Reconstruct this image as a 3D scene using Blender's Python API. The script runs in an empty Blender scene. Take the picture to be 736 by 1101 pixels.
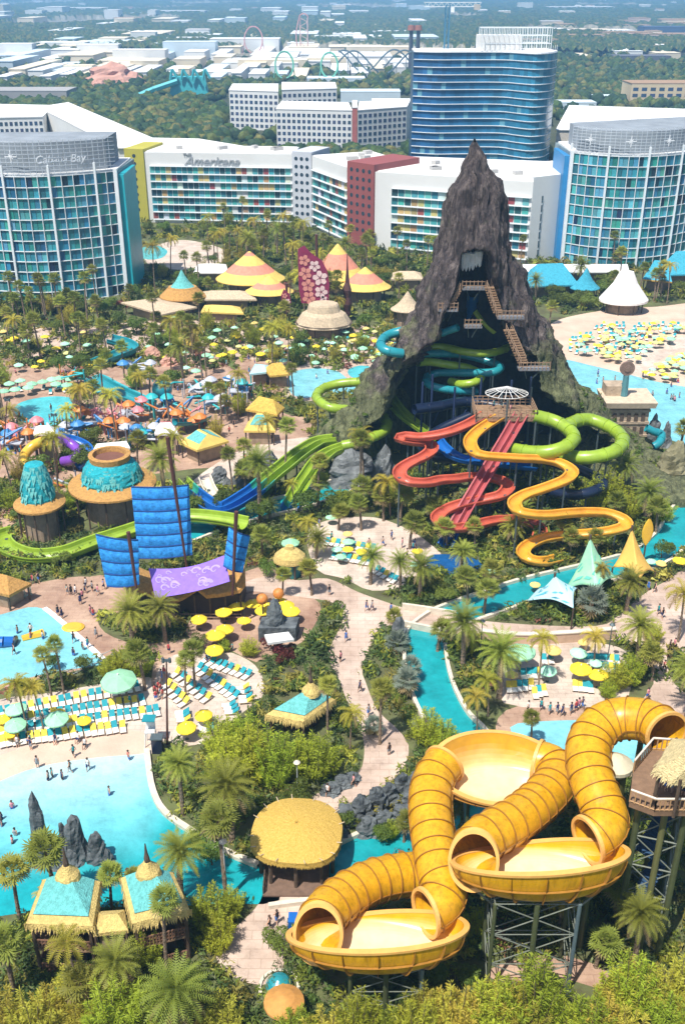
import bpy, math, random
import numpy as np
from math import sin, cos, pi, atan, tan, sqrt, radians as R
from mathutils import Vector, Matrix, noise
random.seed(11)
rng = np.random.default_rng(11)
SC = bpy.context.scene
COL = SC.collection

# ------------------------------------------------------------------ camera geometry (metres, camera 85 m up, looking along +Y)
FOC, CX, CY, H = 1100.0, 368.0, 550.5, 85.0
TH = atan(565.5 / FOC)
ST, CT = sin(TH), cos(TH)

def ray(px, py):
    u, v = (px - CX) / FOC, (CY - py) / FOC
    return Vector((u, CT + v * ST, -ST + v * CT))

def G(px, py, z=0.0):
    d = ray(px, py)
    t = (z - H) / d.z
    return Vector((d.x * t, d.y * t, z))

def AT(px, py, Y):
    d = ray(px, py)
    t = Y / d.y
    return Vector((d.x * t, Y, H + d.z * t))

def proj(p):
    x, y, z = p[0], p[1], p[2] - H
    a = y * CT - z * ST
    b = y * ST + z * CT
    if a < 0.1:
        return (-999, 9999)
    return (CX + FOC * x / a, CY - FOC * b / a)

def ppm(p):
    """pixels per metre at a world point"""
    return FOC / max(0.1, p[1] * CT - (p[2] - H) * ST)

def hgt(base, py):
    """height of the point above BASE that shows at picture row py"""
    return AT(CX, py, base[1]).z

# ------------------------------------------------------------------ materials
MATS = {}
def mat(name, col, rough=0.6, var=0.15, scale=0.6, bump=0.0, metal=0.0, spec=0.4, obrand=0.0, col2=None, bscale=None, detail=6.0, coat=0.0, joints=0.0):
    if name in MATS:
        return MATS[name]
    m = bpy.data.materials.new(name)
    m.use_nodes = True
    nt = m.node_tree
    N, L = nt.nodes, nt.links
    b = N['Principled BSDF']
    b.inputs['Roughness'].default_value = rough
    b.inputs['Metallic'].default_value = metal
    b.inputs['Specular IOR Level'].default_value = spec
    b.inputs['Coat Weight'].default_value = coat
    tc = N.new('ShaderNodeTexCoord')
    nz = N.new('ShaderNodeTexNoise')
    nz.inputs['Scale'].default_value = scale
    nz.inputs['Detail'].default_value = detail
    nz.inputs['Roughness'].default_value = 0.65
    L.new(tc.outputs['Object'], nz.inputs['Vector'])
    mr = N.new('ShaderNodeMapRange')
    mr.inputs['From Min'].default_value = 0.3
    mr.inputs['From Max'].default_value = 0.7
    L.new(nz.outputs['Fac'], mr.inputs['Value'])
    mx = N.new('ShaderNodeMix'); mx.data_type = 'RGBA'
    c = Vector(col[:3])
    lo = tuple(max(0.0, x * (1 - var)) for x in c) + (1,)
    hi = tuple(min(1.0, x * (1 + var)) for x in (Vector(col2[:3]) if col2 else c)) + (1,)
    mx.inputs[6].default_value = lo
    mx.inputs[7].default_value = hi
    L.new(mr.outputs['Result'], mx.inputs[0])
    out = mx.outputs[2]
    if obrand:
        oi = N.new('ShaderNodeObjectInfo')
        hs = N.new('ShaderNodeHueSaturation')
        m2 = N.new('ShaderNodeMapRange')
        m2.inputs['To Min'].default_value = 1 - obrand
        m2.inputs['To Max'].default_value = 1 + obrand
        L.new(oi.outputs['Random'], m2.inputs['Value'])
        L.new(m2.outputs['Result'], hs.inputs['Value'])
        L.new(out, hs.inputs['Color'])
        out = hs.outputs['Color']
    if joints:
        bt = N.new('ShaderNodeTexBrick'); bt.inputs['Scale'].default_value = joints; bt.inputs['Mortar Size'].default_value = .012
        bt.inputs['Color1'].default_value = (1, 1, 1, 1); bt.inputs['Color2'].default_value = (.95, .95, .95, 1); bt.inputs['Mortar'].default_value = (.80, .78, .76, 1)
        L.new(tc.outputs['Object'], bt.inputs['Vector'])
        ns = N.new('ShaderNodeTexNoise'); ns.inputs['Scale'].default_value = .35; ns.inputs['Detail'].default_value = 8; ns.inputs['Roughness'].default_value = .75; L.new(tc.outputs['Object'], ns.inputs['Vector'])
        ms_ = N.new('ShaderNodeMapRange'); ms_.inputs['From Min'].default_value = .32; ms_.inputs['From Max'].default_value = .5; ms_.inputs['To Min'].default_value = .72; L.new(ns.outputs['Fac'], ms_.inputs['Value'])
        x1 = N.new('ShaderNodeMix'); x1.data_type = 'RGBA'; x1.blend_type = 'MULTIPLY'; x1.inputs[0].default_value = 1; L.new(out, x1.inputs[6]); L.new(bt.outputs['Color'], x1.inputs[7])
        x2 = N.new('ShaderNodeMix'); x2.data_type = 'RGBA'; x2.blend_type = 'MULTIPLY'; x2.inputs[0].default_value = 1; L.new(x1.outputs[2], x2.inputs[6]); L.new(ms_.outputs[0], x2.inputs[7]); out = x2.outputs[2]
    L.new(out, b.inputs['Base Color'])
    if bump:
        bp = N.new('ShaderNodeBump')
        bp.inputs['Strength'].default_value = min(1.0, bump)
        bp.inputs['Distance'].default_value = 0.3
        nb = N.new('ShaderNodeTexNoise')
        nb.inputs['Scale'].default_value = bscale or scale * 3
        nb.inputs['Detail'].default_value = 8
        L.new(tc.outputs['Object'], nb.inputs['Vector'])
        L.new(nb.outputs['Fac'], bp.inputs['Height'])
        L.new(bp.outputs['Normal'], b.inputs['Normal'])
    MATS[name] = m
    return m

def attr_mat(name, attr='tint', rough=0.6, spec=0.4, bump=0.0, bscale=1.0, var=0.1, scale=1.0, coat=0.0):
    """base colour from a stored colour attribute (colour set for each face), with slight mottling"""
    if name in MATS:
        return MATS[name]
    m = bpy.data.materials.new(name); m.use_nodes = True
    nt = m.node_tree; N, L = nt.nodes, nt.links
    b = N['Principled BSDF']
    b.inputs['Roughness'].default_value = rough
    b.inputs['Specular IOR Level'].default_value = spec
    b.inputs['Coat Weight'].default_value = coat
    a = N.new('ShaderNodeAttribute'); a.attribute_name = attr
    tc = N.new('ShaderNodeTexCoord')
    nz = N.new('ShaderNodeTexNoise'); nz.inputs['Scale'].default_value = scale; nz.inputs['Detail'].default_value = 5
    L.new(tc.outputs['Object'], nz.inputs['Vector'])
    mr = N.new('ShaderNodeMapRange')
    mr.inputs['From Min'].default_value = 0.3; mr.inputs['From Max'].default_value = 0.7
    mr.inputs['To Min'].default_value = 1 - var; mr.inputs['To Max'].default_value = 1 + var
    L.new(nz.outputs['Fac'], mr.inputs['Value'])
    hs = N.new('ShaderNodeHueSaturation')
    L.new(mr.outputs['Result'], hs.inputs['Value'])
    L.new(a.outputs['Color'], hs.inputs['Color'])
    L.new(hs.outputs['Color'], b.inputs['Base Color'])
    if bump:
        bp = N.new('ShaderNodeBump'); bp.inputs['Strength'].default_value = bump; bp.inputs['Distance'].default_value = 0.2
        nb = N.new('ShaderNodeTexNoise'); nb.inputs['Scale'].default_value = bscale; nb.inputs['Detail'].default_value = 6
        L.new(tc.outputs['Object'], nb.inputs['Vector'])
        L.new(nb.outputs['Fac'], bp.inputs['Height']); L.new(bp.outputs['Normal'], b.inputs['Normal'])
    MATS[name] = m
    return m

def leaf_mat(name, col, obrand=0.25, attr=None, trans=0.38, huer=0.02):
    if name in MATS:
        return MATS[name]
    m = bpy.data.materials.new(name); m.use_nodes = True
    nt = m.node_tree; N, L = nt.nodes, nt.links
    b = N['Principled BSDF']
    b.inputs['Roughness'].default_value = 0.55
    b.inputs['Specular IOR Level'].default_value = 0.25
    if attr:
        a = N.new('ShaderNodeAttribute'); a.attribute_name = attr
        src = a.outputs['Color']
    else:
        a = N.new('ShaderNodeRGB'); a.outputs[0].default_value = (*col, 1)
        src = a.outputs[0]
    hs = N.new('ShaderNodeHueSaturation')
    L.new(src, hs.inputs['Color'])
    oi = N.new('ShaderNodeObjectInfo')
    m2 = N.new('ShaderNodeMapRange'); m2.inputs['To Min'].default_value = 1 - obrand; m2.inputs['To Max'].default_value = 1 + obrand
    L.new(oi.outputs['Random'], m2.inputs['Value']); L.new(m2.outputs['Result'], hs.inputs['Value'])
    m3 = N.new('ShaderNodeMapRange'); m3.inputs['To Min'].default_value = 0.5 - huer; m3.inputs['To Max'].default_value = 0.5 + huer
    ml = N.new('ShaderNodeMath'); ml.operation = 'FRACT'
    mm = N.new('ShaderNodeMath'); mm.operation = 'MULTIPLY'; mm.inputs[1].default_value = 7.31
    L.new(oi.outputs['Random'], mm.inputs[0]); L.new(mm.outputs[0], ml.inputs[0]); L.new(ml.outputs[0], m3.inputs['Value'])
    L.new(m3.outputs['Result'], hs.inputs['Hue'])
    L.new(hs.outputs['Color'], b.inputs['Base Color'])
    tr = N.new('ShaderNodeBsdfTranslucent')
    L.new(hs.outputs['Color'], tr.inputs['Color'])
    ms = N.new('ShaderNodeMixShader'); ms.inputs[0].default_value = trans
    L.new(b.outputs[0], ms.inputs[1]); L.new(tr.outputs[0], ms.inputs[2])
    L.new(ms.outputs[0], N['Material Output'].inputs['Surface'])
    MATS[name] = m
    return m

def water_mat(name, col, bumps=0.25, scale=0.8, rough=0.08, attr=None):
    if name in MATS:
        return MATS[name]
    m = bpy.data.materials.new(name); m.use_nodes = True
    nt = m.node_tree; N, L = nt.nodes, nt.links
    b = N['Principled BSDF']
    b.inputs['Roughness'].default_value = rough
    b.inputs['Specular IOR Level'].default_value = 0.5
    tc = N.new('ShaderNodeTexCoord')
    n1 = N.new('ShaderNodeTexNoise'); n1.inputs['Scale'].default_value = 0.3; n1.inputs['Detail'].default_value = 8; n1.inputs['Roughness'].default_value = .7
    L.new(tc.outputs['Object'], n1.inputs['Vector'])
    mr = N.new('ShaderNodeMapRange'); mr.inputs['From Min'].default_value = .3; mr.inputs['From Max'].default_value = .7
    mr.inputs['To Min'].default_value = .68; mr.inputs['To Max'].default_value = 1.14
    L.new(n1.outputs['Fac'], mr.inputs['Value'])
    hs = N.new('ShaderNodeHueSaturation'); L.new(mr.outputs['Result'], hs.inputs['Value'])
    if attr:
        a = N.new('ShaderNodeAttribute'); a.attribute_name = attr; L.new(a.outputs['Color'], hs.inputs['Color'])
    else:
        hs.inputs['Color'].default_value = (*col, 1)
    L.new(hs.outputs['Color'], b.inputs['Base Color'])
    n2 = N.new('ShaderNodeTexNoise'); n2.inputs['Scale'].default_value = scale; n2.inputs['Detail'].default_value = 4
    L.new(tc.outputs['Object'], n2.inputs['Vector'])
    bp = N.new('ShaderNodeBump'); bp.inputs['Strength'].default_value = bumps; bp.inputs['Distance'].default_value = 0.25
    L.new(n2.outputs['Fac'], bp.inputs['Height']); L.new(bp.outputs['Normal'], b.inputs['Normal'])
    MATS[name] = m
    return m

# ------------------------------------------------------------------ mesh building
class MB:
    def __init__(s):
        s.v, s.f, s.m = [], [], []
    def add(s, vs, fs, mi=0):
        o = len(s.v)
        s.v.extend(tuple(x) for x in vs)
        for f in fs:
            s.f.append(tuple(i + o for i in f)); s.m.append(mi)
    def box(s, c, d, rz=0.0, mi=0, top=1.0):
        cx, cy, cz = c; hx, hy, hz = d[0] / 2, d[1] / 2, d[2] / 2
        vs = []
        for z, k in ((-hz, 1.0), (hz, top)):
            for x, y in ((-hx, -hy), (hx, -hy), (hx, hy), (-hx, hy)):
                x *= k; y *= k
                vs.append((cx + x * cos(rz) - y * sin(rz), cy + x * sin(rz) + y * cos(rz), cz + z))
        s.add(vs, [(3, 2, 1, 0), (4, 5, 6, 7), (0, 1, 5, 4), (1, 2, 6, 5), (2, 3, 7, 6), (3, 0, 4, 7)], mi)
    def cyl(s, p0, p1, r0, r1=None, n=8, mi=0, cap=True):
        r1 = r0 if r1 is None else r1
        p0, p1 = Vector(p0), Vector(p1)
        d = (p1 - p0)
        if d.length < 1e-6: return
        d.normalize()
        a = d.orthogonal().normalized(); b = d.cross(a)
        vs = []
        for p, r in ((p0, r0), (p1, r1)):
            for i in range(n):
                t = 2 * pi * i / n
                vs.append(p + a * (r * cos(t)) + b * (r * sin(t)))
        fs = [(i, (i + 1) % n, n + (i + 1) % n, n + i) for i in range(n)]
        if cap:
            fs += [tuple(reversed(range(n))), tuple(range(n, 2 * n))]
        s.add(vs, fs, mi)
    def lathe(s, prof, n=24, c=(0, 0, 0), mi=0, mif=None, sx=1.0, sy=1.0, jit=0.0, wob=None):
        vs, fs = [], []
        for j, (r, z) in enumerate(prof):
            for i in range(n):
                t = 2 * pi * i / n
                k = 1 + (random.uniform(-jit, jit) if jit else 0)
                if wob: k *= wob(t, j)
                vs.append((c[0] + r * k * cos(t) * sx, c[1] + r * k * sin(t) * sy, c[2] + z))
        o = len(s.v); s.v.extend(vs)
        for j in range(len(prof) - 1):
            for i in range(n):
                s.f.append((o + j * n + i, o + j * n + (i + 1) % n, o + (j + 1) * n + (i + 1) % n, o + (j + 1) * n + i))
                s.m.append(mif(j, i) if mif else mi)
    def prism(s, poly, z0, z1, mi=0, mit=None, bottom=False):
        n = len(poly)
        ar = sum(poly[i][0] * poly[(i + 1) % n][1] - poly[(i + 1) % n][0] * poly[i][1] for i in range(n))
        if ar < 0: poly = list(reversed(poly))
        vs = [(p[0], p[1], z0) for p in poly] + [(p[0], p[1], z1) for p in poly]
        o = len(s.v); s.v.extend(vs)
        for i in range(n):
            s.f.append((o + i, o + (i + 1) % n, o + n + (i + 1) % n, o + n + i)); s.m.append(mi)
        s.f.append(tuple(o + n + i for i in range(n))); s.m.append(mi if mit is None else mit)
        if bottom:
            s.f.append(tuple(o + i for i in reversed(range(n)))); s.m.append(mi)
    def pipe(s, pts, r, n=6, mi=0, cap=True):
        for a, b in zip(pts[:-1], pts[1:]):
            s.cyl(a, b, r, r, n, mi, cap)
    def loft(s, rings, closed=True, mi=0, mif=None):
        n = len(rings[0]); o = len(s.v)
        for r in rings: s.v.extend(tuple(p) for p in r)
        for j in range(len(rings) - 1):
            for i in range(n if closed else n - 1):
                s.f.append((o + j * n + i, o + j * n + (i + 1) % n, o + (j + 1) * n + (i + 1) % n, o + (j + 1) * n + i))
                s.m.append(mif(j, i) if mif else mi)
    def grid(s, fn, nu, nv, mi=0, mif=None):
        s.loft([[fn(i / nu, j / nv) for i in range(nu + 1)] for j in range(nv + 1)], closed=False, mi=mi, mif=mif)
    def sheet(s, fn, nu, nv, t=0.06, mi=0, mif=None):
        """two-sided sheet with real thickness T (offset along the mean normal)"""
        P = [[Vector(fn(i / nu, j / nv)) for i in range(nu + 1)] for j in range(nv + 1)]
        n = (P[0][nu] - P[0][0]).cross(P[nv][0] - P[0][0])
        if n.length < 1e-6:
            n = (P[nv][nu] - P[0][0]).cross(P[nv][0] - P[0][0])
        n = n.normalized() * t
        s.loft(P, False, mi, mif)
        s.loft([[p - n for p in row] for row in P], False, mi, mif)
        for row in (P[0], P[-1], [r[0] for r in P], [r[-1] for r in P]):
            s.loft([row, [p - n for p in row]], False, mi)
    def build(s, name, mats, parent=None, smooth=False, loc=None):
        me = bpy.data.meshes.new(name)
        me.from_pydata(s.v, [], s.f)
        if not isinstance(mats, (list, tuple)): mats = [mats]
        for m in mats: me.materials.append(m)
        if len(mats) > 1:
            me.polygons.foreach_set('material_index', s.m)
        if smooth:
            me.polygons.foreach_set('use_smooth', [True] * len(me.polygons))
        me.update()
        return link(name, me, parent, loc)

def link(name, me, parent=None, loc=None):
    o = bpy.data.objects.new(name, me)
    COL.objects.link(o)
    if parent is not None: o.parent = parent
    if loc is not None: o.location = loc
    return o

def np_mesh(name, V, Q, mats, tint=None, parent=None, smooth=False, midx=None):
    """V (n,3); Q (m,k) faces; tint (m,3) per-face colour stored on corners"""
    me = bpy.data.meshes.new(name)
    k = Q.shape[1]
    me.vertices.add(len(V)); me.vertices.foreach_set('co', np.asarray(V, np.float32).ravel())
    me.loops.add(Q.size); me.loops.foreach_set('vertex_index', Q.astype(np.int32).ravel())
    me.polygons.add(len(Q))
    me.polygons.foreach_set('loop_start', np.arange(0, Q.size, k, dtype=np.int32))
    me.polygons.foreach_set('loop_total', np.full(len(Q), k, np.int32))
    if smooth: me.polygons.foreach_set('use_smooth', np.ones(len(Q), bool))
    if not isinstance(mats, (list, tuple)): mats = [mats]
    for m in mats: me.materials.append(m)
    if midx is not None: me.polygons.foreach_set('material_index', np.asarray(midx, np.int32))
    me.update(calc_edges=True)
    if tint is not None:
        a = me.color_attributes.new('tint', 'FLOAT_COLOR', 'CORNER')
        c = np.ones((len(Q), k, 4), np.float32); c[:, :, :3] = np.asarray(tint)[:, None, :]
        a.data.foreach_set('color', c.ravel())
    return link(name, me, parent)

def face_tint(o, cols):
    me = o.data
    a = me.color_attributes.new('tint', 'FLOAT_COLOR', 'CORNER')
    c = np.ones((len(me.loops), 4), np.float32)
    lt = np.zeros(len(me.polygons), np.int32); me.polygons.foreach_get('loop_total', lt)
    c[:, :3] = np.repeat(np.asarray(cols, np.float32), lt, axis=0)
    a.data.foreach_set('color', c.ravel())

def tag(o, label=None, cat=None, group=None, kind=None):
    if label: o['label'] = label
    if cat: o['category'] = cat
    if group: o['group'] = group
    if kind: o['kind'] = kind
    return o

def thing(name, label, cat, loc=(0, 0, 0), rz=0.0, group=None):
    o = bpy.data.objects.new(name, None)
    o.empty_display_size = 0.2
    COL.objects.link(o)
    o.location = loc; o.rotation_euler = (0, 0, rz)
    return tag(o, label, cat, group)

KIDS = {}
def kids_of(o):
    return [c for c in bpy.data.objects if c.parent == o]

def copy_tree(o, parent=None, kids=None):
    c = o.copy(); COL.objects.link(c); c.parent = parent
    for k in (kids if kids is not None else kids_cached(o)):
        copy_tree(k, c)
    return c

def kids_cached(o):
    if o.name not in KIDS:
        KIDS[o.name] = kids_of(o)
    return KIDS[o.name]

def structure(o, label=None, cat=None):
    o['kind'] = 'structure'
    if label: o['label'] = label
    if cat: o['category'] = cat
    return o

# labels worked out at the end from look + nearest landmark (+ order along the row)
AUTO = []
def auto(o, klass, look, plural, group=None, where=None, cat=None):
    AUTO.append((o, klass, look, plural, where))
    if group: o['group'] = group
    if cat: o['category'] = cat
    return o

def catmull(P, step=0.6, closed=False):
    P = [Vector(p) for p in P]
    Q = [P[0] * 2 - P[1]] + P + [P[-1] * 2 - P[-2]]
    if closed: Q = [P[-1]] + P + [P[0], P[1]]
    out = []
    for i in range(1, len(Q) - 2):
        a, b, c, d = Q[i - 1:i + 3]
        n = max(2, int((c - b).length / step))
        for k in range(n):
            t = k / n
            out.append(0.5 * ((2 * b) + (c - a) * t + (2 * a - 5 * b + 4 * c - d) * t * t + (3 * b - a - 3 * c + d) * t ** 3))
    if not closed: out.append(Q[-2])
    return out

def frames(pts):
    """tangent, side (horizontal), up for each point of a path"""
    out = []
    n = len(pts)
    for i, p in enumerate(pts):
        t = (pts[min(i + 1, n - 1)] - pts[max(i - 1, 0)])
        if t.length < 1e-6: t = Vector((0, 1, 0))
        t.normalize()
        sdir = t.cross(Vector((0, 0, 1)))
        if sdir.length < 1e-4: sdir = Vector((1, 0, 0))
        sdir.normalize()
        out.append((t, sdir, sdir.cross(t)))
    return out

def px_poly(pts, z=0.0, smooth=True, step=1.5):
    P = [G(x, y, z) for x, y in pts]
    return catmull(P, step, closed=True) if smooth else P

EXCL = []      # picture polygons kept clear of undergrowth
def inpoly(px, py, poly):
    x, y = np.asarray(px), np.asarray(py)
    ins = np.zeros(x.shape, bool)
    n = len(poly)
    for i in range(n):
        x0, y0 = poly[i]; x1, y1 = poly[(i + 1) % n]
        c = ((y0 > y) != (y1 > y))
        with np.errstate(divide='ignore', invalid='ignore'):
            xi = (x1 - x0) * (y - y0) / ((y1 - y0) if y1 != y0 else 1e-9) + x0
        ins ^= c & (x < xi)
    return ins

def flat(name, pts, z, m, smooth=True, excl=True, label=None, step=1.5, kind='structure', margin=None, cat=None):
    P = px_poly(pts, z, smooth, step)
    b = MB()
    b.v = [tuple(p) for p in P]
    b.f = [tuple(range(len(P)))]; b.m = [0]
    ar = sum(P[i].x * P[(i + 1) % len(P)].y - P[(i + 1) % len(P)].x * P[i].y for i in range(len(P)))
    if ar < 0: b.f = [tuple(reversed(range(len(P))))]
    o = b.build(name, m)
    if excl: EXCL.append([proj(p) for p in P])
    structure(o, label, cat)
    return o

def curb(pts, w=0.45, h=0.35, m=None, name='pool_curb', label=None, cat=None, smooth=True, closed=True):
    """a low rim along the outline of a pool or bed, standing on the ground"""
    P = [G(x, y, 0) for x, y in pts]
    P = catmull(P, 1.2, closed) if smooth else P
    n = len(P); b = MB(); rings = []
    for i in range(n):
        t = P[(i + 1) % n] - P[i - 1] if closed else P[min(i + 1, n - 1)] - P[max(i - 1, 0)]
        t.z = 0
        if t.length < 1e-6: continue
        t.normalize(); sd = Vector((t.y, -t.x, 0)) * (w / 2)
        p = P[i]
        rings.append([p - sd + Vector((0, 0, -.05)), p - sd + Vector((0, 0, h)), p + sd + Vector((0, 0, h)), p + sd + Vector((0, 0, -.05))])
    if closed: rings.append(rings[0])
    b.loft(rings, closed=False)
    return tag(b.build(name, m), label, cat)
# ------------------------------------------------------------------ world, sun, camera, haze
w = bpy.data.worlds.new("World"); SC.world = w; w.use_nodes = True
nt = w.node_tree
bg = nt.nodes['Background']
sky = nt.nodes.new('ShaderNodeTexSky'); sky.sky_type = 'NISHITA'; sky.sun_disc = False
SUN_EL, SUN_AZ = R(63), R(-143)          # azimuth measured from +Y towards +X
sky.sun_elevation = SUN_EL; sky.sun_rotation = SUN_AZ
sky.air_density = 1.0; sky.dust_density = 1.2
nt.links.new(sky.outputs[0], bg.inputs[0]); bg.inputs[1].default_value = 0.105
sl = bpy.data.lights.new('sun', 'SUN'); sl.energy = 4.7; sl.angle = R(0.6); sl.color = (1.0, 0.955, 0.88)
so = bpy.data.objects.new('sun', sl); COL.objects.link(so)
sd = Vector((sin(SUN_AZ) * cos(SUN_EL), cos(SUN_AZ) * cos(SUN_EL), sin(SUN_EL)))
so.rotation_euler = sd.to_track_quat('Z', 'Y').to_euler(); so.location = (0, -50, 200)

cam = bpy.data.cameras.new('camera'); co = bpy.data.objects.new('camera', cam); COL.objects.link(co)
cam.sensor_fit = 'VERTICAL'; cam.sensor_height = 24; cam.lens = 24 * FOC / 1101
co.location = (0, 0, H); co.rotation_euler = (pi / 2 - TH, 0, 0)
cam.clip_start = 1.0; cam.clip_end = 40000
SC.camera = co
SC.view_settings.view_transform = 'Standard'; SC.view_settings.look = 'None'
SC.view_settings.exposure = 0.52; SC.view_settings.gamma = 1.0; SC.view_settings.use_curve_mapping = False
cy = SC.cycles
cy.use_denoising = True
try: cy.denoiser = 'OPENIMAGEDENOISE'
except Exception: pass
cy.max_bounces = 6; cy.diffuse_bounces = 3; cy.glossy_bounces = 3; cy.transmission_bounces = 3; cy.transparent_max_bounces = 6; cy.volume_bounces = 1
cy.caustics_reflective = False; cy.caustics_refractive = False
cy.use_adaptive_sampling = True; cy.adaptive_threshold = 0.02

hz = MB(); hz.box((0, 6400, 53), (18000, 14000, 108))
hm = bpy.data.materials.new('haze'); hm.use_nodes = True
hm.node_tree.nodes.remove(hm.node_tree.nodes['Principled BSDF'])
pv = hm.node_tree.nodes.new('ShaderNodeVolumePrincipled')
pv.inputs['Color'].default_value = (0.30, 0.62, 1.0, 1); pv.inputs['Density'].default_value = HAZE_D = 2.2e-4
pv.inputs['Anisotropy'].default_value = 0.2
hm.node_tree.links.new(pv.outputs[0], hm.node_tree.nodes['Material Output'].inputs['Volume'])
ho = hz.build('haze', hm)
tag(ho, 'pale blue haze over the whole park and far forest', 'haze', kind='stuff')

# ------------------------------------------------------------------ ground sheets
M_soil = mat('soil', (.10, .085, .045), .9, .35, .25, col2=(.10, .12, .04), bump=.4, bscale=1.5)
b = MB(); b.add([(-8800, -400, -.3), (8800, -400, -.3), (8800, 13000, -.3), (-8800, 13000, -.3)], [(0, 1, 2, 3)])
structure(b.build('ground', mat('forest_floor', (.035, .05, .02), .95, .3, .02, col2=(.06, .065, .035))), 'dark green land reaching to the horizon', 'land')
b = MB(); b.add([(-170, 30, 0), (170, 30, 0), (290, 470, 0), (-290, 470, 0)], [(0, 1, 2, 3)])
structure(b.build('park_soil', M_soil), 'dark planted soil between the paths of the park', 'soil')

M_pave = mat('paving', (.45, .32, .245), .85, .18, .12, col2=(.56, .44, .36), bump=.15, bscale=6, joints=.22)
M_pave_light = mat('paving_light', (.50, .39, .31), .85, .15, .2, col2=(.60, .50, .42), joints=.3, bump=.12, bscale=6)
M_pave_red = mat('paving_red', (.33, .185, .125), .85, .22, .15, col2=(.46, .32, .23), joints=.3, bump=.15, bscale=6)
M_sand = mat('sand', (.52, .375, .28), .95, .1, .15, col2=(.58, .44, .34), bump=.25, bscale=4)
M_curb = mat('curb_stone', (.62, .55, .44), .8, .15, .8, bump=.2)
M_river = water_mat('river_water', (.012, .30, .33), .35, 1.2)
M_pool = water_mat('pool_water', (.09, .50, .54), .6, 1.4)
M_pool_pale = water_mat('pool_water_pale', (.21, .54, .60), .6, 1.4)
M_slidepool = water_mat('runout_water', (.01, .09, .26), .9, 1.0)

Z1, Z2, Z3, Z4 = .012, .016, .020, .024
def path(name, pts, m, z=Z1, **k): return flat(name, pts, z, m, **k)
MAIN_PATH = [(255, 632), (284, 620), (321, 624), (352, 622), (386, 637), (417, 648), (436, 654), (490, 664), (560, 671), (640, 673), (664, 662),
     (690, 640), (715, 625), (760, 604), (790, 700), (736, 703), (724, 690), (716, 703), (724, 735), (760, 765), (690, 760), (702, 735), (696, 705), (680, 690), (650, 688),
     (600, 690), (545, 690), (500, 682), (434, 672), (407, 676), (399, 693), (389, 717), (393, 734), (406, 764), (423, 780), (439, 801), (432, 828), (405, 850), (366, 870),
     (350, 905), (344, 958), (322, 992), (307, 1027), (297, 1056), (262, 1056), (235, 1037), (234, 1017), (251, 999), (274, 977), (284, 957), (296, 905), (330, 860),
     (352, 849), (383, 832), (391, 815), (389, 788), (376, 762), (364, 730), (353, 703), (369, 664), (358, 648), (310, 640)]
path('main_path', MAIN_PATH, M_pave, Z3, label='pinkish tan main path winding from the plaza to the oval roofed bridge', cat='path')
path('bridge_ground', [(436, 654), (490, 664), (500, 684), (434, 673)], M_pave, Z4, label='tan paved deck crossing the lazy river', cat='path')
path('plaza', [(-30, 655), (-10, 640), (34, 628), (95, 620), (113, 640), (104, 660), (113, 680), (146, 692), (180, 690), (215, 686), (222, 700), (190, 706), (178, 716), (174, 740), (163, 738), (165, 716), (168, 702), (150, 700), (120, 702), (108, 714), (20, 735), (-30, 742)],
     M_pave_red, Z2, label='reddish paved plaza beside the kidney pool', cat='plaza')
path('lounger_terrace', [(-60, 775), (0, 752), (60, 744), (110, 735), (160, 728), (176, 740), (180, 770), (175, 800), (158, 812), (150, 790), (60, 800), (0, 822), (-60, 850)], M_pave_light, Z1, label='pale terrace of lounger rows above the sand', cat='terrace')
path('sun_terrace', [(166, 740), (175, 712), (200, 700), (225, 698), (250, 702), (274, 715), (284, 735), (280, 752), (262, 765), (240, 785), (215, 800), (190, 800), (172, 785)], M_pave_light, Z3, label='pale terrace with diagonal lounger rows', cat='terrace')
path('dining_terrace', [(200, 680), (215, 655), (250, 642), (290, 632), (330, 640), (345, 655), (325, 690), (300, 700), (275, 712), (250, 700), (222, 698)], M_pave_red, Z1, label='tan dining terrace under yellow umbrellas', cat='terrace')
path('stage_path', [(60, 640), (110, 618), (160, 640), (240, 640), (262, 615), (290, 610), (300, 625), (262, 640), (225, 655), (160, 665), (110, 655)], M_pave_red, Z1, label='tan walk in front of the blue sails', cat='path')
path('middle_plaza', [(330, 575), (350, 560), (400, 556), (440, 570), (466, 588), (475, 600), (455, 610), (440, 628), (400, 635), (370, 622), (340, 612)], M_pave_light, Z1, label='pale plaza with umbrellas near the volcano', cat='plaza')
path('pool_deck', [(535, 772), (560, 758), (620, 752), (690, 752), (740, 768), (745, 830), (600, 835), (560, 812), (536, 800)], M_pave_red, Z1, label='pinkish deck around the small pool', cat='deck')
path('sun_deck', [(540, 700), (560, 692), (612, 688), (665, 696), (680, 712), (676, 745), (660, 758), (560, 760), (535, 745)], M_pave_light, Z2, label='white sun deck with umbrellas', cat='deck')
path('family_plaza', [(-40, 395), (60, 385), (160, 388), (240, 382), (310, 400), (300, 440), (340, 452), (330, 470), (290, 478), (250, 500), (200, 505), (120, 520), (60, 560), (-40, 590)], M_pave_red, Z1, excl=False, label='pink play plaza among children slides', cat='plaza')
path('upper_walk', [(-60, 352), (60, 352), (150, 346), (215, 340), (300, 352), (420, 352), (430, 385), (380, 420), (300, 430), (240, 392), (120, 378), (-60, 390)], M_pave, Z1 - .006, excl=False, label='tan upper walk behind the family plaza', cat='path')
path('cove_walk', [(230, 500), (270, 480), (330, 470), (345, 476), (320, 488), (280, 505), (240, 520), (205, 522)], M_pave_light, Z3, label='pale walk above the lazy river', cat='path')
path('hotel_pool_deck', [(160, 268), (196, 258), (240, 268), (238, 282), (200, 290), (160, 284)], M_pave_light, Z1, label='pale pool deck in front of the colourful hotel', cat='deck')
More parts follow.
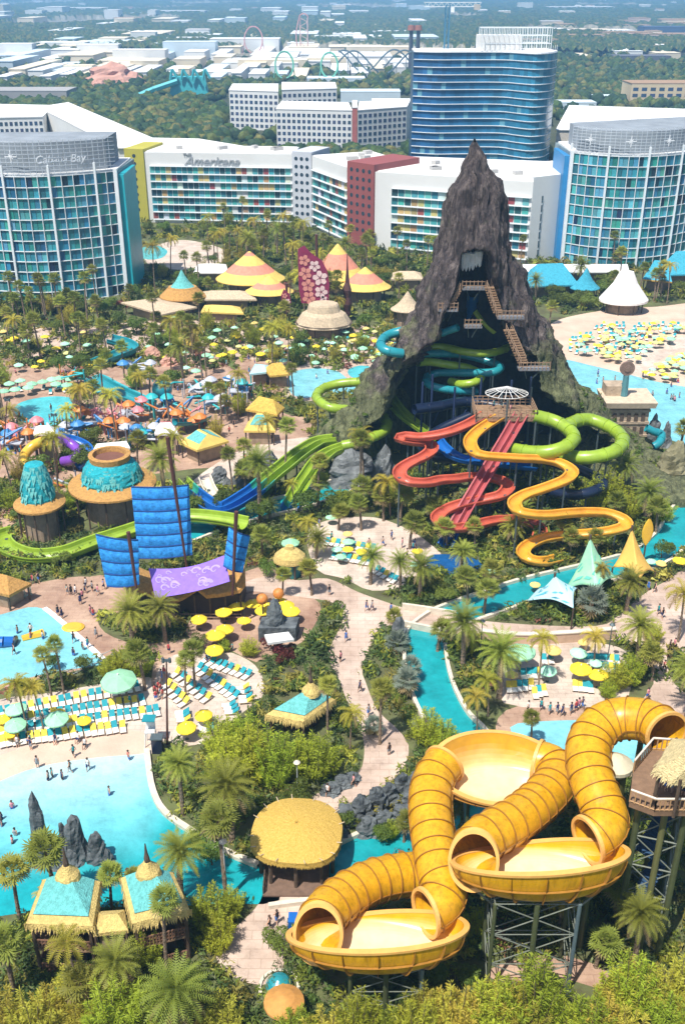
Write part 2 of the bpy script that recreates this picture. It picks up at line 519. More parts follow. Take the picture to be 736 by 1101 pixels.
path('beach_right', [(590, 350), (640, 335), (700, 330), (790, 330), (800, 436), (700, 411), (640, 395), (598, 389)], M_sand, Z1, label='white sand beach crowded with umbrellas', cat='beach')
path('beach_walk', [(800, 358), (736, 362), (700, 372), (680, 392), (668, 405), (690, 405), (712, 385), (740, 374), (800, 370)], M_pave_light, Z2, label='pale walk crossing the umbrella beach', cat='path')
path('beach_left', [(-80, 850), (0, 812), (60, 796), (110, 786), (150, 786), (158, 795), (158, 814), (92, 820), (0, 846), (-80, 885)], M_sand, Z2, label='pinkish sand beach sloping into the lagoon', cat='beach')

# lagoon: shallow pale water at the sand, deeper turquoise towards the huts (depth of the basin)
LAG = [(-80, 876), (0, 840), (40, 825), (92, 816), (150, 811), (158, 812), (163, 845), (172, 868), (186, 882), (212, 899), (242, 917), (278, 932), (300, 935),
       (300, 968), (262, 972), (230, 972), (180, 975), (120, 975), (60, 978), (0, 985), (-80, 1000)]
P = catmull([G(x, y, 0) for x, y in LAG], 2.0, True)
o = flat('lagoon', LAG, Z3, M_pool, label='pale turquoise lagoon with a sandy edge', cat='lagoon')
import bmesh
bm = bmesh.new(); bm.from_mesh(o.data)
bmesh.ops.triangulate(bm, faces=bm.faces[:])
for _ in range(4):
    es = [e for e in bm.edges if e.calc_length() > 2.0]
    if es: bmesh.ops.subdivide_edges(bm, edges=es, cuts=1, use_grid_fill=False)
    bmesh.ops.triangulate(bm, faces=[f for f in bm.faces if len(f.verts) > 3])
bm.to_mesh(o.data); bm.free()
me = o.data
at = me.color_attributes.new('depth_col', 'FLOAT_COLOR', 'POINT')
ca = np.ones((len(me.vertices), 4), np.float32)
sh, md, dp = np.array((.44, .64, .66)), np.array((.16, .52, .57)), np.array((.012, .34, .38))
for i, v in enumerate(me.vertices):
    x, y = proj(v.co)
    d = (y - (836 - .16 * x)) / 120 + max(0, (x - 150)) / 110
    d = max(0, min(1, d))
    ca[i, :3] = sh * (1 - d / .5) + md * (d / .5) if d < .5 else md * (1 - (d - .5) / .5) + dp * ((d - .5) / .5)
at.data.foreach_set('color', ca.ravel())
me.materials.clear(); me.materials.append(water_mat('lagoon_water', (.2, .6, .6), .5, 1.3, attr='depth_col'))
curb([(158, 808), (163, 845), (172, 868), (186, 882), (212, 899), (242, 917), (278, 932)], .7, .5, M_curb, 'pool_curb', 'sandy stone rim along the planted side of the lagoon', 'rim', closed=False)

def river(name, line, width, label, m=None, z=Z3 - .002, rim=True, rlabel=None):
    P = catmull([G(x, y, 0) for x, y in line], 1.5)
    fr = frames(P); L_, R_ = [], []
    for p, f in zip(P, fr):
        L_.append(p - f[1] * width / 2); R_.append(p + f[1] * width / 2)
    b = MB()
    b.loft([[Vector((a.x, a.y, z)), Vector((c.x, c.y, z))] for a, c in zip(L_, R_)], closed=False)
    b.f = [tuple(reversed(f)) for f in b.f]
    o = structure(b.build(name, m or M_river), label, 'river')
    EXCL.append([proj(p) for p in L_] + [proj(p) for p in reversed(R_)])
    if rim:
        for k, side in enumerate((L_, R_)):
            curb([proj(p) for p in side[::3]], .5, .55, M_curb, 'river_wall', rlabel[k], 'low wall', closed=False)
    return o
river('lazy_river', [(775, 535), (752, 540), (736, 556), (722, 580), (690, 603), (620, 622), (570, 634), (525, 650), (485, 664), (458, 684), (458, 715), (466, 745), (482, 775), (508, 805), (512, 835), (494, 868), (455, 890), (410, 912), (360, 936), (320, 950), (290, 952)], 6.0,
      'turquoise lazy river curving under two bridges', rlabel=('tan river wall on the volcano bank of the lazy river', 'tan river wall on the plaza bank of the lazy river'))
river('slide_river', [(420, 500), (390, 514), (350, 530), (320, 540), (270, 552), (225, 566), (190, 580)], 6.0, 'teal river channel below the green flumes', rlabel=('stone wall behind the channel below the green flumes', 'stone wall along the plaza side of the green flume channel'))
W4 = [(-40, 668), (0, 661), (30, 653), (48, 655), (62, 666), (110, 708), (100, 716), (60, 722), (0, 736), (-40, 742)]
flat('pool', W4, Z4 + .002, M_pool_pale, label='kidney shaped pale pool with a broad step edge', cat='pool')
curb([(48, 654), (62, 665), (86, 686), (111, 709)], .8, .12, mat('white_step', (.75, .74, .70), .7), 'pool_step', 'white stepped edge of the kidney pool', 'pool step', closed=False)
flat('splash_pool', [(548, 782), (575, 776), (640, 774), (700, 776), (728, 790), (715, 815), (640, 820), (570, 806)], Z4, M_pool_pale, label='small pale blue pool behind the yellow slide', cat='pool')
flat('leisure_pool', [(309, 408), (318, 399), (338, 396), (360, 398), (372, 406), (384, 416), (378, 424), (350, 422), (330, 428), (314, 424)], Z4, M_pool_pale, label='pale leisure pool left of the volcano flank', cat='pool')
flat('spa_pool', [(374, 398), (386, 393), (400, 395), (402, 404), (390, 408), (377, 405)], Z4, M_pool, label='small round spa pool by the volcano flank', cat='pool')
flat('children_pool', [(16, 438), (30, 430), (60, 426), (85, 430), (92, 442), (80, 455), (45, 458), (22, 452)], Z4, M_pool, label='turquoise children pool with play slides', cat='pool')
flat('wave_pool', [(600, 388), (640, 394), (700, 409), (800, 434), (810, 500), (736, 478), (700, 466), (660, 452), (625, 428)], Z3, M_pool_pale, label='large pale wave pool beside the volcano', cat='pool')
flat('runout_pool', [(456, 604), (466, 596), (492, 597), (514, 602), (516, 612), (498, 618), (468, 616)], Z4, M_slidepool, label='deep blue runout pool under the straight red slide', cat='pool')
flat('far_pool', [(150, 268), (168, 264), (180, 270), (172, 278), (154, 278)], Z4, M_pool, label='small hotel pool by the glass tower', cat='pool')
flat('lagoon_channel', [(94, 410), (108, 402), (130, 412), (168, 432), (160, 440), (130, 430), (104, 422)], Z4, M_pool, label='teal channel pouring between the play rocks', cat='channel')
# ------------------------------------------------------------------ hotels and far town
M_white = mat('white_render', (.68, .68, .66), .7, .06, .05)
M_roofw = mat('white_roof', (.74, .73, .71), .85, .08, .08)
M_concrete = mat('concrete', (.42, .41, .39), .85, .15, .1)
M_glass = attr_mat('facade_glass', rough=.18, spec=.55, var=.18, scale=.15)
M_panel = attr_mat('facade_panel', rough=.45, spec=.4, var=.08, scale=.3)
M_wframe = mat('white_metal', (.72, .76, .78), .45, .05, .5)
M_lattice = mat('grey_lattice', (.48, .53, .58), .6, .15, .3)
M_sign = mat('sign_grey', (.36, .38, .40), .5, .1, .5)
M_signw = mat('sign_white', (.85, .86, .88), .5, .05, .5)

def text_part(name, body, parent, origin, xdir, size, m, shear=.25, depth=.15):
    cu = bpy.data.curves.new(name, 'FONT'); cu.body = body; cu.size = size; cu.shear = shear; cu.extrude = depth; cu.align_x = 'LEFT'; cu.offset = 0
    o = bpy.data.objects.new(name + '_tmp', cu); COL.objects.link(o)
    dg = bpy.context.evaluated_depsgraph_get()
    me = bpy.data.meshes.new_from_object(o.evaluated_get(dg))
    bpy.data.objects.remove(o)
    me.materials.clear(); me.materials.append(m)
    p = link(name, me, parent)
    xd = Vector((xdir[0], xdir[1], 0)).normalized(); yd = Vector((0, 0, 1)); zd = xd.cross(yd)
    M = Matrix((xd, yd, zd)).transposed().to_4x4(); M.translation = Vector(origin)
    p.matrix_world = M if parent is None else M
    return p

def wall_frame(a, b):
    d = Vector((b[0] - a[0], b[1] - a[1], 0)); L = d.length; d.normalize()
    n = Vector((d.y, -d.x, 0))
    if n.y > 0: n = -n        # towards the camera
    return d, n, L

def windows(root, name, quads, cols, m, most=100):
    """quads: list of 4-point lists; the first MOST are parts of their own, the others one part"""
    order = sorted(range(len(quads)), key=lambda i: abs(proj(quads[i][0])[0] - CX) > 360)
    for rank, i in enumerate(order[:most]):
        q = quads[i]
        n = (Vector(q[1]) - Vector(q[0])).cross(Vector(q[3]) - Vector(q[0])).normalized()
        mb = MB(); bk = [Vector(p) - n * .08 for p in q]
        mb.add(list(q) + bk, [(0, 1, 2, 3), (4, 7, 6, 5), (0, 4, 5, 1), (1, 5, 6, 2), (2, 6, 7, 3), (3, 7, 4, 0)])
        o = mb.build(name, m, root); face_tint(o, [cols[i]] * 6)
    rest = order[most:]
    if rest:
        mb = MB(); cc = []
        for i in rest:
            mb.add(quads[i], [(0, 1, 2, 3)]); cc.append(cols[i])
        o = mb.build(name + '_field', m, root); face_tint(o, cc); o['kind'] = 'stuff'

def tower(name, label, pts, z_top, z_screen, floors, bay, back, side_col, text=None, fin=4):
    root = thing(name, label, 'hotel', pts[len(pts) // 2])
    root.location = (0, 0, 0)
    P = catmull(pts, bay)
    # resample evenly
    L = [0]
    for a, c in zip(P[:-1], P[1:]): L.append(L[-1] + (c - a).length)
    n = max(4, round(L[-1] / bay)); Q = []
    for k in range(n + 1):
        s = L[-1] * k / n
        i = max(j for j in range(len(L)) if L[j] <= s + 1e-6); i = min(i, len(P) - 2)
        t = (s - L[i]) / max(1e-6, L[i + 1] - L[i]); Q.append(P[i].lerp(P[i + 1], t))
    body = MB()
    body.prism([(q.x, q.y + .35) for q in Q] + [(Q[-1].x + back[0] * .2, Q[-1].y + back[1]), (Q[0].x - back[0] * .2, Q[0].y + back[1])], 0, z_top)
    body.build('wall', mat('tower_core', (.20, .26, .28), .6, .1, .2), root)
    rf = MB(); rf.prism([(q.x, q.y + .8) for q in Q] + [(Q[-1].x, Q[-1].y + back[1] - 1), (Q[0].x, Q[0].y + back[1] - 1)], z_top + .01, z_top + .5)
    rf.build('roof', M_roofw, root)
    fh = z_top / floors
    quads, cols = [], []
    pal = [(.04, .25, .31), (.06, .34, .40), (.03, .17, .23), (.10, .42, .48), (.05, .30, .38), (.015, .05, .09), (.14, .48, .55)]
    for f in range(floors):
        for i in range(n):
            a, c = Q[i], Q[i + 1]
            mcol = random.choices(pal, (5, 6, 4, 3, 5, 2.2, 1.5))[0]
            for k in range(2):
                p, q = a.lerp(c, .04 + .48 * k), a.lerp(c, .48 + .48 * k)
                quads.append([Vector((p.x, p.y, f * fh + .15)), Vector((q.x, q.y, f * fh + .15)), Vector((q.x, q.y, f * fh + fh - .15)), Vector((p.x, p.y, f * fh + fh - .15))])
                mcol2 = mcol if random.random() < .55 else random.choices(pal, (5, 6, 4, 3, 5, 2.2, 1.5))[0]
                cols.append(tuple(x * random.uniform(.6, 1.0) for x in mcol2))
    windows(root, 'window', quads, cols, M_glass)
    sl_ = MB()
    for f in range(floors + 1):
        rings = []
        for i, q in enumerate(Q):
            rings.append([Vector((q.x, q.y - .38, f * fh - .09)), Vector((q.x, q.y - .38, f * fh + .09)), Vector((q.x, q.y + .3, f * fh + .09)), Vector((q.x, q.y + .3, f * fh - .09))])
        sl_.loft(rings, closed=True)
    sl_.build('floor_edge', M_wframe, root)
    ml = MB()
    for i, q in enumerate(Q):
        if i % fin: ml.box((q.x, q.y - .25, z_top / 2), (.16, .4, z_top))
    ml.build('mullion', M_wframe, root)
    for i, q in enumerate(Q):
        if i % fin == 0:
            mb = MB(); mb.box((q.x, q.y - .5, (z_top + 3) / 2), (.6, .8, z_top + 3)); mb.build('fin', M_wframe, root)
    # roof screen: open lattice of rails and posts
    sc = MB()
    hh = z_screen - z_top
    for k in range(9):
        z = z_top + .6 + hh * k / 9
        for a, c in zip(Q[:-1], Q[1:]): sc.cyl((a.x, a.y - .3, z), (c.x, c.y - .3, z), .09, None, 4)
    for i in range(len(Q) - 1):
        for k in range(2):
            q = Q[i].lerp(Q[i + 1], k / 2); sc.cyl((q.x, q.y - .25, z_top), (q.x, q.y - .25, z_screen), .09, None, 4)
    sc.build('roof_screen', M_lattice, root)
    plant = MB()
    plant.prism([(q.x, q.y + 3) for q in Q[1:-1]] + [(Q[-2].x, Q[-2].y + back[1] - 4), (Q[1].x, Q[1].y + back[1] - 4)], z_top, z_screen - 1.2)
    plant.build('plant_room', mat('plant_wall', (.24, .27, .30), .8, .2, .15), root)
    # coloured end wall
    for e, k in ((Q[0], side_col[0]), (Q[-1], side_col[1])):
        if not k: continue
        sx = -1 if e is Q[0] else 1
        mb = MB(); mb.box((e.x + sx * 1.0, e.y + back[1] * .4, z_top * .485), (1.9, back[1] * .8, z_top * .97))
        mb.build('end_wall', mat('end_' + k, {'teal': (.02, .36, .42), 'blue': (.03, .22, .48)}[k], .4, .08, .3), root)
        mb = MB(); mb.box((e.x - sx * .2, e.y - .9, z_top * .5 + .4), (1.1, 1.0, z_top + .8)); mb.build('corner_fin', M_wframe, root)
    if text:
        k = int(len(Q) * text[1]); q = Q[k]; q2 = Q[min(k + 4, len(Q) - 1)]
        text_part('sign', text[0], root, (q.x, q.y - .6, z_top + (z_screen - z_top) * .36), (q2 - q), text[2], mat('sign_pale', (.70, .73, .77), .5))
        for j in range(4):
            kk = int(len(Q) * (.10 + .13 * j)); qq = Q[min(kk, len(Q) - 1)]
            st = MB()
            for an in range(4):
                t = an * pi / 4
                st.cyl((qq.x - cos(t) * (1.7 if an % 2 == 0 else .8), qq.y - .55, z_top + hh * .55 - sin(t) * (1.7 if an % 2 == 0 else .8)), (qq.x + cos(t) * (1.7 if an % 2 == 0 else .8), qq.y - .55, z_top + hh * .55 + sin(t) * (1.7 if an % 2 == 0 else .8)), .13, None, 4)
            st.build('star_ornament', M_signw, root)
    return root

tower('glass_hotel_tower', 'curved teal glass hotel tower with white grid beside the yellow green pier', [G(-60, 318), G(0, 323), G(50, 325), G(100, 321), G(138, 315)], 36.5, 46.5, 12, 3.3, (4, 24), (None, 'teal'), ('Cabana Bay', .60, 3.0))
tower('glass_hotel_tower', 'curved glass hotel tower with blue end wall behind the blue thatched roofs', [G(602, 281), G(632, 286), G(672, 288), G(715, 284), G(760, 272), G(800, 262)], 36, 44.5, 11, 3.3, (4, 24), ('blue', None), ('Cabana Bay', .66, 3.0))

# ---- the S-curved blue tower
root = thing('blue_glass_tower', 'tall wavy dark blue glass tower with white floor bands under a crane', 'hotel')
D0 = 560
A = lambda px, y: Vector(((px - CX) / FOC * (y * CT + 40 * ST), y, 0))
S = catmull([A(444, 566), A(470, 561), A(505, 562), A(540, 561), A(558, 553), A(575, 547), A(590, 552), A(597, 565)], 2.2)
ZT = 55.5
mb = MB(); mb.prism([(p.x, p.y + .3) for p in S] + [(S[-1].x - 2, S[-1].y + 22), (S[0].x, S[0].y + 20)], 0, ZT); mb.build('wall', mat('tower_core_blue', (.03, .09, .16), .5, .1, .2), root)
nf = 16; fh = ZT / nf; quads, cols = [], []
for f in range(nf):
    for i in range(len(S) - 1):
        a, c = S[i], S[i + 1]
        k = i / len(S)
        base = Vector((.012, .06, .15)).lerp(Vector((.02, .15, .22)), k)
        base = base * random.uniform(1.1, 1.8)
        if random.random() < .05: base = Vector((.12, .30, .38))
        quads.append([a + Vector((0, 0, f * fh + .1)), c + Vector((0, 0, f * fh + .1)), c + Vector((0, 0, f * fh + fh - .1)), a + Vector((0, 0, f * fh + fh - .1))]); cols.append(tuple(base))
windows(root, 'window', quads, cols, M_glass)
mb = MB()
for f in range(nf + 1):
    mb.loft([[q + Vector((0, -.7, f * fh - .13)), q + Vector((0, -.7, f * fh + .17)), q + Vector((0, .3, f * fh + .17)), q + Vector((0, .3, f * fh - .13))] for q in S], closed=True)
mb.build('floor_band', M_wframe, root)
mb = MB(); mb.prism([(p.x, p.y + .6) for p in S] + [(S[-1].x - 2, S[-1].y + 21), (S[0].x, S[0].y + 19)], ZT + .01, ZT + .6); mb.build('roof', M_roofw, root)
mb = MB()
for i in range(0, len(S), 2):
    mb.cyl(S[i] + Vector((0, .5, ZT)), S[i] + Vector((0, .5, ZT + 3.4)), .12, None, 4)
mb.build('parapet_post', M_wframe, root)
rx0, rx1 = A(516, 560).x, A(590, 560).x
mb = MB()
for j in range(3):
    for i in range(15):
        x = rx0 + (rx1 - rx0) * i / 14; y = 562 + 6 * j
        mb.cyl((x, y, ZT + .6), (x, y, ZT + 11), .2, None, 4)
    for z in (ZT + 4, ZT + 7.5, ZT + 11):
        mb.cyl((rx0, 562 + 6 * j, z), (rx1, 562 + 6 * j, z), .22, None, 4)
for i in range(15):
    x = rx0 + (rx1 - rx0) * i / 14; mb.cyl((x, 562, ZT + 11), (x, 574, ZT + 11), .18, None, 4)
mb.build('roof_frame', M_wframe, root)
mb = MB(); mb.box(((rx0 + rx1) / 2 - 8, 569, ZT + 4.2), (22, 8, 7.2)); mb.build('roof_room', M_white, root)
cr = thing('tower_crane', 'blue steel tower crane with white jib standing by the wavy glass tower', 'crane')
p0 = A(478, 584); mb = MB()
for dx, dy in ((-1, -1), (1, -1), (1, 1), (-1, 1)): mb.cyl((p0.x + dx, p0.y + dy, 0), (p0.x + dx, p0.y + dy, 76.5), .4, None, 4)
for k in range(24):
    z = 3 * k + 1
    for (ax, ay), (bx, by) in (((-1, -1), (1, -1)), ((1, -1), (1, 1)), ((1, 1), (-1, 1)), ((-1, 1), (-1, -1))):
        mb.cyl((p0.x + ax, p0.y + ay, z), (p0.x + bx, p0.y + by, z + 3), .13, None, 4)
mb.build('mast', mat('crane_blue', (.05, .18, .30), .5, .1, 1), cr)
mb = MB()
for dz in (75.6, 77.6):
    for dy in (-.7, .7):
        mb.cyl((p0.x - 12, p0.y + dy, dz), (p0.x + 17, p0.y + dy, dz), .18, None, 4)
for k in range(20): mb.cyl((p0.x - 12 + 1.45 * k, p0.y - .7, 75.6 if k % 2 else 77.6), (p0.x - 10.5 + 1.45 * k, p0.y - .7, 77.6 if k % 2 else 75.6), .12, None, 4)
mb.build('jib', M_wframe, cr)
mb = MB(); mb.box((p0.x + 2.4, p0.y, 74.2), (2, 2, 2.4)); mb.build('cab', M_wframe, cr)
mb = MB(); mb.box((p0.x + 15, p0.y, 75.4), (3, 2, 2.6)); mb.build('counterweight', M_concrete, cr)

# ---- colourful hotel wings and their round-windowed piers
PAL = [((.03, .19, .21), 9), ((.06, .32, .33), 6), ((.015, .06, .08), 4.5), ((.50, .40, .16), 3.2), ((.27, .07, .07), 2.6), ((.58, .62, .60), 3.6), ((.38, .25, .12), 2.0), ((.12, .38, .38), 4)]
ZH = 27.0
def wing(label, a, b, depth, floors=7, bays=22, z_top=ZH, lead=0.06, z0=1.2, zp=5.2, extra=None):
    root = thing('hotel_wing', label, 'hotel wing')
    d, n, L = wall_frame(a, b)
    bk = -n * depth
    mb = MB(); mb.prism([tuple(a)[:2], tuple(b)[:2], tuple(b + bk)[:2], tuple(a + bk)[:2]], 0, z_top); mb.build('wall', M_white, root)
    mb = MB(); q = lambda p, k: (p.x - n.x * k, p.y - n.y * k)
    mb.prism([q(a + d * .6, .6), q(b - d * .6, .6), q(b - d * .6, depth - .6), q(a + d * .6, depth - .6)], z_top + .02, z_top + .25); rfo = mb.build('roof', M_roofw, root)
    for _ in range(5):
        mb = MB(); t, s = random.uniform(.1, .9), random.uniform(.3, .8)
        c = a + d * (L * t) + bk * s; mb.box((c.x, c.y, z_top + .9), (random.uniform(2, 5), random.uniform(1.5, 3), 1.3), random.random()); mb.build('roof_unit', M_concrete, rfo)
    fh = (z_top - zp - z0) / floors; quads, cols = [], []
    x0 = L * lead; bw = (L - x0 - L * .015) / bays
    for f in range(floors):
        for i in range(bays):
            s0 = x0 + bw * i + .12; s1 = x0 + bw * (i + 1) - .12
            za, zb = z0 + fh * f + .42, z0 + fh * (f + 1) - .12
            o_ = n * .12
            quads.append([a + d * s0 + o_ + Vector((0, 0, za)), a + d * s1 + o_ + Vector((0, 0, za)), a + d * s1 + o_ + Vector((0, 0, zb)), a + d * s0 + o_ + Vector((0, 0, zb))])
            c = random.choices([p[0] for p in PAL], [p[1] for p in PAL])[0]
            cols.append(tuple(x * random.uniform(.85, 1.15) for x in c))
    windows(root, 'window', quads, cols, M_panel)
    mb = MB()
    for f in range(floors + 1):
        c = a + d * (x0 + (L - x0) / 2) + n * .35
        mb.box((c.x, c.y, z0 + fh * f + .1), (L - x0 - L * .01, .9, .3), math.atan2(d.y, d.x))
    mb.build('balcony_edge', M_wframe, root)
    return root, a, d, n, L

def pier(label, a, b, depth, col, cols=3, z_top=ZH + 1.2, rows=8):
    root = thing('hotel_pier', label, 'tower block')
    d, n, L = wall_frame(a, b); bk = -n * depth
    mb = MB(); mb.prism([tuple(a + n * .6)[:2], tuple(b + n * .6)[:2], tuple(b + bk)[:2], tuple(a + bk)[:2]], 0, z_top); mb.build('wall', col, root)
    gl = mat('round_window', (.03, .05, .07), .25, .1, 1)
    for r in range(rows):
        for c in range(cols):
            p = a + d * (L * (c + .75) / (cols + .5)) + n * .62 + Vector((0, 0, z_top - 2.6 - r * 2.95))
            mb = MB(); mb.cyl(p - n * .05, p + n * .06, .72, None, 14); mb.build('round_window', gl, root)
    return root
ga, gb, gc, gd_, ge, gf, gg = G(141, 238), G(161, 239), G(316, 242), G(336, 244), G(374, 262), G(402, 268), G(566, 283)
pier('yellow green hotel pier with round windows beside the teal glass tower', ga, gb, 20, mat('pier_yellow', (.42, .38, .05), .7, .08, .1), 1)
rw, a_, d_, n_, L_ = wing('long colourful hotel wing carrying the cursive roof sign', gb, gc, 20, bays=26, lead=.03)
text_part('sign', 'Americana', rw, a_ + d_ * (L_ * .27) + n_ * .3 + Vector((0, 0, ZH - 4.6)), d_, 5.0, M_sign, .45)
text_part('sign', 'THE', rw, a_ + d_ * (L_ * .265) + n_ * .3 + Vector((0, 0, ZH - 1.2)), d_, 1.8, M_sign, 0)
pier('pale grey hotel pier with round windows between two colourful wings', gc, gd_, 16, mat('pier_grey', (.50, .52, .56), .7, .08, .1), 3)
wing('short angled colourful wing between grey pier and red pier', gd_, ge, 26, bays=12, lead=.02)
pier('dark red hotel pier with round windows in the middle of the hotel', ge, gf, 24, mat('pier_red', (.27, .075, .07), .7, .08, .1), 4, ZH + 2.4)
wing('colourful hotel wing with blank white strip behind the volcano', gf, gg, 30, bays=20, lead=.11)
# white end block
root = thing('hotel_end_block', 'plain white gable block with a slit of windows right of the volcano', 'hotel wing')
e1, e2 = gg, G(596, 278)
d, n, L = wall_frame(e1, e2)
mb = MB(); mb.prism([tuple(e1 + d * .05)[:2], tuple(e2)[:2], (e2.x + 2, e2.y + 30), (e1.x + 2, e1.y + 29)], 0, ZH + 1.5); mb.build('wall', M_white, root)
for k in range(7):
    p = e1 + d * (L * .35) + n * .05; mb = MB(); mb.box((p.x, p.y, 3 + 3 * k), (.5, .3, 2.2)); mb.build('window', mat('slit_glass', (.04, .07, .09), .2), root)
# rear wings with long white roofs
def plain_block(name, label, cat, poly, h, wall, roof, nwin=None, floors=0, winmat=None, parapet=.5):
    root = thing(name, label, cat)
    mb = MB(); mb.prism([tuple(p)[:2] for p in poly], 0, h); mb.build('wall', wall, root)
    cx = sum(p[0] for p in poly) / len(poly); cyy = sum(p[1] for p in poly) / len(poly)
    mb = MB(); mb.prism([(cx + (p[0] - cx) * 1.01, cyy + (p[1] - cyy) * 1.01) for p in poly], h + .02, h + parapet); mb.build('roof', roof, root)
    if nwin:
        a, c = Vector((poly[0][0], poly[0][1], 0)), Vector((poly[1][0], poly[1][1], 0)); d, n, L = wall_frame(a, c)
        quads, cols = [], []; fh = h / (floors + .6)
        for f in range(floors):
            for i in range(nwin):
                s = L * (i + .5) / nwin; w_ = L / nwin * .30
                p = a + d * s + n * .1; z = fh * (f + .45)
                quads.append([p - d * w_ + Vector((0, 0, z)), p + d * w_ + Vector((0, 0, z)), p + d * w_ + Vector((0, 0, z + fh * .55)), p - d * w_ + Vector((0, 0, z + fh * .55))])
                cols.append((.03 + random.random() * .03, .07, .10 + random.random() * .05))
        windows(root, 'window', quads, cols, M_panel, 60)
    return root
PT = lambda x, y, z=25: G(x, y, z)
plain_block('rear_wing', 'rear hotel wing with teal windows and white roof left of the long roof', 'hotel wing', [PT(-40, 128), PT(46, 126), PT(58, 114), PT(-40, 112)], 25, M_white, M_roofw, 16, 7)
plain_block('rear_wing', 'long diagonal white roofed wing running back from the teal glass tower', 'hotel wing', [PT(126, 161), PT(186, 160), PT(74, 112), PT(42, 117)], 25.5, M_white, M_roofw)
plain_block('rear_wing', 'white roofed connecting block behind the cursive sign', 'hotel wing', [PT(150, 160.5), PT(262, 161), PT(214, 153), PT(120, 151)], 26, M_white, M_roofw)
plain_block('rear_wing', 'white roofed rear block behind the wavy tower base', 'hotel wing', [PT(440, 184), PT(585, 192), PT(590, 178), PT(430, 172)], 26, M_white, M_roofw)
plain_block('garage', 'wide white roofed hall behind the right glass tower', 'hall', [PT(598, 140, 14), PT(800, 142, 14), PT(800, 120, 14), PT(612, 114, 14)], 14, mat('hall_wall', (.55, .50, .42), .8), M_roofw)

# white hotel with square windows
plain_block('white_hotel', 'white hotel block with square windows, nearer of the pair', 'hotel', [G(298, 161), G(378, 163), G(374, 152), G(304, 150)], 22, M_white, M_roofw, 15, 6)
plain_block('white_hotel', 'white hotel block with square windows beside its red stair strip', 'hotel', [G(384, 163), G(436, 158), G(440, 148), G(386, 151)], 22, M_white, M_roofw, 10, 6)
plain_block('stair_block', 'narrow red stair block between the white hotel halves', 'stair block', [G(378.2, 163), G(383.6, 163), G(383.6, 153), G(378.2, 153)], 23.5, mat('red_brick', (.40, .12, .10), .8), M_roofw)
plain_block('white_hotel', 'rear white hotel block left of the others', 'hotel', [G(248, 139), G(300, 141), G(300, 130), G(252, 130)], 24, M_white, M_roofw, 10, 6)
plain_block('white_hotel', 'rear white hotel block behind the nearer pair', 'hotel', [G(304, 141), G(362, 139), G(360, 130), G(304, 130)], 25, M_white, M_roofw, 11, 6)

# studio halls, far hotels: (x0, x1, base row, top row, colour, label)
BLD = [(-20, 73, 112, 97, 'g', 'grey warehouse with pale roof beyond the rear wing'), (0, 36, 62, 46, 'w', 'white box hall at the edge of the far studios'),
       (40, 92, 57, 45, 'w', 'low white hall beyond the warehouse'), (84, 128, 62, 47, 'w', 'white hall with a dark doorway'),
       (122, 178, 68, 53, 'w', 'broad pale studio hall'), (176, 232, 62, 44, 'b', 'bluish white studio hall'), (180, 222, 50, 40, 'w', 'small hall behind the bluish studio hall'),
       (226, 300, 56, 41, 'w', 'long white hall left of the coaster tower'), (338, 380, 48, 38, 'w', 'white hall right of the coaster tower'), (256, 330, 77, 64, 'c', 'cream hall under the green coaster loops'),
       (330, 372, 75, 62, 'c', 'cream stepped hall right of the loops'), (182, 250, 84, 77, 'w', 'long low white canopy roof'), (372, 440, 62, 50, 'c', 'pale hall beside the twin dark stacks'),
       (366, 430, 110, 98, 'b', 'pale building block behind the white hotel'), (400, 445, 128, 108, 'w', 'small white block at the foot of the wavy tower'), (600, 640, 118, 110, 'b', 'pale low block behind the wavy tower'),
       (640, 680, 110, 104, 'b', 'bluish white low block near the beige hotel'), (676, 760, 114, 88, 'y', 'beige hotel with brown hip roof'), (600, 650, 46, 37, 'p', 'pinkish harbour hotel row, left block'),
       (646, 700, 44, 34, 'p', 'pinkish harbour hotel with raised middle'), (690, 760, 46, 36, 'p', 'pinkish harbour hotel row, right block'), (560, 600, 50, 42, 'p', 'small pinkish block left of the harbour hotels'),
       (660, 720, 68, 60, 'k', 'dark roofed theatre among trees'), (690, 740, 40, 28, 'n', 'dark blue glass office'), (556, 572, 12, 2, 'w', 'distant white tower block'),
       (40, 110, 14, 8, 'w', 'distant white warehouse on the horizon'), (170, 220, 17, 11, 'w', 'distant white shed by the far road'), (590, 660, 12, 7, 'w', 'distant pale sheds right of the crane'),
       (330, 392, 92, 84, 'b', 'bluish flat roof by the coaster'), (60, 100, 80, 70, 'c', 'cream shop row among trees'), (400, 440, 40, 33, 'w', 'small far white hall behind the stacks'), (20, 70, 40, 34, 'w', 'far white shed above the box hall')]
CW = {'g': (.30, .29, .28), 'w': (.66, .66, .64), 'b': (.50, .58, .62), 'c': (.62, .54, .40), 'y': (.60, .48, .30), 'p': (.60, .44, .36), 'k': (.10, .10, .12), 'n': (.05, .08, .16)}
for x0, x1, yb, yt, c, lb in BLD:
    a, c2 = G(x0, yb), G(x1, yb)
    h = max(4, hgt(a, yt)); dp = max(20, min(200, (c2.x - a.x) * .5))
    # keep the depth of the roof small enough not to climb over its neighbours
    plain_block('studio_hall' if c in 'wgbc' else 'far_hotel', lb, 'building', [a, c2, c2 + Vector((0, dp, 0)), a + Vector((0, dp, 0))], h * .92, mat('far_' + c, CW[c], .8, .1, .02), mat('far_roof_' + c, tuple(min(.8, x * 1.15) for x in CW[c]), .8, .1, .02) if c not in 'yp' else mat('far_roof_brown', (.34, .22, .13) if c == 'y' else (.45, .25, .18), .8), 9 if c in 'yp' and x1 - x0 > 35 else None, 3)

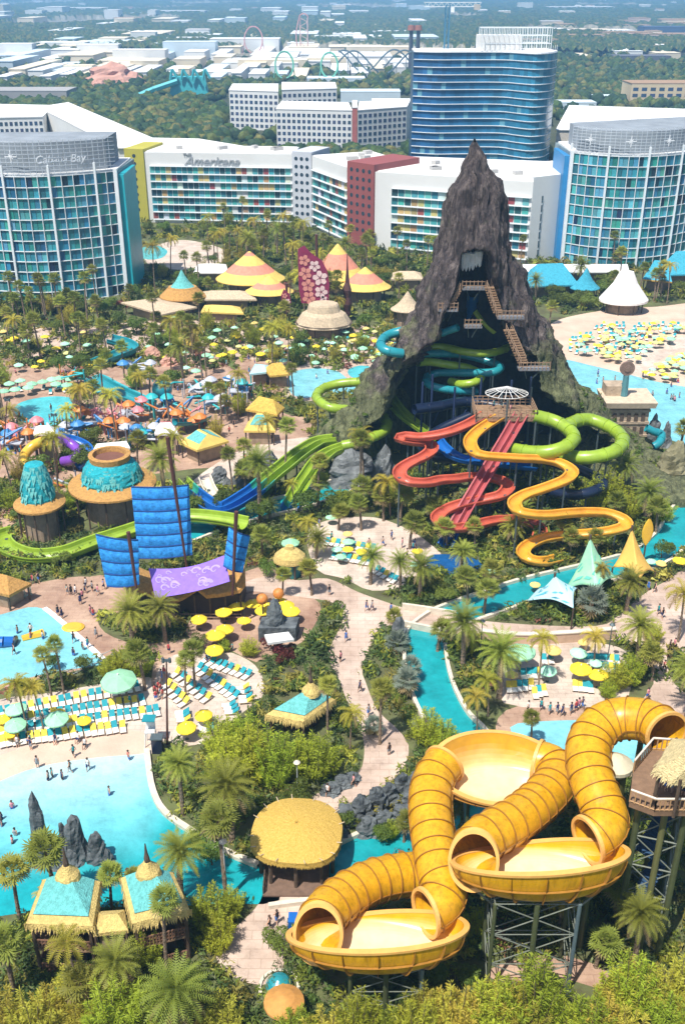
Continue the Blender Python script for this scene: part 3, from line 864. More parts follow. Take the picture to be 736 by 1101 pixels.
rd = random.Random(21)
HB = []
for k in range(320):
    px, yb = rd.uniform(-20, 445), rd.choice((rd.uniform(38, 80), rd.uniform(44, 66), rd.uniform(40, 72), rd.uniform(50, 78), rd.uniform(14, 34))) if k % 5 else rd.uniform(66, 92)
    w_ = rd.uniform(14, 60) if 34 < yb < 80 else rd.uniform(8, 22); g0 = G(px, yb); g1 = G(px + w_, yb)
    if any(abs(px + w_ / 2 - q[0]) < (w_ + q[2]) / 2 and abs(yb - q[1]) < 3.4 for q in HB): continue
    HB.append((px + w_ / 2, yb, w_)); h = hgt(g0, yb - rd.uniform(5, 11)); dp = rd.uniform(50, 160); c = rd.choice('wwwbcc')
    root = plain_block('studio_hall', None, 'building', [g0, g1, g1 + Vector((0, dp, 0)), g0 + Vector((0, dp, 0))], max(5, h), mat('far_' + c, CW[c]), mat('far_roof_' + c, CW[c]))
    root.location = (0, 0, 0); root['px'] = [px + w_ / 2, yb]
    auto(root, 'studio_hall', 'pale hall', 'pale halls', 'studio halls beyond the forest belt', ('near the left far edge', 'around the pink rock mountain', 'behind the teal water ride', 'around the coaster loops', 'by the twin dark stacks')[min(4, max(0, int((px + w_ / 2) // 90)))] + (' far back' if yb < 38 else ' in the back rows' if yb < 56 else ''), 'building')
for k in range(46):
    px, yb = rd.uniform(560, 740), rd.uniform(26, 66)
    w_ = rd.uniform(10, 30); g0 = G(px, yb); g1 = G(px + w_, yb); h = hgt(g0, yb - rd.uniform(4, 8)); dp = rd.uniform(40, 90); c = rd.choice('ppwyc')
    root = plain_block('far_hotel', None, 'building', [g0, g1, g1 + Vector((0, dp, 0)), g0 + Vector((0, dp, 0))], max(5, h), mat('far_' + c, CW[c]), mat('far_roof_' + c if c not in 'yp' else 'far_roof_brown', CW[c]))
    root['px'] = [px + w_ / 2, yb]
    auto(root, 'far_hotel', 'low pastel block', 'low pastel blocks', 'pastel blocks of the far harbour', 'in the far harbour district', 'building')
# coasters and landmarks beyond the forest belt
def loop_ride(label, px, py, r_px, col, yb, wide=.75):
    base = G(px, yb); s = ppm(base + Vector((0, 0, 15)))
    cz = hgt(base, py); r = r_px / s
    root = thing('coaster_loop', label, 'roller coaster')
    pts = [base + Vector((cos(t) * r * wide, sin(t) * 4, cz + sin(t) * r)) for t in np.linspace(-pi * .42, pi * 1.42, 40)]
    mb = MB(); mb.pipe(pts, .9, 5); mb.build('track', col, root)
    for sx in (-1, 1):
        mb = MB(); mb.cyl(base + Vector((sx * r * 1.0, 0, 0)), base + Vector((sx * r * .7, 0, cz)), .5, None, 5); mb.build('support', col, root)
    return root
M_green = mat('coaster_green', (.12, .42, .30), .5); M_pinkr = mat('coaster_rose', (.50, .25, .25), .5); M_tealr = mat('coaster_teal', (.05, .38, .42), .5)
loop_ride('rose coloured coaster loop left of the lattice tower', 273, 43, 13, M_pinkr, 60)
loop_ride('green coaster loop rising left of its twin', 306, 70, 13, M_green, 92)
loop_ride('green coaster loop at the right of the pair', 354, 70, 12, M_green, 90)
root = thing('coaster_tower', 'white and red lattice lift tower of a coaster', 'coaster tower'); bs = G(327, 60); ht = hgt(bs, 19)
mb = MB()
for dx in (-5, 5):
    for dy in (-4, 4): mb.cyl(bs + Vector((dx, dy, 0)), bs + Vector((dx, dy, ht)), .7, None, 5)
for k in range(9):
    z = ht * k / 9; s_ = 1 if k % 2 else -1
    mb.cyl(bs + Vector((-5 * s_, -4, z)), bs + Vector((5 * s_, -4, z + ht / 9)), .45, None, 4)
mb.build('lattice', mat('tower_rose', (.55, .38, .36), .6), root)
mb = MB(); mb.pipe([bs + Vector((-6 - 9 * sin(t) * .5, -6, ht * (1 - t / 3.2))) for t in np.linspace(0, 3, 12)], .8, 5); mb.build('track', M_pinkr, root)
mb = MB(); mb.pipe([bs + Vector((6 * cos(t), -5, ht + 5 * sin(t))) for t in np.linspace(0, pi, 10)], .8, 5); mb.build('top_track', M_pinkr, root)
root = thing('coaster_hill', 'dark tangled coaster track beside the twin stacks', 'roller coaster'); bs = G(405, 84)
for k in range(3):
    mb = MB(); mb.pipe([bs + Vector((-40 + 90 * t, k * 12, 4 + 22 * (.5 + .5 * sin(t * 9 + k)))) for t in np.linspace(0, 1, 26)], .9, 5); mb.build('track', mat('coaster_dark', (.08, .13, .16), .6), root)
for k in range(9):
    mb = MB(); x = -40 + 10 * k; mb.cyl(bs + Vector((x, 0, 0)), bs + Vector((x, 0, 4 + 22 * (.5 + .5 * sin((x + 40) / 90 * 9)))), .5, None, 4); mb.build('support', mat('coaster_dark', (.08, .13, .16)), root)
for i, px in enumerate((440.5, 448)):
    root = thing('dark_stack', ('slim dark stack with a red cap, left of its twin', 'slim dark stack with a red cap, right of its twin')[i], 'stack'); bs = G(px, 82); ht = hgt(bs, 27)
    mb = MB(); mb.cyl(bs, bs + Vector((0, 0, ht * .9)), 2.4, 2.0, 10); mb.build('shaft', mat('stack_dark', (.06, .06, .08), .6), root)
    mb = MB(); mb.cyl(bs + Vector((0, 0, ht * .9)), bs + Vector((0, 0, ht)), 4.2, 3.4, 10); mb.build('cap', mat('stack_cap', (.30, .12, .08), .6), root)
structure_lot = [G(x, y) for x, y in ((-60, 70), (120, 74), (250, 80), (440, 74), (440, 40), (200, 38), (-60, 42))]
b = MB(); b.add([(p.x, p.y, -.1) for p in structure_lot], [tuple(range(len(structure_lot)))])
structure(b.build('studio_ground', mat('lot_ground', (.40, .37, .32), .9, .3, .01)), 'pale paved ground of the far studio district', 'ground')
# pink rock mountain and teal water ride
def rock(name, label, cat, base, w, d, h, m, seed=0, n=18, parent=None, peak=1.6, rough=.35):
    mb = MB(); rows = 10
    def fn(u, v):
        t = 2 * pi * u
        r = (1 - v) ** (1 / peak)
        p = Vector((cos(t) * r * w / 2, sin(t) * r * d / 2, v * h))
        nn = noise.fractal(Vector((p.x / w * 4 + seed, p.y / d * 4, p.z / h * 4)), .8, 2.2, 4)
        k = 1 + rough * nn
        return Vector((p.x * k, p.y * k, p.z * (1 + .15 * nn)))
    mb.grid(fn, n, rows)
    o = mb.build(name, m, parent)
    o.location = base
    if label: tag(o, label, cat)
    return o
M_pinkrock = mat('pink_rock', (.50, .27, .20), .9, .25, .05, bump=.5, bscale=.3)
rock('rock_mountain', 'pinkish artificial rock mountain in the far park', 'rock', G(122, 92), 62, 46, hgt(G(122, 92), 66), M_pinkrock, 3)
rock('rock_mountain', 'small pink rock spire beside the pink rock mountain', 'rock', G(106, 98), 24, 22, hgt(G(106, 98), 84), M_pinkrock, 5)
root = thing('water_coaster', 'teal water ride hall with a long ramp in the forest', 'water ride'); bs = G(203, 108)
mb = MB(); mb.box(bs + Vector((0, 8, 9)), (34, 16, 18), .1, top=.8); mb.build('hall', M_tealr, root)
mb = MB(); mb.pipe([bs + Vector((-8, -2, 15)), bs + Vector((-28, -6, 9)), bs + Vector((-46, -8, 2))], 2.4, 6); mb.build('ramp', M_tealr, root)
for k in range(4):
    mb = MB(); mb.pipe([bs + Vector((-14 + 9 * k, -1, 16)), bs + Vector((-12 + 9 * k, -1, 24)), bs + Vector((-8 + 9 * k, -1, 17))], 1.1, 5); mb.build('arch', M_tealr, root)

# ------------------------------------------------------------------ forest belt and far forest (nobody could count these)
def ico(sub=1):
    bm = bmesh.new(); bmesh.ops.create_icosphere(bm, subdivisions=sub, radius=1)
    V = np.array([v.co[:] for v in bm.verts]); Fc = np.array([[v.index for v in f.verts] for f in bm.faces]); bm.free()
    return V, Fc
def crowns(name, pts, rad, label, cols, m, sub=2, lump=.28, parts=1):
    V, Fc = ico(sub)
    n = len(pts); k = len(V)
    out = np.empty((n, k, 3)); 
    var = [np.array([noise.fractal(Vector(v) * 1.7 + Vector((s * 9.1, 0, 0)), .7, 2.1, 3) for v in V]) for s in range(12)]
    for i in range(n):
        nn = var[i % 12]
        ang = random.random() * 6.28
        R_ = np.array([[cos(ang), -sin(ang), 0], [sin(ang), cos(ang), 0], [0, 0, 1]])
        out[i] = ((V * (1 + lump * 1.6 * nn[:, None])) @ R_.T) * rad[i] * np.array((1, 1, random.uniform(.75, 1.15))) + pts[i]
    Q = (Fc[None] + (np.arange(n) * k)[:, None, None]).reshape(-1, 3)
    T = np.repeat(np.asarray(cols)[:, None, :], len(Fc), 1).reshape(-1, 3)
    T = T * rng.uniform(.72, 1.25, (len(T), 1))
    o = np_mesh(name, out.reshape(-1, 3), Q, m, T, smooth=False)
    tag(o, label, 'forest', kind='stuff')
    return o
BLOCK = []
for bx in bpy.data.objects:
    if bx.name.startswith('wall') and bx.type == 'MESH' and bx.parent:
        vs = [v.co for v in bx.data.vertices]
        BLOCK.append((min(v.x for v in vs) - 4, max(v.x for v in vs) + 4, min(v.y for v in vs) - 5, max(v.y for v in vs) + 4))
def blocked(x, y):
    return any(a <= x <= b and c <= y <= d for a, b, c, d in BLOCK)
M_crown = attr_mat('forest_crown', rough=.8, spec=.15, bump=.9, bscale=.8, var=.35, scale=.6)
pts, rad, cols = [], [], []
FCOL = [(.034, .062, .018), (.05, .085, .022), (.085, .105, .028), (.024, .048, .02), (.12, .115, .035), (.04, .07, .034)]
OPEN = [[(-40, 36), (470, 30), (470, 62), (260, 80), (60, 72), (-40, 60)], [(600, 34), (760, 30), (760, 48), (600, 50)], [(240, 100), (440, 105), (440, 172), (240, 165)], [(455, 100), (740, 118), (740, 175), (440, 175)]]
tries = 0
while len(pts) < 7600 and tries < 70000:
    tries += 1
    py = 30 + 150 * random.random() ** .8; px = random.uniform(-40, 776)
    g = G(px, py)
    if py < 62 and random.random() < .5: continue
    if blocked(g.x, g.y): continue
    op = any(inpoly([px], [py], p)[0] for p in OPEN)
    if op and random.random() < .86: continue
    if noise.noise(Vector((g.x * .006, g.y * .004, 3))) < -.32: continue
    r = random.uniform(2.0, 4.0) * (1 + g.y / 3000)
    pts.append((g.x, g.y, r * .75)); rad.append(r); cols.append(random.choice(FCOL))
nr_ = [i for i in range(len(pts)) if pts[i][1] < 900]; fr_ = [i for i in range(len(pts)) if pts[i][1] >= 900]
for sel, sb_, lb_ in ((nr_, 2, 'dense belt of mixed green trees behind the hotels'), (fr_, 1, 'belt of mixed green trees around the studios')):
    crowns('forest', np.array([pts[i] for i in sel]), [rad[i] for i in sel], lb_, [cols[i] for i in sel], M_crown, sb_, .34)
# canopy sheet out to the horizon, bumps of real height
ny, nx = 330, 340
Ys = np.geomspace(1500, 12800, ny); V = np.zeros((ny, nx, 3)); T = np.zeros((ny, nx, 3))
for j, y in enumerate(Ys):
    X = np.linspace(-.42 * y - 60, .42 * y + 60, nx)
    V[j, :, 0] = X; V[j, :, 1] = y + rng.uniform(-.3, .3, nx) * (Ys[min(j + 1, ny - 1)] - Ys[j - 1 if j else 0])
    for i, x in enumerate(X):
        n1 = noise.noise(Vector((x * .0022, y * .0011, 0))); n2 = noise.noise(Vector((x * .012, y * .006, 5)))
        V[j, i, 2] = 6 + 4 * n1 + 3 * n2 + random.uniform(0, 7) * (1 + y / 9000)
        if n1 > .30: V[j, i, 2] = 1.0
        T[j, i] = np.array(FCOL[(i * 7 + j * 13) % 6]) * random.uniform(.8, 1.2) if n1 <= .30 else np.array((.26, .24, .18)) * random.uniform(.6, 1.2)
idx = np.arange(ny * nx).reshape(ny, nx)
Q = np.stack([idx[:-1, :-1], idx[:-1, 1:], idx[1:, 1:], idx[1:, :-1]], -1).reshape(-1, 4)
o = np_mesh('far_forest', V.reshape(-1, 3), Q, M_crown, T[:-1, :-1].reshape(-1, 3))
tag(o, 'far flat forest fading to blue towards the horizon', 'forest', kind='stuff')
# tiny scattered pale roofs in the far forest
for k in range(46):
    y = random.uniform(1700, 7000); x = random.uniform(-.36, .36) * y
    w_, d_, h_ = random.uniform(18, 70), random.uniform(15, 40), random.uniform(9, 20)
    root = thing('far_house', None, None, (x, y, 0))
    mb = MB(); mb.box((0, 0, h_ / 2), (w_, d_, h_)); mb.build('wall', mat('far_' + random.choice('wwcbp'), (.6, .6, .6)), root)
    mb = MB(); mb.box((0, 0, h_ + .8), (w_ * 1.04, d_ * 1.04, 1.5), top=.8); mb.build('roof', random.choice([M_roofw, mat('far_roof_brown', (.4, .25, .18)), M_concrete]), root)
    auto(root, 'far_house', 'low far building', 'low far buildings', 'buildings scattered in the far forest', cat='building')
# ------------------------------------------------------------------ the volcano
def interp(tab, z):
    if z <= tab[0][0]: return tab[0][1]
    for (a, u), (b, v) in zip(tab[:-1], tab[1:]):
        if z <= b: return u + (v - u) * (z - a) / (b - a)
    return tab[-1][1]
VX, VY = 23.2, 188.0
RL = [(0, 31), (2, 29), (7.8, 25.5), (13.7, 20.5), (20.5, 16.6), (26, 12.4), (30.6, 9.4), (36.7, 7.2), (41.4, 6.2), (48.4, 5.4), (53.0, 4.2), (55.2, 2.8), (57.5, 1.9), (59.6, 1.1), (60.5, .2)]
RR = [(0, 44), (2, 40), (4.1, 36), (8, 31), (12.2, 25.7), (20.1, 19), (27.5, 14.6), (35, 10.6), (40.9, 7.7), (46.8, 6.9), (51.2, 5.7), (54.4, 4.8), (56.6, 3.0), (58.3, 2.0), (59.7, 1.2), (60.5, .2)]
IL = [(0, 27), (2, 23.5), (7.8, 20), (11.7, 15.7), (20, 12.2), (26.9, 6), (33, 3.6), (37, 2.6), (42.5, 2.2), (43.5, 0)]
IR = [(0, 36), (2, 32), (7, 28.5), (11.7, 21.5), (14.5, 17.4), (20, 14), (24, 11), (31, 6.6), (37.4, 3.8), (42.5, 2.4), (43.5, 0)]
M_rock = bpy.data.materials.new('volcano_rock'); M_rock.use_nodes = True
nt = M_rock.node_tree; N, L = nt.nodes, nt.links; pb = N['Principled BSDF']; pb.inputs['Roughness'].default_value = .85; pb.inputs['Specular IOR Level'].default_value = .25
tc = N.new('ShaderNodeTexCoord'); mp = N.new('ShaderNodeMapping'); mp.inputs['Scale'].default_value = (1, 1, .28); L.new(tc.outputs['Object'], mp.inputs['Vector'])
n1 = N.new('ShaderNodeTexNoise'); n1.inputs['Scale'].default_value = .7; n1.inputs['Detail'].default_value = 10; n1.inputs['Roughness'].default_value = .78; L.new(mp.outputs[0], n1.inputs['Vector'])
cr_ = N.new('ShaderNodeValToRGB'); L.new(n1.outputs['Fac'], cr_.inputs[0])
e = cr_.color_ramp.elements; e[0].position = .33; e[0].color = (.018, .018, .024, 1); e[1].position = .74; e[1].color = (.38, .315, .28, 1)
e2_ = cr_.color_ramp.elements.new(.5); e2_.color = (.105, .084, .082, 1)
# moss on the lower flanks (real growth: patchy, thickest near the ground)
sx_ = N.new('ShaderNodeSeparateXYZ'); L.new(tc.outputs['Object'], sx_.inputs[0])
n2 = N.new('ShaderNodeTexNoise'); n2.inputs['Scale'].default_value = .22; n2.inputs['Detail'].default_value = 6; L.new(tc.outputs['Object'], n2.inputs['Vector'])
mrz = N.new('ShaderNodeMapRange'); mrz.inputs['From Min'].default_value = 36; mrz.inputs['From Max'].default_value = 4; mrz.inputs['To Min'].default_value = -.25; mrz.inputs['To Max'].default_value = .28; L.new(sx_.outputs['Z'], mrz.inputs['Value'])
ad = N.new('ShaderNodeMath'); ad.operation = 'ADD'; L.new(n2.outputs['Fac'], ad.inputs[0]); L.new(mrz.outputs[0], ad.inputs[1])
mr2 = N.new('ShaderNodeMapRange'); mr2.inputs['From Min'].default_value = .38; mr2.inputs['From Max'].default_value = .56; L.new(ad.outputs[0], mr2.inputs['Value'])
mxm = N.new('ShaderNodeMix'); mxm.data_type = 'RGBA'; L.new(mr2.outputs[0], mxm.inputs[0]); L.new(cr_.outputs[0], mxm.inputs[6]); 
cr2 = N.new('ShaderNodeValToRGB'); L.new(n1.outputs['Fac'], cr2.inputs[0]); cr2.color_ramp.elements[0].color = (.05, .06, .03, 1); cr2.color_ramp.elements[1].color = (.33, .34, .17, 1); cr2.color_ramp.elements[0].position = .32; cr2.color_ramp.elements[1].position = .7
L.new(cr2.outputs[0], mxm.inputs[7]); L.new(mxm.outputs[2], pb.inputs['Base Color'])
vo = N.new('ShaderNodeTexVoronoi'); vo.feature = 'DISTANCE_TO_EDGE'; vo.inputs['Scale'].default_value = .62; mp2 = N.new('ShaderNodeMapping'); mp2.inputs['Scale'].default_value = (1, 1, .17); L.new(tc.outputs['Object'], mp2.inputs[0])
nw = N.new('ShaderNodeTexNoise'); nw.inputs['Scale'].default_value = .9; nw.inputs['Detail'].default_value = 6; L.new(mp2.outputs[0], nw.inputs['Vector']); vm = N.new('ShaderNodeVectorMath'); vm.operation = 'MULTIPLY_ADD'; vm.inputs[1].default_value = (2.6, 2.6, 2.6); L.new(nw.outputs['Color'], vm.inputs[0]); L.new(mp2.outputs[0], vm.inputs[2]); L.new(vm.outputs[0], vo.inputs['Vector'])
mv = N.new('ShaderNodeMapRange'); mv.inputs['From Max'].default_value = .09; mv.inputs['To Min'].default_value = .35; L.new(vo.outputs['Distance'], mv.inputs['Value'])
mm_ = N.new('ShaderNodeMix'); mm_.data_type = 'RGBA'; mm_.blend_type = 'MULTIPLY'; mm_.inputs[0].default_value = .38; L.new(mxm.outputs[2], mm_.inputs[6]); L.new(mv.outputs[0], mm_.inputs[7]); L.new(mm_.outputs[2], pb.inputs['Base Color'])
hs_ = N.new('ShaderNodeMath'); hs_.operation = 'MULTIPLY_ADD'; hs_.inputs[1].default_value = .25; L.new(mv.outputs[0], hs_.inputs[0]); L.new(n1.outputs['Fac'], hs_.inputs[2])
bp = N.new('ShaderNodeBump'); bp.inputs['Strength'].default_value = 1.0; bp.inputs['Distance'].default_value = 1.2; L.new(hs_.outputs[0], bp.inputs['Height']); L.new(bp.outputs[0], pb.inputs['Normal'])
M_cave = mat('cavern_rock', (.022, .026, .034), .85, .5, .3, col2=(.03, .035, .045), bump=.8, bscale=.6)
vol = thing('volcano', 'tall jagged artificial volcano with a dark open front full of slides', 'volcano', (0, 0, 0))
nph, nz_ = 260, 170
V = np.zeros((nz_ + 1, nph, 3)); INN = np.zeros((nz_ + 1, nph))
for j in range(nz_ + 1):
    z = 60.8 * (j / nz_)
    rl, rr, il, ir = interp(RL, z), interp(RR, z), interp(IL, z), interp(IR, z)
    for i in range(nph):
        t = 2 * pi * i / nph
        c, s_ = cos(t), sin(t)
        x = c * (rr if c > 0 else rl)
        rb = .62 * (rl + rr) / 2 + 2
        inner = 0.0
        if s_ >= 0:
            y = s_ * min(rb, 21)
        else:
            k = ir if x > 0 else il
            rad = rr if x > 0 else rl
            legw = max(.8, rad - k)
            # front face of each leg, and the cavern pushed in behind it
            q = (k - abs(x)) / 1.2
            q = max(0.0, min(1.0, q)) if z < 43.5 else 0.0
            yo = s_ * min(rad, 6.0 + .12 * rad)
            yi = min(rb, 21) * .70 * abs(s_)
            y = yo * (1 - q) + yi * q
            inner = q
        p = Vector((x, y, z))
        nz = noise.fractal(Vector((x * .22, y * .22, z * .07)), .75, 2.1, 6)
        nr = noise.ridged_multi_fractal(Vector((x * .13 + 7, y * .13, z * .045)), .9, 2.0, 4, 1.0, 2.0) - 1.2
        amp = min(1.7, .75 + .07 * (rl + rr) / 2) * min(1, (61 - z) / 8)
        rn = Vector((x, y, 0)); rn = rn.normalized() if rn.length > .01 else Vector((0, 0, 0))
        p += rn * (amp * (nz * 1.15 + nr * .5)) * (.5 if inner > .5 else 1)
        p.z += .9 * nz * (1 if z > 1 else 0)
        if z > 56: p.x += .8 * noise.noise(Vector((0, z * .4, 3)))
        V[j, i] = p; INN[j, i] = inner
V[:, :, 0] += VX; V[:, :, 1] += VY
idx = np.arange((nz_ + 1) * nph).reshape(nz_ + 1, nph)
Q = np.stack([idx[:-1], np.roll(idx[:-1], -1, 1), np.roll(idx[1:], -1, 1), idx[1:]], -1).reshape(-1, 4)
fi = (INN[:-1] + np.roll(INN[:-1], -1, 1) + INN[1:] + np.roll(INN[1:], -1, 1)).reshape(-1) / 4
np_mesh('cone', V.reshape(-1, 3), Q[fi < .55], M_rock, parent=vol)
VOLV, VOLI = V, INN
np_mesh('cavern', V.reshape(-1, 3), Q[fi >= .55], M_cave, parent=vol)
# right ridge arm reaching towards the camera side
def ridge(line, wd, name, m, parent, hts):
    P = catmull([Vector((p.x, p.y, 0)) for p in line], 1.0)
    rings = []
    fr = frames(P); n = len(P)
    for i, (p, f) in enumerate(zip(P, fr)):
        t = i / (n - 1); h = np.interp(t, np.linspace(0, 1, len(hts)), hts); w_ = np.interp(t, np.linspace(0, 1, len(wd)), wd)
        ring = []
        for k in range(15):
            a = pi * k / 14
            pp = p + f[1] * (cos(a) * w_ / 2) + Vector((0, 0, sin(a) ** .8 * h))
            nn = noise.fractal(Vector((pp.x * .2, pp.y * .2, pp.z * .12)), .75, 2.1, 5)
            pp += (f[1] * cos(a) + Vector((0, 0, sin(a)))) * (nn * 1.2) if 0 < k < 14 else Vector((0, 0, -.5))
            ring.append(pp)
        rings.append(ring)
    mb = MB(); mb.loft(rings, closed=False); return mb.build(name, m, parent)
ridge([G(626, 468), G(642, 480), G(666, 506), G(692, 524), G(722, 533), G(765, 526)], [15, 15, 14, 13, 10, 9], 'ridge', M_rock, vol, [8.5, 5.2, 2.6, 2.6, 2.8, 2.8])
ridge([G(425, 470), G(402, 486), G(380, 492), G(360, 496)], [8, 7, 7, 5], 'ridge', M_rock, vol, [13, 9, 5.5, 2.5])
# small rocks of the volcano foot and pools
M_grock = mat('grey_rock', (.075, .085, .09), .9, .45, .35, col2=(.17, .18, .18), bump=.8, bscale=1.2)
M_drock = mat('slate_rock', (.045, .055, .065), .85, .45, .5, col2=(.12, .135, .14), bump=.9, bscale=1.6)
def px_rock(label, px, pyb, wpx, pyt, m=None, d=.8, seed=0, peak=1.6, name='boulder', rough=.35):
    b_ = G(px, pyb); s = ppm(b_); w_ = wpx / s; h = max(.6, hgt(b_, pyt))
    return rock(name, label, 'rock', b_, w_, w_ * d, h, m or M_grock, seed, peak=peak, rough=rough)
px_rock('dark rock mound below the volcano left leg', 378, 515, 62, 482, seed=2)
px_rock('grey rock column between the green flume and red flume', 413, 528, 24, 478, seed=3, peak=2.6)
px_rock('grey rock spike by the right wave pool tower', 700, 478, 18, 444, seed=4)
px_rock('small dark rock near the wave pool tower', 714, 480, 14, 452, seed=5)
px_rock('grassy olive boulder between wave pool and ridge', 722, 512, 40, 474, mat('moss_rock', (.14, .13, .06), .95, .35, .4, col2=(.22, .20, .12), bump=.8, bscale=1.5), seed=6)
px_rock('greenish grey boulder above the channel behind the blue sail', 262, 525, 26, 496, seed=7)
px_rock('grey boulder beside the channel wall behind the sail', 236, 520, 28, 500, seed=8)
px_rock('low grey boulder by the upper walk bend', 290, 500, 22, 484, seed=9)
px_rock('tall grey rock slab at the river bridge end', 428, 694, 16, 662, seed=10, peak=3, name='rock_slab')

# ------------------------------------------------------------------ slides
def paint(name, c, rough=.28, var=.1):
    return mat(name, c, rough, var, .5, spec=.5, coat=.25)
P_green = paint('slide_green', (.26, .38, .03), .34, .2); P_teal = paint('slide_teal', (.02, .24, .28)); P_red = paint('slide_red', (.50, .105, .06), .38, .2); P_pink = paint('slide_rose', (.40, .085, .09), .38, .2)
P_yel = paint('slide_yellow', (.66, .32, .03), .36, .2); P_blue = paint('slide_blue', (.012, .12, .42)); P_navy = paint('slide_navy', (.008, .015, .04)); P_purple = paint('slide_purple', (.20, .06, .42)); P_gold = paint('slide_gold', (.70, .42, .04))
M_steel = mat('support_steel', (.10, .13, .14), .5, .15, 1.0, metal=.3)
M_steelw = mat('support_pale', (.45, .48, .48), .5, .1, 1.0)

def path3(pts, z0, z1, step=.7):
    """picture points -> 3-D path falling evenly from z0 to z1 (or own z as third item)"""
    n = len(pts); L = [0]
    for a, b_ in zip(pts[:-1], pts[1:]): L.append(L[-1] + math.hypot(a[0] - b_[0], a[1] - b_[1]))
    out = []
    for p, l in zip(pts, L):
        z = p[2] if len(p) > 2 else z0 + (z1 - z0) * l / L[-1]
        out.append(G(p[0], p[1], z))
    return catmull(out, step)

def tube_part(name, P, r, m, parent, rib=3.0, nr=14, ribm=None, cut=0.0, cut1=0.0):
    fr = frames(P); rings = []
    mb = MB()
    for i, (p, f) in enumerate(zip(P, fr)):
        ob = cut * max(0.0, 1 - i / 9) - cut1 * max(0.0, 1 - (len(P) - 1 - i) / 9)      # the first sections are cut on a slant: the top is drawn back
        rings.append([p + f[1] * (r * cos(2 * pi * k / nr)) + f[2] * (r * sin(2 * pi * k / nr)) + f[0] * (ob * r * sin(2 * pi * k / nr)) for k in range(nr)])
    mb.loft(rings)
    o = mb.build(name, m, parent, smooth=True)
    # flange rings where the moulded sections bolt together
    if rib:
        fb = MB(); acc = 0
        for i in range(1, len(P) - 1):
            acc += (P[i] - P[i - 1]).length
            if acc >= rib:
                acc = 0; f = fr[i]; p = P[i]; t = f[0] * (.04 if r > 1.5 else .035)
                R0, R1 = r * .99, r * (1.07 if r > 1.5 else 1.09)
                rr = []
                for rad, off in ((R0, -1), (R1, -1), (R1, 1), (R0, 1)):
                    rr.append([p + t * off + f[1] * (rad * cos(2 * pi * k / (nr * 2))) + f[2] * (rad * sin(2 * pi * k / (nr * 2))) for k in range(nr * 2)])
                fb.loft(rr)
        if fb.v: fb.build('flange', ribm or m, o)
    return o

def flume_part(name, P, wd, hh, m, parent, rib=2.6, t=.12, lanes=1, colf=None, mats=None):
    """open U-shaped channel with real wall thickness and rolled rims"""
    fr = frames(P); prof = []
    K = 10
    for k in range(K + 1):
        a = pi * k / K
        prof.append((-cos(a) * wd / 2, -sin(a) ** .7 * hh))
    outer = [(x * (1 + 2 * t / wd), z - t * 1.1 if 0 < i < K else z) for i, (x, z) in enumerate(prof)]
    loop = prof + [(wd / 2 + t * 2.2, .06), (wd / 2 + t * 2.2, -.12)] + list(reversed(outer)) + [(-wd / 2 - t * 2.2, -.12), (-wd / 2 - t * 2.2, .06)]
    rings = [[p + f[1] * x + f[2] * z for x, z in loop] for p, f in zip(P, fr)]
    mb = MB(); n = len(rings)
    mb.loft(rings, closed=True, mif=(lambda j, i: colf(j / n)) if colf else None)
    for rg in (rings[0], rings[-1]):
        mb.add(rg, [(i, i + 1, len(loop) - 2 - i - 1, len(loop) - 2 - i) for i in range(0, 3)], 0) if False else None
    if lanes > 1:
        for k in range(1, lanes):
            x = -wd / 2 + wd * k / lanes
            mb.loft([[p + f[1] * (x - .09) + f[2] * -hh, p + f[1] * (x - .09) + f[2] * .0, p + f[1] * (x + .09) + f[2] * .0, p + f[1] * (x + .09) + f[2] * -hh] for p, f in zip(P, fr)], closed=True, mif=(lambda j, i: colf(j / n)) if colf else None)
    return mb.build(name, mats or m, parent, smooth=False)

def posts(parent, P, every, m, r=.16, zmin=1.0, name='support_post', drop=.9):
    acc = every * .6; 
    for a, c in zip(P[:-1], P[1:]):
        acc += (c - a).length
        if acc >= every and c.z > zmin:
            acc = 0; mb = MB(); mb.cyl((c.x, c.y, 0), (c.x, c.y, c.z - drop), r, None, 7)
            mb.cyl((c.x, c.y, c.z - drop - .1), (c.x, c.y, c.z - drop + .1), r * 2, None, 7); mb.build(name, m, parent)

def slide(label, kind, pts, z0, z1, r, m, name='tube_slide', every=7, rib=2.4, pm=None, **k):
    root = thing(name, label, 'water slide')
    P = path3(pts, z0, z1)
    if kind == 'tube': tube_part('tube', P, r, m, root, rib)
    else: flume_part('channel', P, r * 2, r * .95, m, root, **k)
    if every: posts(root, P, every, pm or M_steel, drop=r * .95)
    return root, P

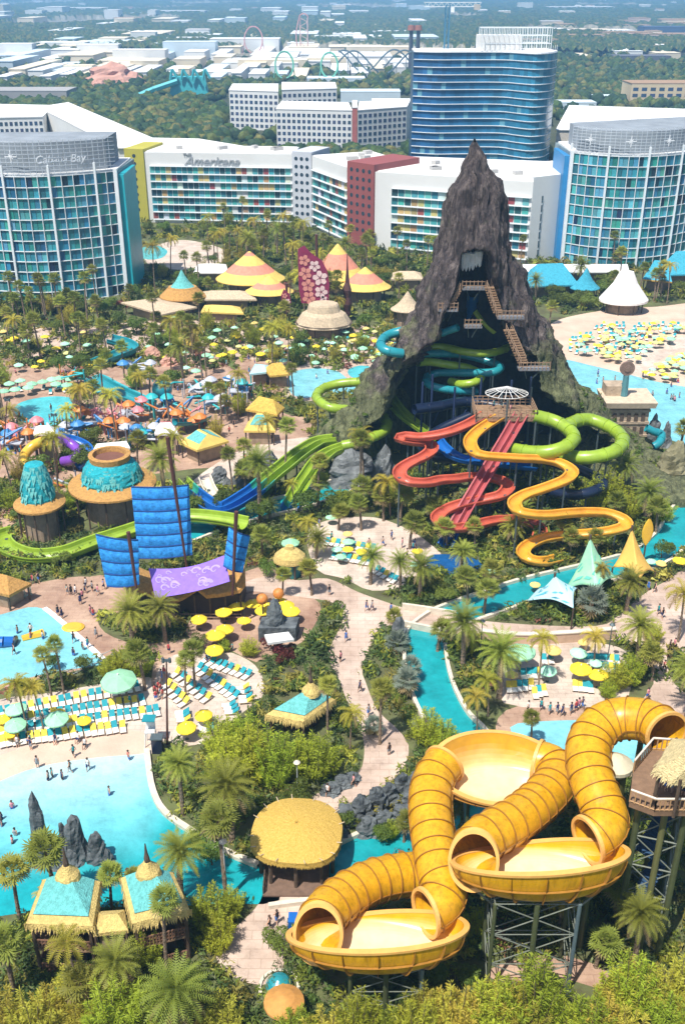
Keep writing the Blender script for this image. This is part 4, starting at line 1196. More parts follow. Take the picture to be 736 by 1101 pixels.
slide('lime green tube looping out beyond the volcano left leg', 'tube', [(410, 416), (394, 411), (380, 411), (362, 413), (347, 418), (340, 427), (351, 437), (366, 440), (380, 440), (394, 438)], 13, 9, .95, P_green)
slide('lime green tube curling under the left leg into the open flume', 'tube', [(398, 436), (408, 444), (416, 456), (412, 464), (400, 470), (384, 476), (368, 479)], 9, 6.6, .98, P_green)
GB = [P_green, paint('slide_bluegreen', (.03, .30, .22)), P_blue]
slide('open lime flume with blue end, nearer of the pair left of the volcano', 'flume', [(370, 478), (355, 484), (342, 494), (332, 508), (325, 518), (317, 532), (311, 546)], 6.4, .9, 1.45, P_green, 'flume_slide', mats=GB, colf=lambda t: 0 if t < .8 else (1 if t < .88 else 2), lanes=2)
slide('open lime flume turning blue as it sweeps low behind the sail', 'flume', [(362, 470), (352, 471), (340, 474), (321, 486), (305, 499), (291, 510), (275, 524), (260, 534), (248, 541), (237, 545), (228, 543), (216, 535), (203, 525), (192, 514)], 6.6, 2.2, 1.6, P_green, 'flume_slide', mats=GB, colf=lambda t: 0 if t < .40 or t > .90 else (1 if t < .46 or t > .84 else 2), lanes=2)
slide('straight lime flume passing behind the tall blue sail to the left', 'flume', [(262, 560), (237, 555), (203, 552), (175, 556), (146, 566), (124, 573), (102, 580), (68, 592), (34, 595), (10, 588), (1, 578), (6, 572), (14, 570)], 4.2, 1.6, 1.5, P_green, 'flume_slide', every=9)
slide('straight lime flume running down from the dark cavern to the left', 'flume', [(414, 420), (424, 434), (436, 446), (452, 458), (470, 470)], 12, 6, 1.2, P_green, 'flume_slide', lanes=2)
slide('teal tube bulging out of the left flank', 'tube', [(440, 355), (428, 357), (416, 361), (409, 369), (413, 376), (424, 379), (432, 380)], 27, 24.5, .9, P_teal, every=0)
slide('teal tube snaking across the upper cavern', 'tube', [(432, 380), (448, 380), (465, 380), (495, 381), (520, 387), (537, 394), (530, 400), (503, 401), (470, 401), (458, 407), (464, 415), (490, 420), (512, 421)], 22.5, 15, .78, P_teal)
slide('lime tube winding across the top of the cavern', 'tube', [(447, 376), (456, 374), (476, 373), (498, 378), (520, 380), (538, 377), (548, 372)], 22.5, 22, .72, P_green)
slide('lime tube with a round end hanging in mid cavern', 'tube', [(449, 390), (462, 389), (481, 392), (504, 396), (517, 404), (510, 411), (496, 413), (484, 410)], 20.5, 16.5, .78, P_green)
slide('teal tube sinking behind the teal one under the stairs', 'tube', [(492, 352), (480, 356), (468, 360), (455, 361)], 29, 26, .7, P_teal, every=0)
slide('dark teal trough falling straight from the cave mouth', 'flume', [(508, 316), (507, 328), (506, 340), (505, 352), (505, 362)], 33, 22, .8, P_blue, 'drop_slide', every=0)
slide('lime trough leaning down beside the drop slide', 'flume', [(511, 334), (517, 342), (524, 350), (531, 356)], 30, 26, .55, P_green, 'drop_slide', every=0)
slide('navy tube low in the cavern behind the deck', 'tube', [(445, 440), (470, 437), (500, 432), (530, 436), (560, 442), (590, 452)], 15, 13, 1.0, P_navy)
slide('navy tube coiling left under the red flume head', 'tube', [(505, 447), (480, 458), (466, 466), (452, 478), (462, 490), (490, 494)], 13, 7, .9, P_navy)
slide('deep blue trough curving under the yellow flume head', 'flume', [(468, 470), (474, 478), (484, 486), (500, 492), (520, 494), (545, 497), (575, 500)], 10, 5.5, 1.1, P_blue, 'flume_slide')
slide('navy tube looping low behind the red bends', 'tube', [(540, 480), (565, 486), (596, 498), (630, 508), (648, 522), (620, 532), (585, 527)], 9, 4, .95, P_navy)
slide('lime tube arcing right from the launch deck', 'tube', [(572, 447), (582, 449), (598, 454), (612, 463), (616, 472), (606, 481), (588, 486), (568, 486), (550, 483)], 15.5, 11, 1.22, P_green)
slide('lime tube making the wider loop below the fort', 'tube', [(606, 460), (618, 453), (632, 451), (648, 456), (662, 464), (669, 474), (662, 484), (645, 490), (625, 492), (604, 489)], 13, 10, 1.22, P_green)
slide('orange yellow flume snaking down the front of the volcano', 'flume', [(537, 447), (530, 451), (514, 462), (505, 473), (509, 484), (520, 488), (537, 489.6), (560, 491), (581, 492), (601, 496), (614, 505), (610, 513), (597, 519), (580, 525), (565, 530), (553, 538), (556, 547), (570, 551), (590, 552), (612, 550), (632, 549), (652, 550), (668, 556), (672, 564), (658, 569), (635, 572), (605, 574), (582, 578), (566, 586), (562, 594), (570, 600), (585, 602), (600, 599)], 15.5, 1.2, .95, P_yel, 'flume_slide', every=9)
slide('red orange flume looping down left of the straight slide', 'flume', [(522, 444), (512, 450), (498, 457), (478, 464), (452, 468), (436, 467), (430, 470), (444, 473), (460, 475), (464, 482), (456, 489), (443, 495), (431, 503), (430, 511), (440, 516), (459, 517), (475, 514), (490, 513), (505, 511), (522, 511), (538, 515), (546, 522), (540, 530), (526, 534), (510, 537), (490, 542), (474, 550), (470, 557), (478, 563), (490, 566), (506, 564), (527, 559), (542, 557), (556, 557), (570, 560), (580, 568), (579, 577)], 15.5, 1.2, 1.0, P_red, 'flume_slide', every=8)
slide('straight twin rose slide plunging from the launch deck to the blue runout', 'flume', [(560, 444), (548, 465), (536, 485), (524, 505), (512, 525), (502, 542), (492, 560), (484, 574), (478, 586)], 16.0, .9, 1.15, P_pink, 'straight_slide', lanes=2, mats=[P_pink, P_blue], colf=lambda t: 0 if t < .86 else 1, every=8)
slide('small teal tube on the far side by the wave pool tower', 'tube', [(694, 460), (702, 464), (711, 467), (708, 476), (702, 480)], 6, 3, .8, P_teal)

# launch deck with white radial canopy
M_wood = mat('deck_wood', (.27, .17, .10), .8, .25, 1.5); M_rail = mat('rail_tan', (.30, .20, .13), .6, .15, 1.5)
root = thing('launch_deck', 'wooden launch deck with white radial frame on top of the slides', 'platform')
c = G(541, 443, 15.2)
mb = MB(); mb.box((c.x, c.y, 15.0), (11, 7, .5)); mb.build('deck', M_wood, root)
for dx in (-5.4, 0, 5.4):
    for dy in (-3.4, 3.4):
        mb = MB(); mb.cyl((c.x + dx, c.y + dy, 0), (c.x + dx, c.y + dy, 18.8 if abs(dx) < 3 or dy > 0 else 15), .2, None, 6); mb.build('post', M_steel, root)
mb = MB()
for (ax, ay, bx, by) in ((-5.5, -3.5, 5.5, -3.5), (-5.5, 3.5, 5.5, 3.5), (-5.5, -3.5, -5.5, 3.5), (5.5, -3.5, 5.5, 3.5)):
    for z in (15.8, 16.4, 17.0): mb.cyl((c.x + ax, c.y + ay, z), (c.x + bx, c.y + by, z), .08, None, 4)
    n = int(abs(bx - ax) + abs(by - ay))
    for k in range(n + 1): mb.cyl((c.x + ax + (bx - ax) * k / n, c.y + ay + (by - ay) * k / n, 15.2), (c.x + ax + (bx - ax) * k / n, c.y + ay + (by - ay) * k / n, 17.0), .09, None, 4)
mb.build('railing', M_rail, root)
mb = MB()
for k in range(18):
    t = 2 * pi * k / 18
    mb.cyl((c.x + .3, c.y, 20.2), (c.x + .3 + 3.9 * cos(t), c.y + 2.9 * sin(t), 18.9), .065, None, 4)
for rr_ in (.5, 1.0):
    for k in range(18):
        t, u = 2 * pi * k / 18, 2 * pi * (k + 1) / 18
        mb.cyl((c.x + .3 + 3.9 * rr_ * cos(t), c.y + 2.9 * rr_ * sin(t), 20.2 - 1.3 * rr_), (c.x + .3 + 3.9 * rr_ * cos(u), c.y + 2.9 * rr_ * sin(u), 20.2 - 1.3 * rr_), .065, None, 4)
mb.build('radial_canopy', M_white, root)
# stairs and landings inside the cave
def stair(label, a, b_, wd=1.6):
    root = thing('stair', label, 'stair'); d = b_ - a; n = max(4, int(abs(d.z) / .4)); f = Vector((d.x, d.y, 0)); 
    f = f.normalized() if f.length > .1 else Vector((1, 0, 0)); s_ = Vector((f.y, -f.x, 0))
    mb = MB()
    for k in range(n):
        p = a + d * ((k + .5) / n); mb.box(p, (wd if abs(s_.x) > .5 else d.length / n * 1.3, d.length / n * 1.3 if abs(s_.x) > .5 else wd, .22))
    mb.build('tread', M_wood, root)
    for sg in (-1, 1):
        mb = MB(); o_ = s_ * (sg * wd / 2)
        for h in (.5, 1.1): mb.cyl(a + o_ + Vector((0, 0, h)), b_ + o_ + Vector((0, 0, h)), .08, None, 4)
        for k in range(7): p = a + d * (k / 6) + o_; mb.cyl(p - Vector((0, 0, .3)), p + Vector((0, 0, 1.3)), .09, None, 4)
        mb.build('railing', M_rail, root)
def landing(label, p, wx, wy, nbr=1):
    root = thing('landing', label, 'platform')
    mb = MB(); mb.box(p, (wx, wy, .35)); mb.build('deck', mat('landing_grey', (.18, .19, .21), .6, .15, 1), root)
    mb = MB()
    for k in range(int(wx / .7) + 1):
        x = p.x - wx / 2 + .7 * k; mb.cyl((x, p.y - wy / 2, p.z), (x, p.y - wy / 2, p.z + 1.6), .09, None, 4)
    for h in (.7, 1.4): mb.cyl((p.x - wx / 2, p.y - wy / 2, p.z + h), (p.x + wx / 2, p.y - wy / 2, p.z + h), .07, None, 4)
    mb.build('railing', M_rail, root)
    mb = MB(); mb.cyl((p.x - wx * .3, p.y, p.z), (p.x - wx * .1, p.y + 3, p.z - 3), .12, None, 4); mb.cyl((p.x + wx * .3, p.y, p.z), (p.x + wx * .1, p.y + 3, p.z - 3), .12, None, 4); mb.build('bracket', M_steel, root)
Yc = 182.5
stair('brown stair on the left wall of the cave', AT(494, 311, Yc), AT(484, 330, Yc), 1.5)
landing('grey landing on the left wall of the cave', AT(481, 333, Yc - .6), 3.6, 1.6)
landing('railed landing across the cave mouth', AT(509, 310, Yc + 1), 4.4, 1.5)
stair('brown stair leaning down the right wall of the cave', AT(525, 308, Yc - .3), AT(535, 337, Yc - 1.4), 1.7)
landing('grey landing under the right cave stair', AT(548, 341, Yc - 2), 4.8, 1.8)
stair('long brown stair below the right landing', AT(546, 354, Yc - 3), AT(562, 391, Yc - 5), 1.9)
landing('railed landing at the foot of the long cave stair', AT(573, 396, Yc - 5.4), 5.6, 2.0)
landing('small railed landing under the drop slide head', AT(508, 351, Yc - .5), 3.2, 1.4)
root = thing('waterfall', 'white water spilling at the top of the cave mouth', 'waterfall')
for k in range(6):
    x = 498 + 3.6 * k; mb = MB(); p = AT(x, 271 + random.uniform(0, 4), 185.5)
    mb.lathe([(.05, .5), (.5, .2), (.55, -.6), (.3, -1.6 - random.random()), (.05, -2.2 - random.random())], 8, p, jit=.15); mb.build('water_jet', mat('white_water', (.75, .80, .82), .4), root)
# dark structural frame in the cavern
root = thing('cavern_frame', 'dark blue steel frame carrying the tubes inside the cavern', 'steel frame')
for px in (452, 462, 486, 513, 545, 565):
    b_ = AT(px, 470, 180); mb = MB(); mb.cyl((b_.x, 180, 0), (b_.x, 180, 17 + 5 * random.random()), .22, None, 6); mb.build('post', mat('frame_navy', (.02, .035, .09), .5), root)
for k in range(9):
    mb = MB(); a = AT(450 + 14 * k, 440, 180); mb.cyl((a.x, 180, random.uniform(3, 8)), (a.x + 4, 180, random.uniform(9, 16)), .13, None, 5); mb.build('brace', mat('frame_navy', (.02, .035, .09), .5), root)

# ------------------------------------------------------------------ stone fort by the wave pool
M_fort = mat('fort_stone', (.40, .31, .22), .9, .3, .8, bump=.5, bscale=2); M_fortd = mat('fort_dark', (.10, .07, .05), .9, .3, 1)
root = thing('stone_fort', 'square carved stone fort with a finial beside the wave pool', 'fort')
b_ = G(671, 480); s = ppm(b_); w_ = 42 / s; h = hgt(b_, 437)
yc = b_.y + w_ * .4
mb = MB(); mb.box((b_.x, yc, h / 2), (w_, w_ * .8, h)); mb.build('wall', M_fort, root)
for f in range(2):
    for k in range(5):
        mb = MB(); mb.box((b_.x - w_ * .36 + w_ * .18 * k, yc - w_ * .4 - .04, h * (.40 + .33 * f)), (w_ * .09, .25, h * .2)); mb.build('niche', M_fortd, root)
for f in (.28, .6, .9):
    mb = MB(); mb.box((b_.x, yc, h * f), (w_ * 1.05, w_ * .86, .5)); mb.build('cornice', M_fort, root)
mb = MB(); mb.box((b_.x, yc, h + .5), (w_ * 1.22, w_ * 1.02, 1.2), top=1.06); mb.build('parapet', mat('fort_pale', (.55, .44, .32), .9, .2, 1), root)
mb = MB(); mb.box((b_.x - w_ * .3, yc + w_ * .2, h + 1.9), (w_ * .5, w_ * .45, 2.6)); mb.build('upper_house', M_fort, root)
top = h + 2.5; px_ = AT(668, 440, yc)
mb = MB(); mb.cyl((px_.x, yc, h + 1), (px_.x, yc, h + 5.5), .8, .6, 8); mb.build('finial_post', mat('finial_teal', (.08, .22, .25), .6), root)
mb = MB(); mb.cyl((px_.x, yc - .25, h + 7.0), (px_.x, yc + .25, h + 7.0), 1.5, 1.5, 18); mb.cyl((px_.x, yc - .4, h + 7.0), (px_.x, yc - .2, h + 7.0), .7, .7, 12); mb.build('finial_disc', mat('finial_disc', (.22, .15, .12), .7, .3, 3), root)

# ------------------------------------------------------------------ tent roofs and huts
def thatch(name, c, s=1.0): return mat(name, c, .95, .28, 2.2 * s, bump=.8, bscale=7 * s)
T_straw = thatch('thatch_straw', (.62, .46, .16)); T_gold = thatch('thatch_gold', (.62, .40, .08)); T_beige = thatch('thatch_beige', (.56, .44, .30)); T_teal = thatch('thatch_teal', (.02, .36, .42)); T_tealp = thatch('thatch_pale_teal', (.14, .47, .45)); T_orange = thatch('thatch_orange', (.50, .27, .08)); T_blue = thatch('thatch_blue', (.05, .34, .46)); T_yel = mat('roof_yellow', (.68, .48, .12), .8, .15, 1); T_pink = mat('roof_pink', (.62, .24, .16), .8, .15, 1); T_white = mat('tent_white', (.80, .76, .72), .7, .06, .5)
M_post = mat('dark_timber', (.09, .06, .04), .8, .3, 1.5); M_hutw = mat('hut_wall', (.30, .22, .15), .85, .25, 1)
def hut(label, px, pyb, wpx, py_eave, py_top, prof, mats, name='hut', d=.8, n=26, wall=None, cat='hut', wall_k=.62, mif=None, bumpy=0.0, finial=None):
    """round or square hut: lathe roof over posts. prof: (radius fraction, height fraction 0 eave..1 top)"""
    b_ = G(px, pyb); s = ppm(b_); r = wpx / s / 2
    ze, zt = max(1.8, hgt(b_, py_eave)), hgt(b_, py_top)
    root = thing(name, label, cat, b_)
    mb = MB(); mb.lathe([(r * a, ze + (zt - ze) * h) for a, h in prof] , n, mif=mif, sy=d, wob=(lambda t, j: 1 + bumpy * sin(t * 9)) if bumpy else None)
    ro = mb.build('roof', mats, root, smooth=False)
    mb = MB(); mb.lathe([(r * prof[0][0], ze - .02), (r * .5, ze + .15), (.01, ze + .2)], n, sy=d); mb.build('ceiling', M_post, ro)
    for k in range(8):
        t = 2 * pi * (k + .5) / 8
        mb = MB(); mb.cyl((cos(t) * r * .8, sin(t) * r * .8 * d, 0), (cos(t) * r * .8, sin(t) * r * .8 * d, ze + .1), .16, None, 6); mb.build('post', M_post, root)
    if wall is not None:
        mb = MB(); mb.lathe([(r * wall_k, 0), (r * wall_k, ze * .95)], 20, sy=d); mb.lathe([(r * wall_k * 1.04, ze * .38), (r * wall_k * 1.04, ze * .45)], 20, sy=d); mb.build('wall', wall, root)
    if finial:
        mb = MB(); mb.lathe([(.01, zt - .1), (.35, zt + .1), (.2, zt + .5), (.05, zt + 1.6)], 8); mb.build('finial', M_post, ro)
    return root
CONE = [(1.0, -.04), (1.0, 0), (.75, .16), (.5, .36), (.28, .62), (.12, .86), (.02, 1.0)]
def stripes(k, *bands):
    return lambda j, i: next((m for lo, hi, m in bands if lo <= j < hi), 0)
SLOPE = [(1.0, -.03), (1.0, 0), (.84, .13), (.70, .27), (.56, .42), (.44, .55), (.30, .70), (.16, .85), (.06, .96), (.01, 1.0)]
hut('yellow tent hut with pink stripe, left of the maroon sail', 270, 318, 74, 299, 270, SLOPE, [T_yel, T_pink], mif=stripes(0, (3, 5, 1), (7, 8, 1)), wall=M_hutw)
hut('small yellow tent hut with pink stripe in front of the striped one', 290, 328, 52, 313, 296, SLOPE, [T_yel, T_pink], mif=stripes(0, (3, 5, 1)), wall=M_hutw)
hut('yellow tent hut with pink stripe behind the maroon sail', 363, 312, 62, 296, 262, SLOPE, [T_yel, T_pink], mif=stripes(0, (3, 6, 1)), wall=M_hutw)
hut('yellow tent hut with pink stripe, right of the maroon sail', 392, 322, 56, 308, 287, SLOPE, [T_yel, T_pink], mif=stripes(0, (3, 6, 1)), wall=M_hutw)
hut('beige thatch hut under the maroon sail', 348, 360, 58, 346, 326, [(1.05, -.1), (1.0, 0), (.8, .45), (.62, .6), (.55, .92), (.5, 1.0), (.01, 1.02)], [T_beige], wall=M_hutw, bumpy=.03)
hut('beige pointed hut right of the maroon sail', 437, 350, 36, 332, 313, CONE, [T_beige], wall=M_hutw)
hut('pale teal pointed hut with orange skirt roof by the glass tower', 198, 333, 50, 318, 308, [(1.0, -.1), (1.0, 0), (.62, .9), (.6, 1.0), (.01, 1.05)], [T_orange], wall=M_hutw)
hut('teal cone cap on the orange skirt hut by the glass tower', 198, 333, 30, 310, 290, CONE, [T_tealp], name='cone_roof')
hut('small golden pointed hut among palms above the pink plaza', 204, 378, 26, 368, 342, [(1, -.03), (1, 0), (.8, .2), (.45, .36), (.25, .5), (.2, .8), (.12, 1), (.01, 1.02)], [T_gold], wall=M_hutw)
hut('big white conical tent beside the wave pool beach', 668, 335, 52, 321, 292, [(1.0, -.08), (1.0, 0), (.72, .32), (.5, .58), (.36, .85), (.28, 1.0), (.01, 1.02)], [T_white], name='white_tent', cat='tent', wall=M_hutw)
hut('teal thatched cone left of the white conical tent', 627, 320, 32, 309, 288, CONE, [T_blue], wall=M_hutw)
hut('golden round kiosk roof on the central plaza', 312, 618, 36, 601, 588, [(1, -.1), (1, 0), (.9, .35), (.6, .7), (.3, .85), (.24, 1.1), (.01, 1.12)], [T_straw], name='kiosk', cat='kiosk', wall=mat('kiosk_teal', (.03, .20, .22), .5), bumpy=.02)
# big teal domes with orange skirts
def dome(label, px, pyb, wsk, wd_, py_sk, py_top, d=.62, ring=True):
    b_ = G(px, pyb); s = ppm(b_); rs, rd = wsk / s / 2, wd_ / s / 2
    zs, zt = hgt(b_, py_sk), hgt(b_, py_top)
    root = thing('thatched_dome', label, 'dome hut', b_)
    mb = MB(); mb.lathe([(rs * 1.0, zs - .5), (rs * 1.0, zs - .15), (rs * .8, zs + .35), (rd * .9, zs + .9)], 30); mb.build('skirt_roof', T_orange, root)
    prof = [(rd * 1.0, zs + .6), (rd * 1.03, zs + 1.1)]
    K = 9
    for k in range(1, K + 1):
        t = k / K; prof.append((rd * ((1 - t) * 1.0 + t * d + .10 * sin(pi * t)), zs + 1.1 + (zt - zs - 1.1) * t))
    if not ring: prof.append((.02, zt + .3))
    mb = MB(); mb.lathe(prof, 34, jit=.025); mb.build('dome', T_teal, root)
    # uneven thatch tufts
    mb = MB()
    for k in range(150):
        t = random.random(); a = random.uniform(0, 2 * pi); j = min(len(prof) - 2, int(t * (len(prof) - 2)) + 1); r0, z0_ = prof[j]
        p = Vector((cos(a) * r0 * 1.01, sin(a) * r0 * 1.01, z0_)); o_ = Vector((cos(a), sin(a), 0))
        mb.add([p + o_ * .02 + Vector((-sin(a) * .3, cos(a) * .3, 0)), p + o_ * .02 - Vector((-sin(a) * .3, cos(a) * .3, 0)), p + o_ * .45 + Vector((0, 0, -1.1))], [(0, 1, 2)])
    mb.build('thatch_tuft', T_tealp, root)
    if ring:
        mb = MB(); mb.lathe([(rd * d * 1.1, zt - .3), (rd * d * 1.14, zt + .7), (rd * d * .9, zt + .8), (rd * d * .86, zt - .2)], 26); mb.build('rim', T_orange, root)
        mb = MB(); mb.lathe([(rd * d * .88, zt - .1), (.01, zt - .5)], 24); mb.build('opening', mat('dark_red_opening', (.16, .07, .05), .9), root)
    mb = MB(); mb.lathe([(rs * .62, 0), (rs * .62, zs - .3)], 22); mb.build('wall', M_hutw, root)
    for k in range(12):
        t = 2 * pi * k / 12; mb = MB(); mb.cyl((cos(t) * rs * .86, sin(t) * rs * .86, 0), (cos(t) * rs * .86, sin(t) * rs * .86, zs - .2), .15, None, 5); mb.build('post', M_post, root)
    return root
dome('wide teal thatched dome with open rim and orange skirt', 125, 553, 92, 62, 518, 492)
dome('narrow tall teal thatched dome with orange skirt', 48, 575, 54, 34, 539, 499, .55, False)
# gabled / flat roofs
def gable(label, pxs, z_e, z_r, m, name='pavilion', trim=None, cat='pavilion', stripe=None, hip=.25, ground=0):
    """pavilion from four ground-plan picture corners of its eave (in order), with ridge along the long side"""
    P = [G(x, y, z_e) for x, y in pxs]
    root = thing(name, label, cat)
    a, b_, c, d = P
    m0, m1 = (a + d) / 2, (b_ + c) / 2
    r0, r1 = m0.lerp(m1, hip), m1.lerp(m0, hip)
    r0.z = r1.z = z_r
    mb = MB()
    mb.add([a, b_, c, d, r0, r1], [(0, 1, 5, 4), (1, 2, 5), (2, 3, 4, 5), (3, 0, 4)])
    lo = [p - Vector((0, 0, .45)) for p in P]
    mb.add(P + lo, [(0, 4, 5, 1), (1, 5, 6, 2), (2, 6, 7, 3), (3, 7, 4, 0), (4, 7, 6, 5)], 1 if trim else 0)
    ro = mb.build('roof', [m, trim or m], root)
    if stripe:
        sb = MB()
        for (q0, q1, q2, q3) in ((a, b_, r1, r0), (d, c, r1, r0)):
            n = (q1 - q0).cross(q3 - q0).normalized()
            if n.z < 0: n = -n
            o_ = n * .06
            sb.add([q0.lerp(q3, .32).lerp(q1.lerp(q2, .32), .08) + o_, q1.lerp(q2, .32).lerp(q0.lerp(q3, .32), .08) + o_, q1.lerp(q2, .9) + o_, q0.lerp(q3, .9) + o_], [(0, 1, 2, 3)])
        sb.build('roof_panel', stripe, ro)
    ctr = (a + b_ + c + d) / 4
    for p in P:
        q = p.lerp(ctr, .12); mb = MB(); mb.cyl((q.x, q.y, ground), (q.x, q.y, z_e - .1), .18, None, 6); mb.build('post', M_post, root)
    w4 = [p.lerp(ctr, .3) for p in P]
    mb = MB(); mb.prism([(p.x, p.y) for p in w4], ground, z_e - .3); mb.build('wall', M_hutw, root)
    return root
gable('yellow and teal roofed pavilion above the blue sail', [(192, 475), (212, 484), (246, 474), (226, 462)], 3.6, 5.6, T_yel, stripe=T_tealp)
gable('beige flat hip roof pavilion by the glass tower', [(130, 325), (174, 338), (212, 330), (170, 320)], 3.5, 4.5, T_beige)
gable('long beige roofed arcade right of the teal cone hut', [(212, 322), (276, 322), (270, 314), (214, 314)], 3.6, 5.2, T_beige)
gable('tan roofed kiosk with plain eaves under the long arcade', [(216, 335), (262, 337), (258, 330), (220, 328)], 3.0, 4.2, T_yel)
gable('golden hip roof pavilion left of the leisure pool', [(264, 440), (298, 446), (306, 438), (278, 428)], 3.8, 6.0, T_gold)
gable('yellow hip roof beside the pale blue awning above the leisure pool', [(290, 404), (312, 402), (304, 393), (284, 396)], 3.6, 5.6, T_gold)
gable('pale blue awning roof left of the yellow hip roof', [(268, 402), (286, 400), (292, 393), (274, 391)], 3.6, 4.6, mat('awning_blue', (.40, .62, .66), .7))
gable('teal roofed kiosk with yellow gables and spire near the walk', [(262, 463), (296, 463), (294, 454), (266, 454)], 3.4, 6.4, T_yel, stripe=T_tealp, hip=.42)
gable('white canopy roof among the play slides', [(100, 484), (140, 481), (136, 474), (104, 477)], 4.2, 4.6, T_white)
gable('small white tent roof on the mast of the play area', [(166, 466), (192, 466), (188, 458), (168, 459)], 5, 6.6, T_white)
gable('white roof over the top of the yellow and purple play slides', [(36, 466), (60, 466), (58, 459), (38, 459)], 7, 8, T_white)
gable('long white roofed building below the right glass tower', [(548, 292), (676, 292), (674, 284), (550, 284)], 5, 5.5, M_roofw, name='long_building', cat='building')
gable('blue thatched roof house right of the volcano', [(560, 308), (622, 306), (610, 290), (566, 292)], 4, 8.5, T_blue, name='beach_house', cat='house')
gable('large blue thatched roof house at the edge of the wave pool beach', [(700, 296), (770, 294), (770, 276), (716, 280)], 5, 10, T_blue, name='beach_house', cat='house')
gable('blue thatched roof house with yellow eaves under the glass tower', [(690, 300), (722, 303), (718, 288), (700, 285)], 4, 8, T_blue, name='beach_house', cat='house', trim=T_gold)
gable('orange tiled shelter at the kidney pool edge', [(-30, 630), (10, 640), (34, 627), (-20, 615)], 3, 5, T_orange, name='shelter', cat='shelter')
gable('grey roofed building among trees right of the red pier', [(420, 300), (455, 300), (452, 293), (422, 293)], 4, 5.5, T_beige)
gable('white roofed shelter at the hotel pool', [(208, 293), (246, 293), (243, 284), (212, 284)], 4, 5.5, T_white)
# pavilion with pale teal roof and straw rim
def tiki(label, pxs, z_e, z_t, storeys=0, spire=True, apex=(.5, .5)):
    P = [G(x, y, z_e) for x, y in pxs]
    root = thing('tiki_hut', label, 'tiki hut')
    ctr = sum(P, Vector()) / 4
    ap = P[0].lerp(P[1], apex[0]).lerp(P[3].lerp(P[2], apex[0]), apex[1]); ap.z = z_t
    mb = MB()
    # straw rim: thick edge band on four sides, teal field inside
    inn = [p.lerp(ap, .17) for p in P]
    for i in range(4):
        mb.add([P[i], P[(i + 1) % 4], inn[(i + 1) % 4], inn[i]], [(0, 1, 2, 3)])
        lo0, lo1 = P[i] - Vector((0, 0, .8)), P[(i + 1) % 4] - Vector((0, 0, .8))
        mb.add([P[i], lo0, lo1, P[(i + 1) % 4]], [(0, 1, 2, 3)])
        # ragged straw fringe
        for k in range(26):
            a = P[i].lerp(P[(i + 1) % 4], (k + random.random()) / 26); o_ = (a - ctr); o_.z = 0; o_.normalize()
            s_ = (P[(i + 1) % 4] - P[i]).normalized() * .22
            mb.add([a + s_ + o_ * .02, a - s_ + o_ * .02, a + o_ * random.uniform(.15, .4) - Vector((0, 0, random.uniform(.8, 1.25)))], [(0, 1, 2)])
    mb.add([p - Vector((0, 0, .8)) for p in P], [(3, 2, 1, 0)])
    ro = mb.build('roof', T_straw, root)
    mb = MB(); up = Vector((0, 0, .08)); tp = [p.lerp(ap, .985) for p in inn]
    for i in range(4): mb.add([inn[i] + up, inn[(i + 1) % 4] + up, ap + up], [(0, 1, 2)])
    mb.build('roof_panel', T_tealp, ro)
    if spire:
        mb = MB(); mb.lathe([(1.25, -.75), (1.1, -.2), (.55, .5), (.35, .9), (.01, .95)], 16, ap, jit=.05); mb.build('straw_cap', T_straw, ro)
        mb = MB(); mb.lathe([(.25, .7), (.3, 1.3), (.16, 2.0), (.06, 3.2)], 8, ap); mb.build('spire', M_post, ro)
    for p in P:
        q = p.lerp(Vector((ctr.x, ctr.y, p.z)), .14); mb = MB(); mb.cyl((q.x, q.y, 0), (q.x, q.y, z_e - .3), .2, None, 7); mb.build('post', M_post, root)
    Wq = [p.lerp(Vector((ctr.x, ctr.y, p.z)), .2) for p in P]
    for f in range(storeys):
        z = f * 3.2 + .1
        mb = MB(); mb.prism([(p.x, p.y) for p in [q.lerp(ctr, -.12) for q in Wq]], z + 2.95, z + 3.15, bottom=True); mb.build('floor', M_wood, root)
        for i in range(4):
            a, b_ = Wq[i].lerp(ctr, -.1), Wq[(i + 1) % 4].lerp(ctr, -.1); mb = MB()
            for h in (.3, .75, 1.15): mb.cyl((a.x, a.y, z + h), (b_.x, b_.y, z + h), .09, None, 4)
            n = 16
            for k in range(n + 1):
                p = a.lerp(b_, k / n); mb.box((p.x, p.y, z + .6), (.14, .14, 1.1))
            mb.build('railing', mat('hut_timber', (.19, .10, .06), .8, .25, 2), root)
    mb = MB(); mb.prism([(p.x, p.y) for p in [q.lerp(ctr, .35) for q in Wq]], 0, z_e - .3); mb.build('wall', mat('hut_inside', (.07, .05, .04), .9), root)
    return root
tiki('turquoise roofed pavilion with yellow straw eaves beside the main path', [(286, 768), (326, 776), (360, 752), (322, 746)], 3.2, 5.4, 0, apex=(.55, .75))
tiki('two storey tiki hut with teal roof and straw eaves, further from the oval roof', [(28, 993), (100, 996), (108, 948), (46, 946)], 7, 9.0, 2, apex=(.5, .85))
tiki('two storey tiki hut with teal roof and straw eaves, closer to the oval roof', [(142, 993), (204, 978), (186, 938), (130, 944)], 7, 9.0, 2, apex=(.5, .80))
gable('straw roofed link between the two tiki huts', [(100, 1004), (138, 1000), (134, 978), (104, 980)], 6.0, 6.9, T_straw, name='tiki_link')

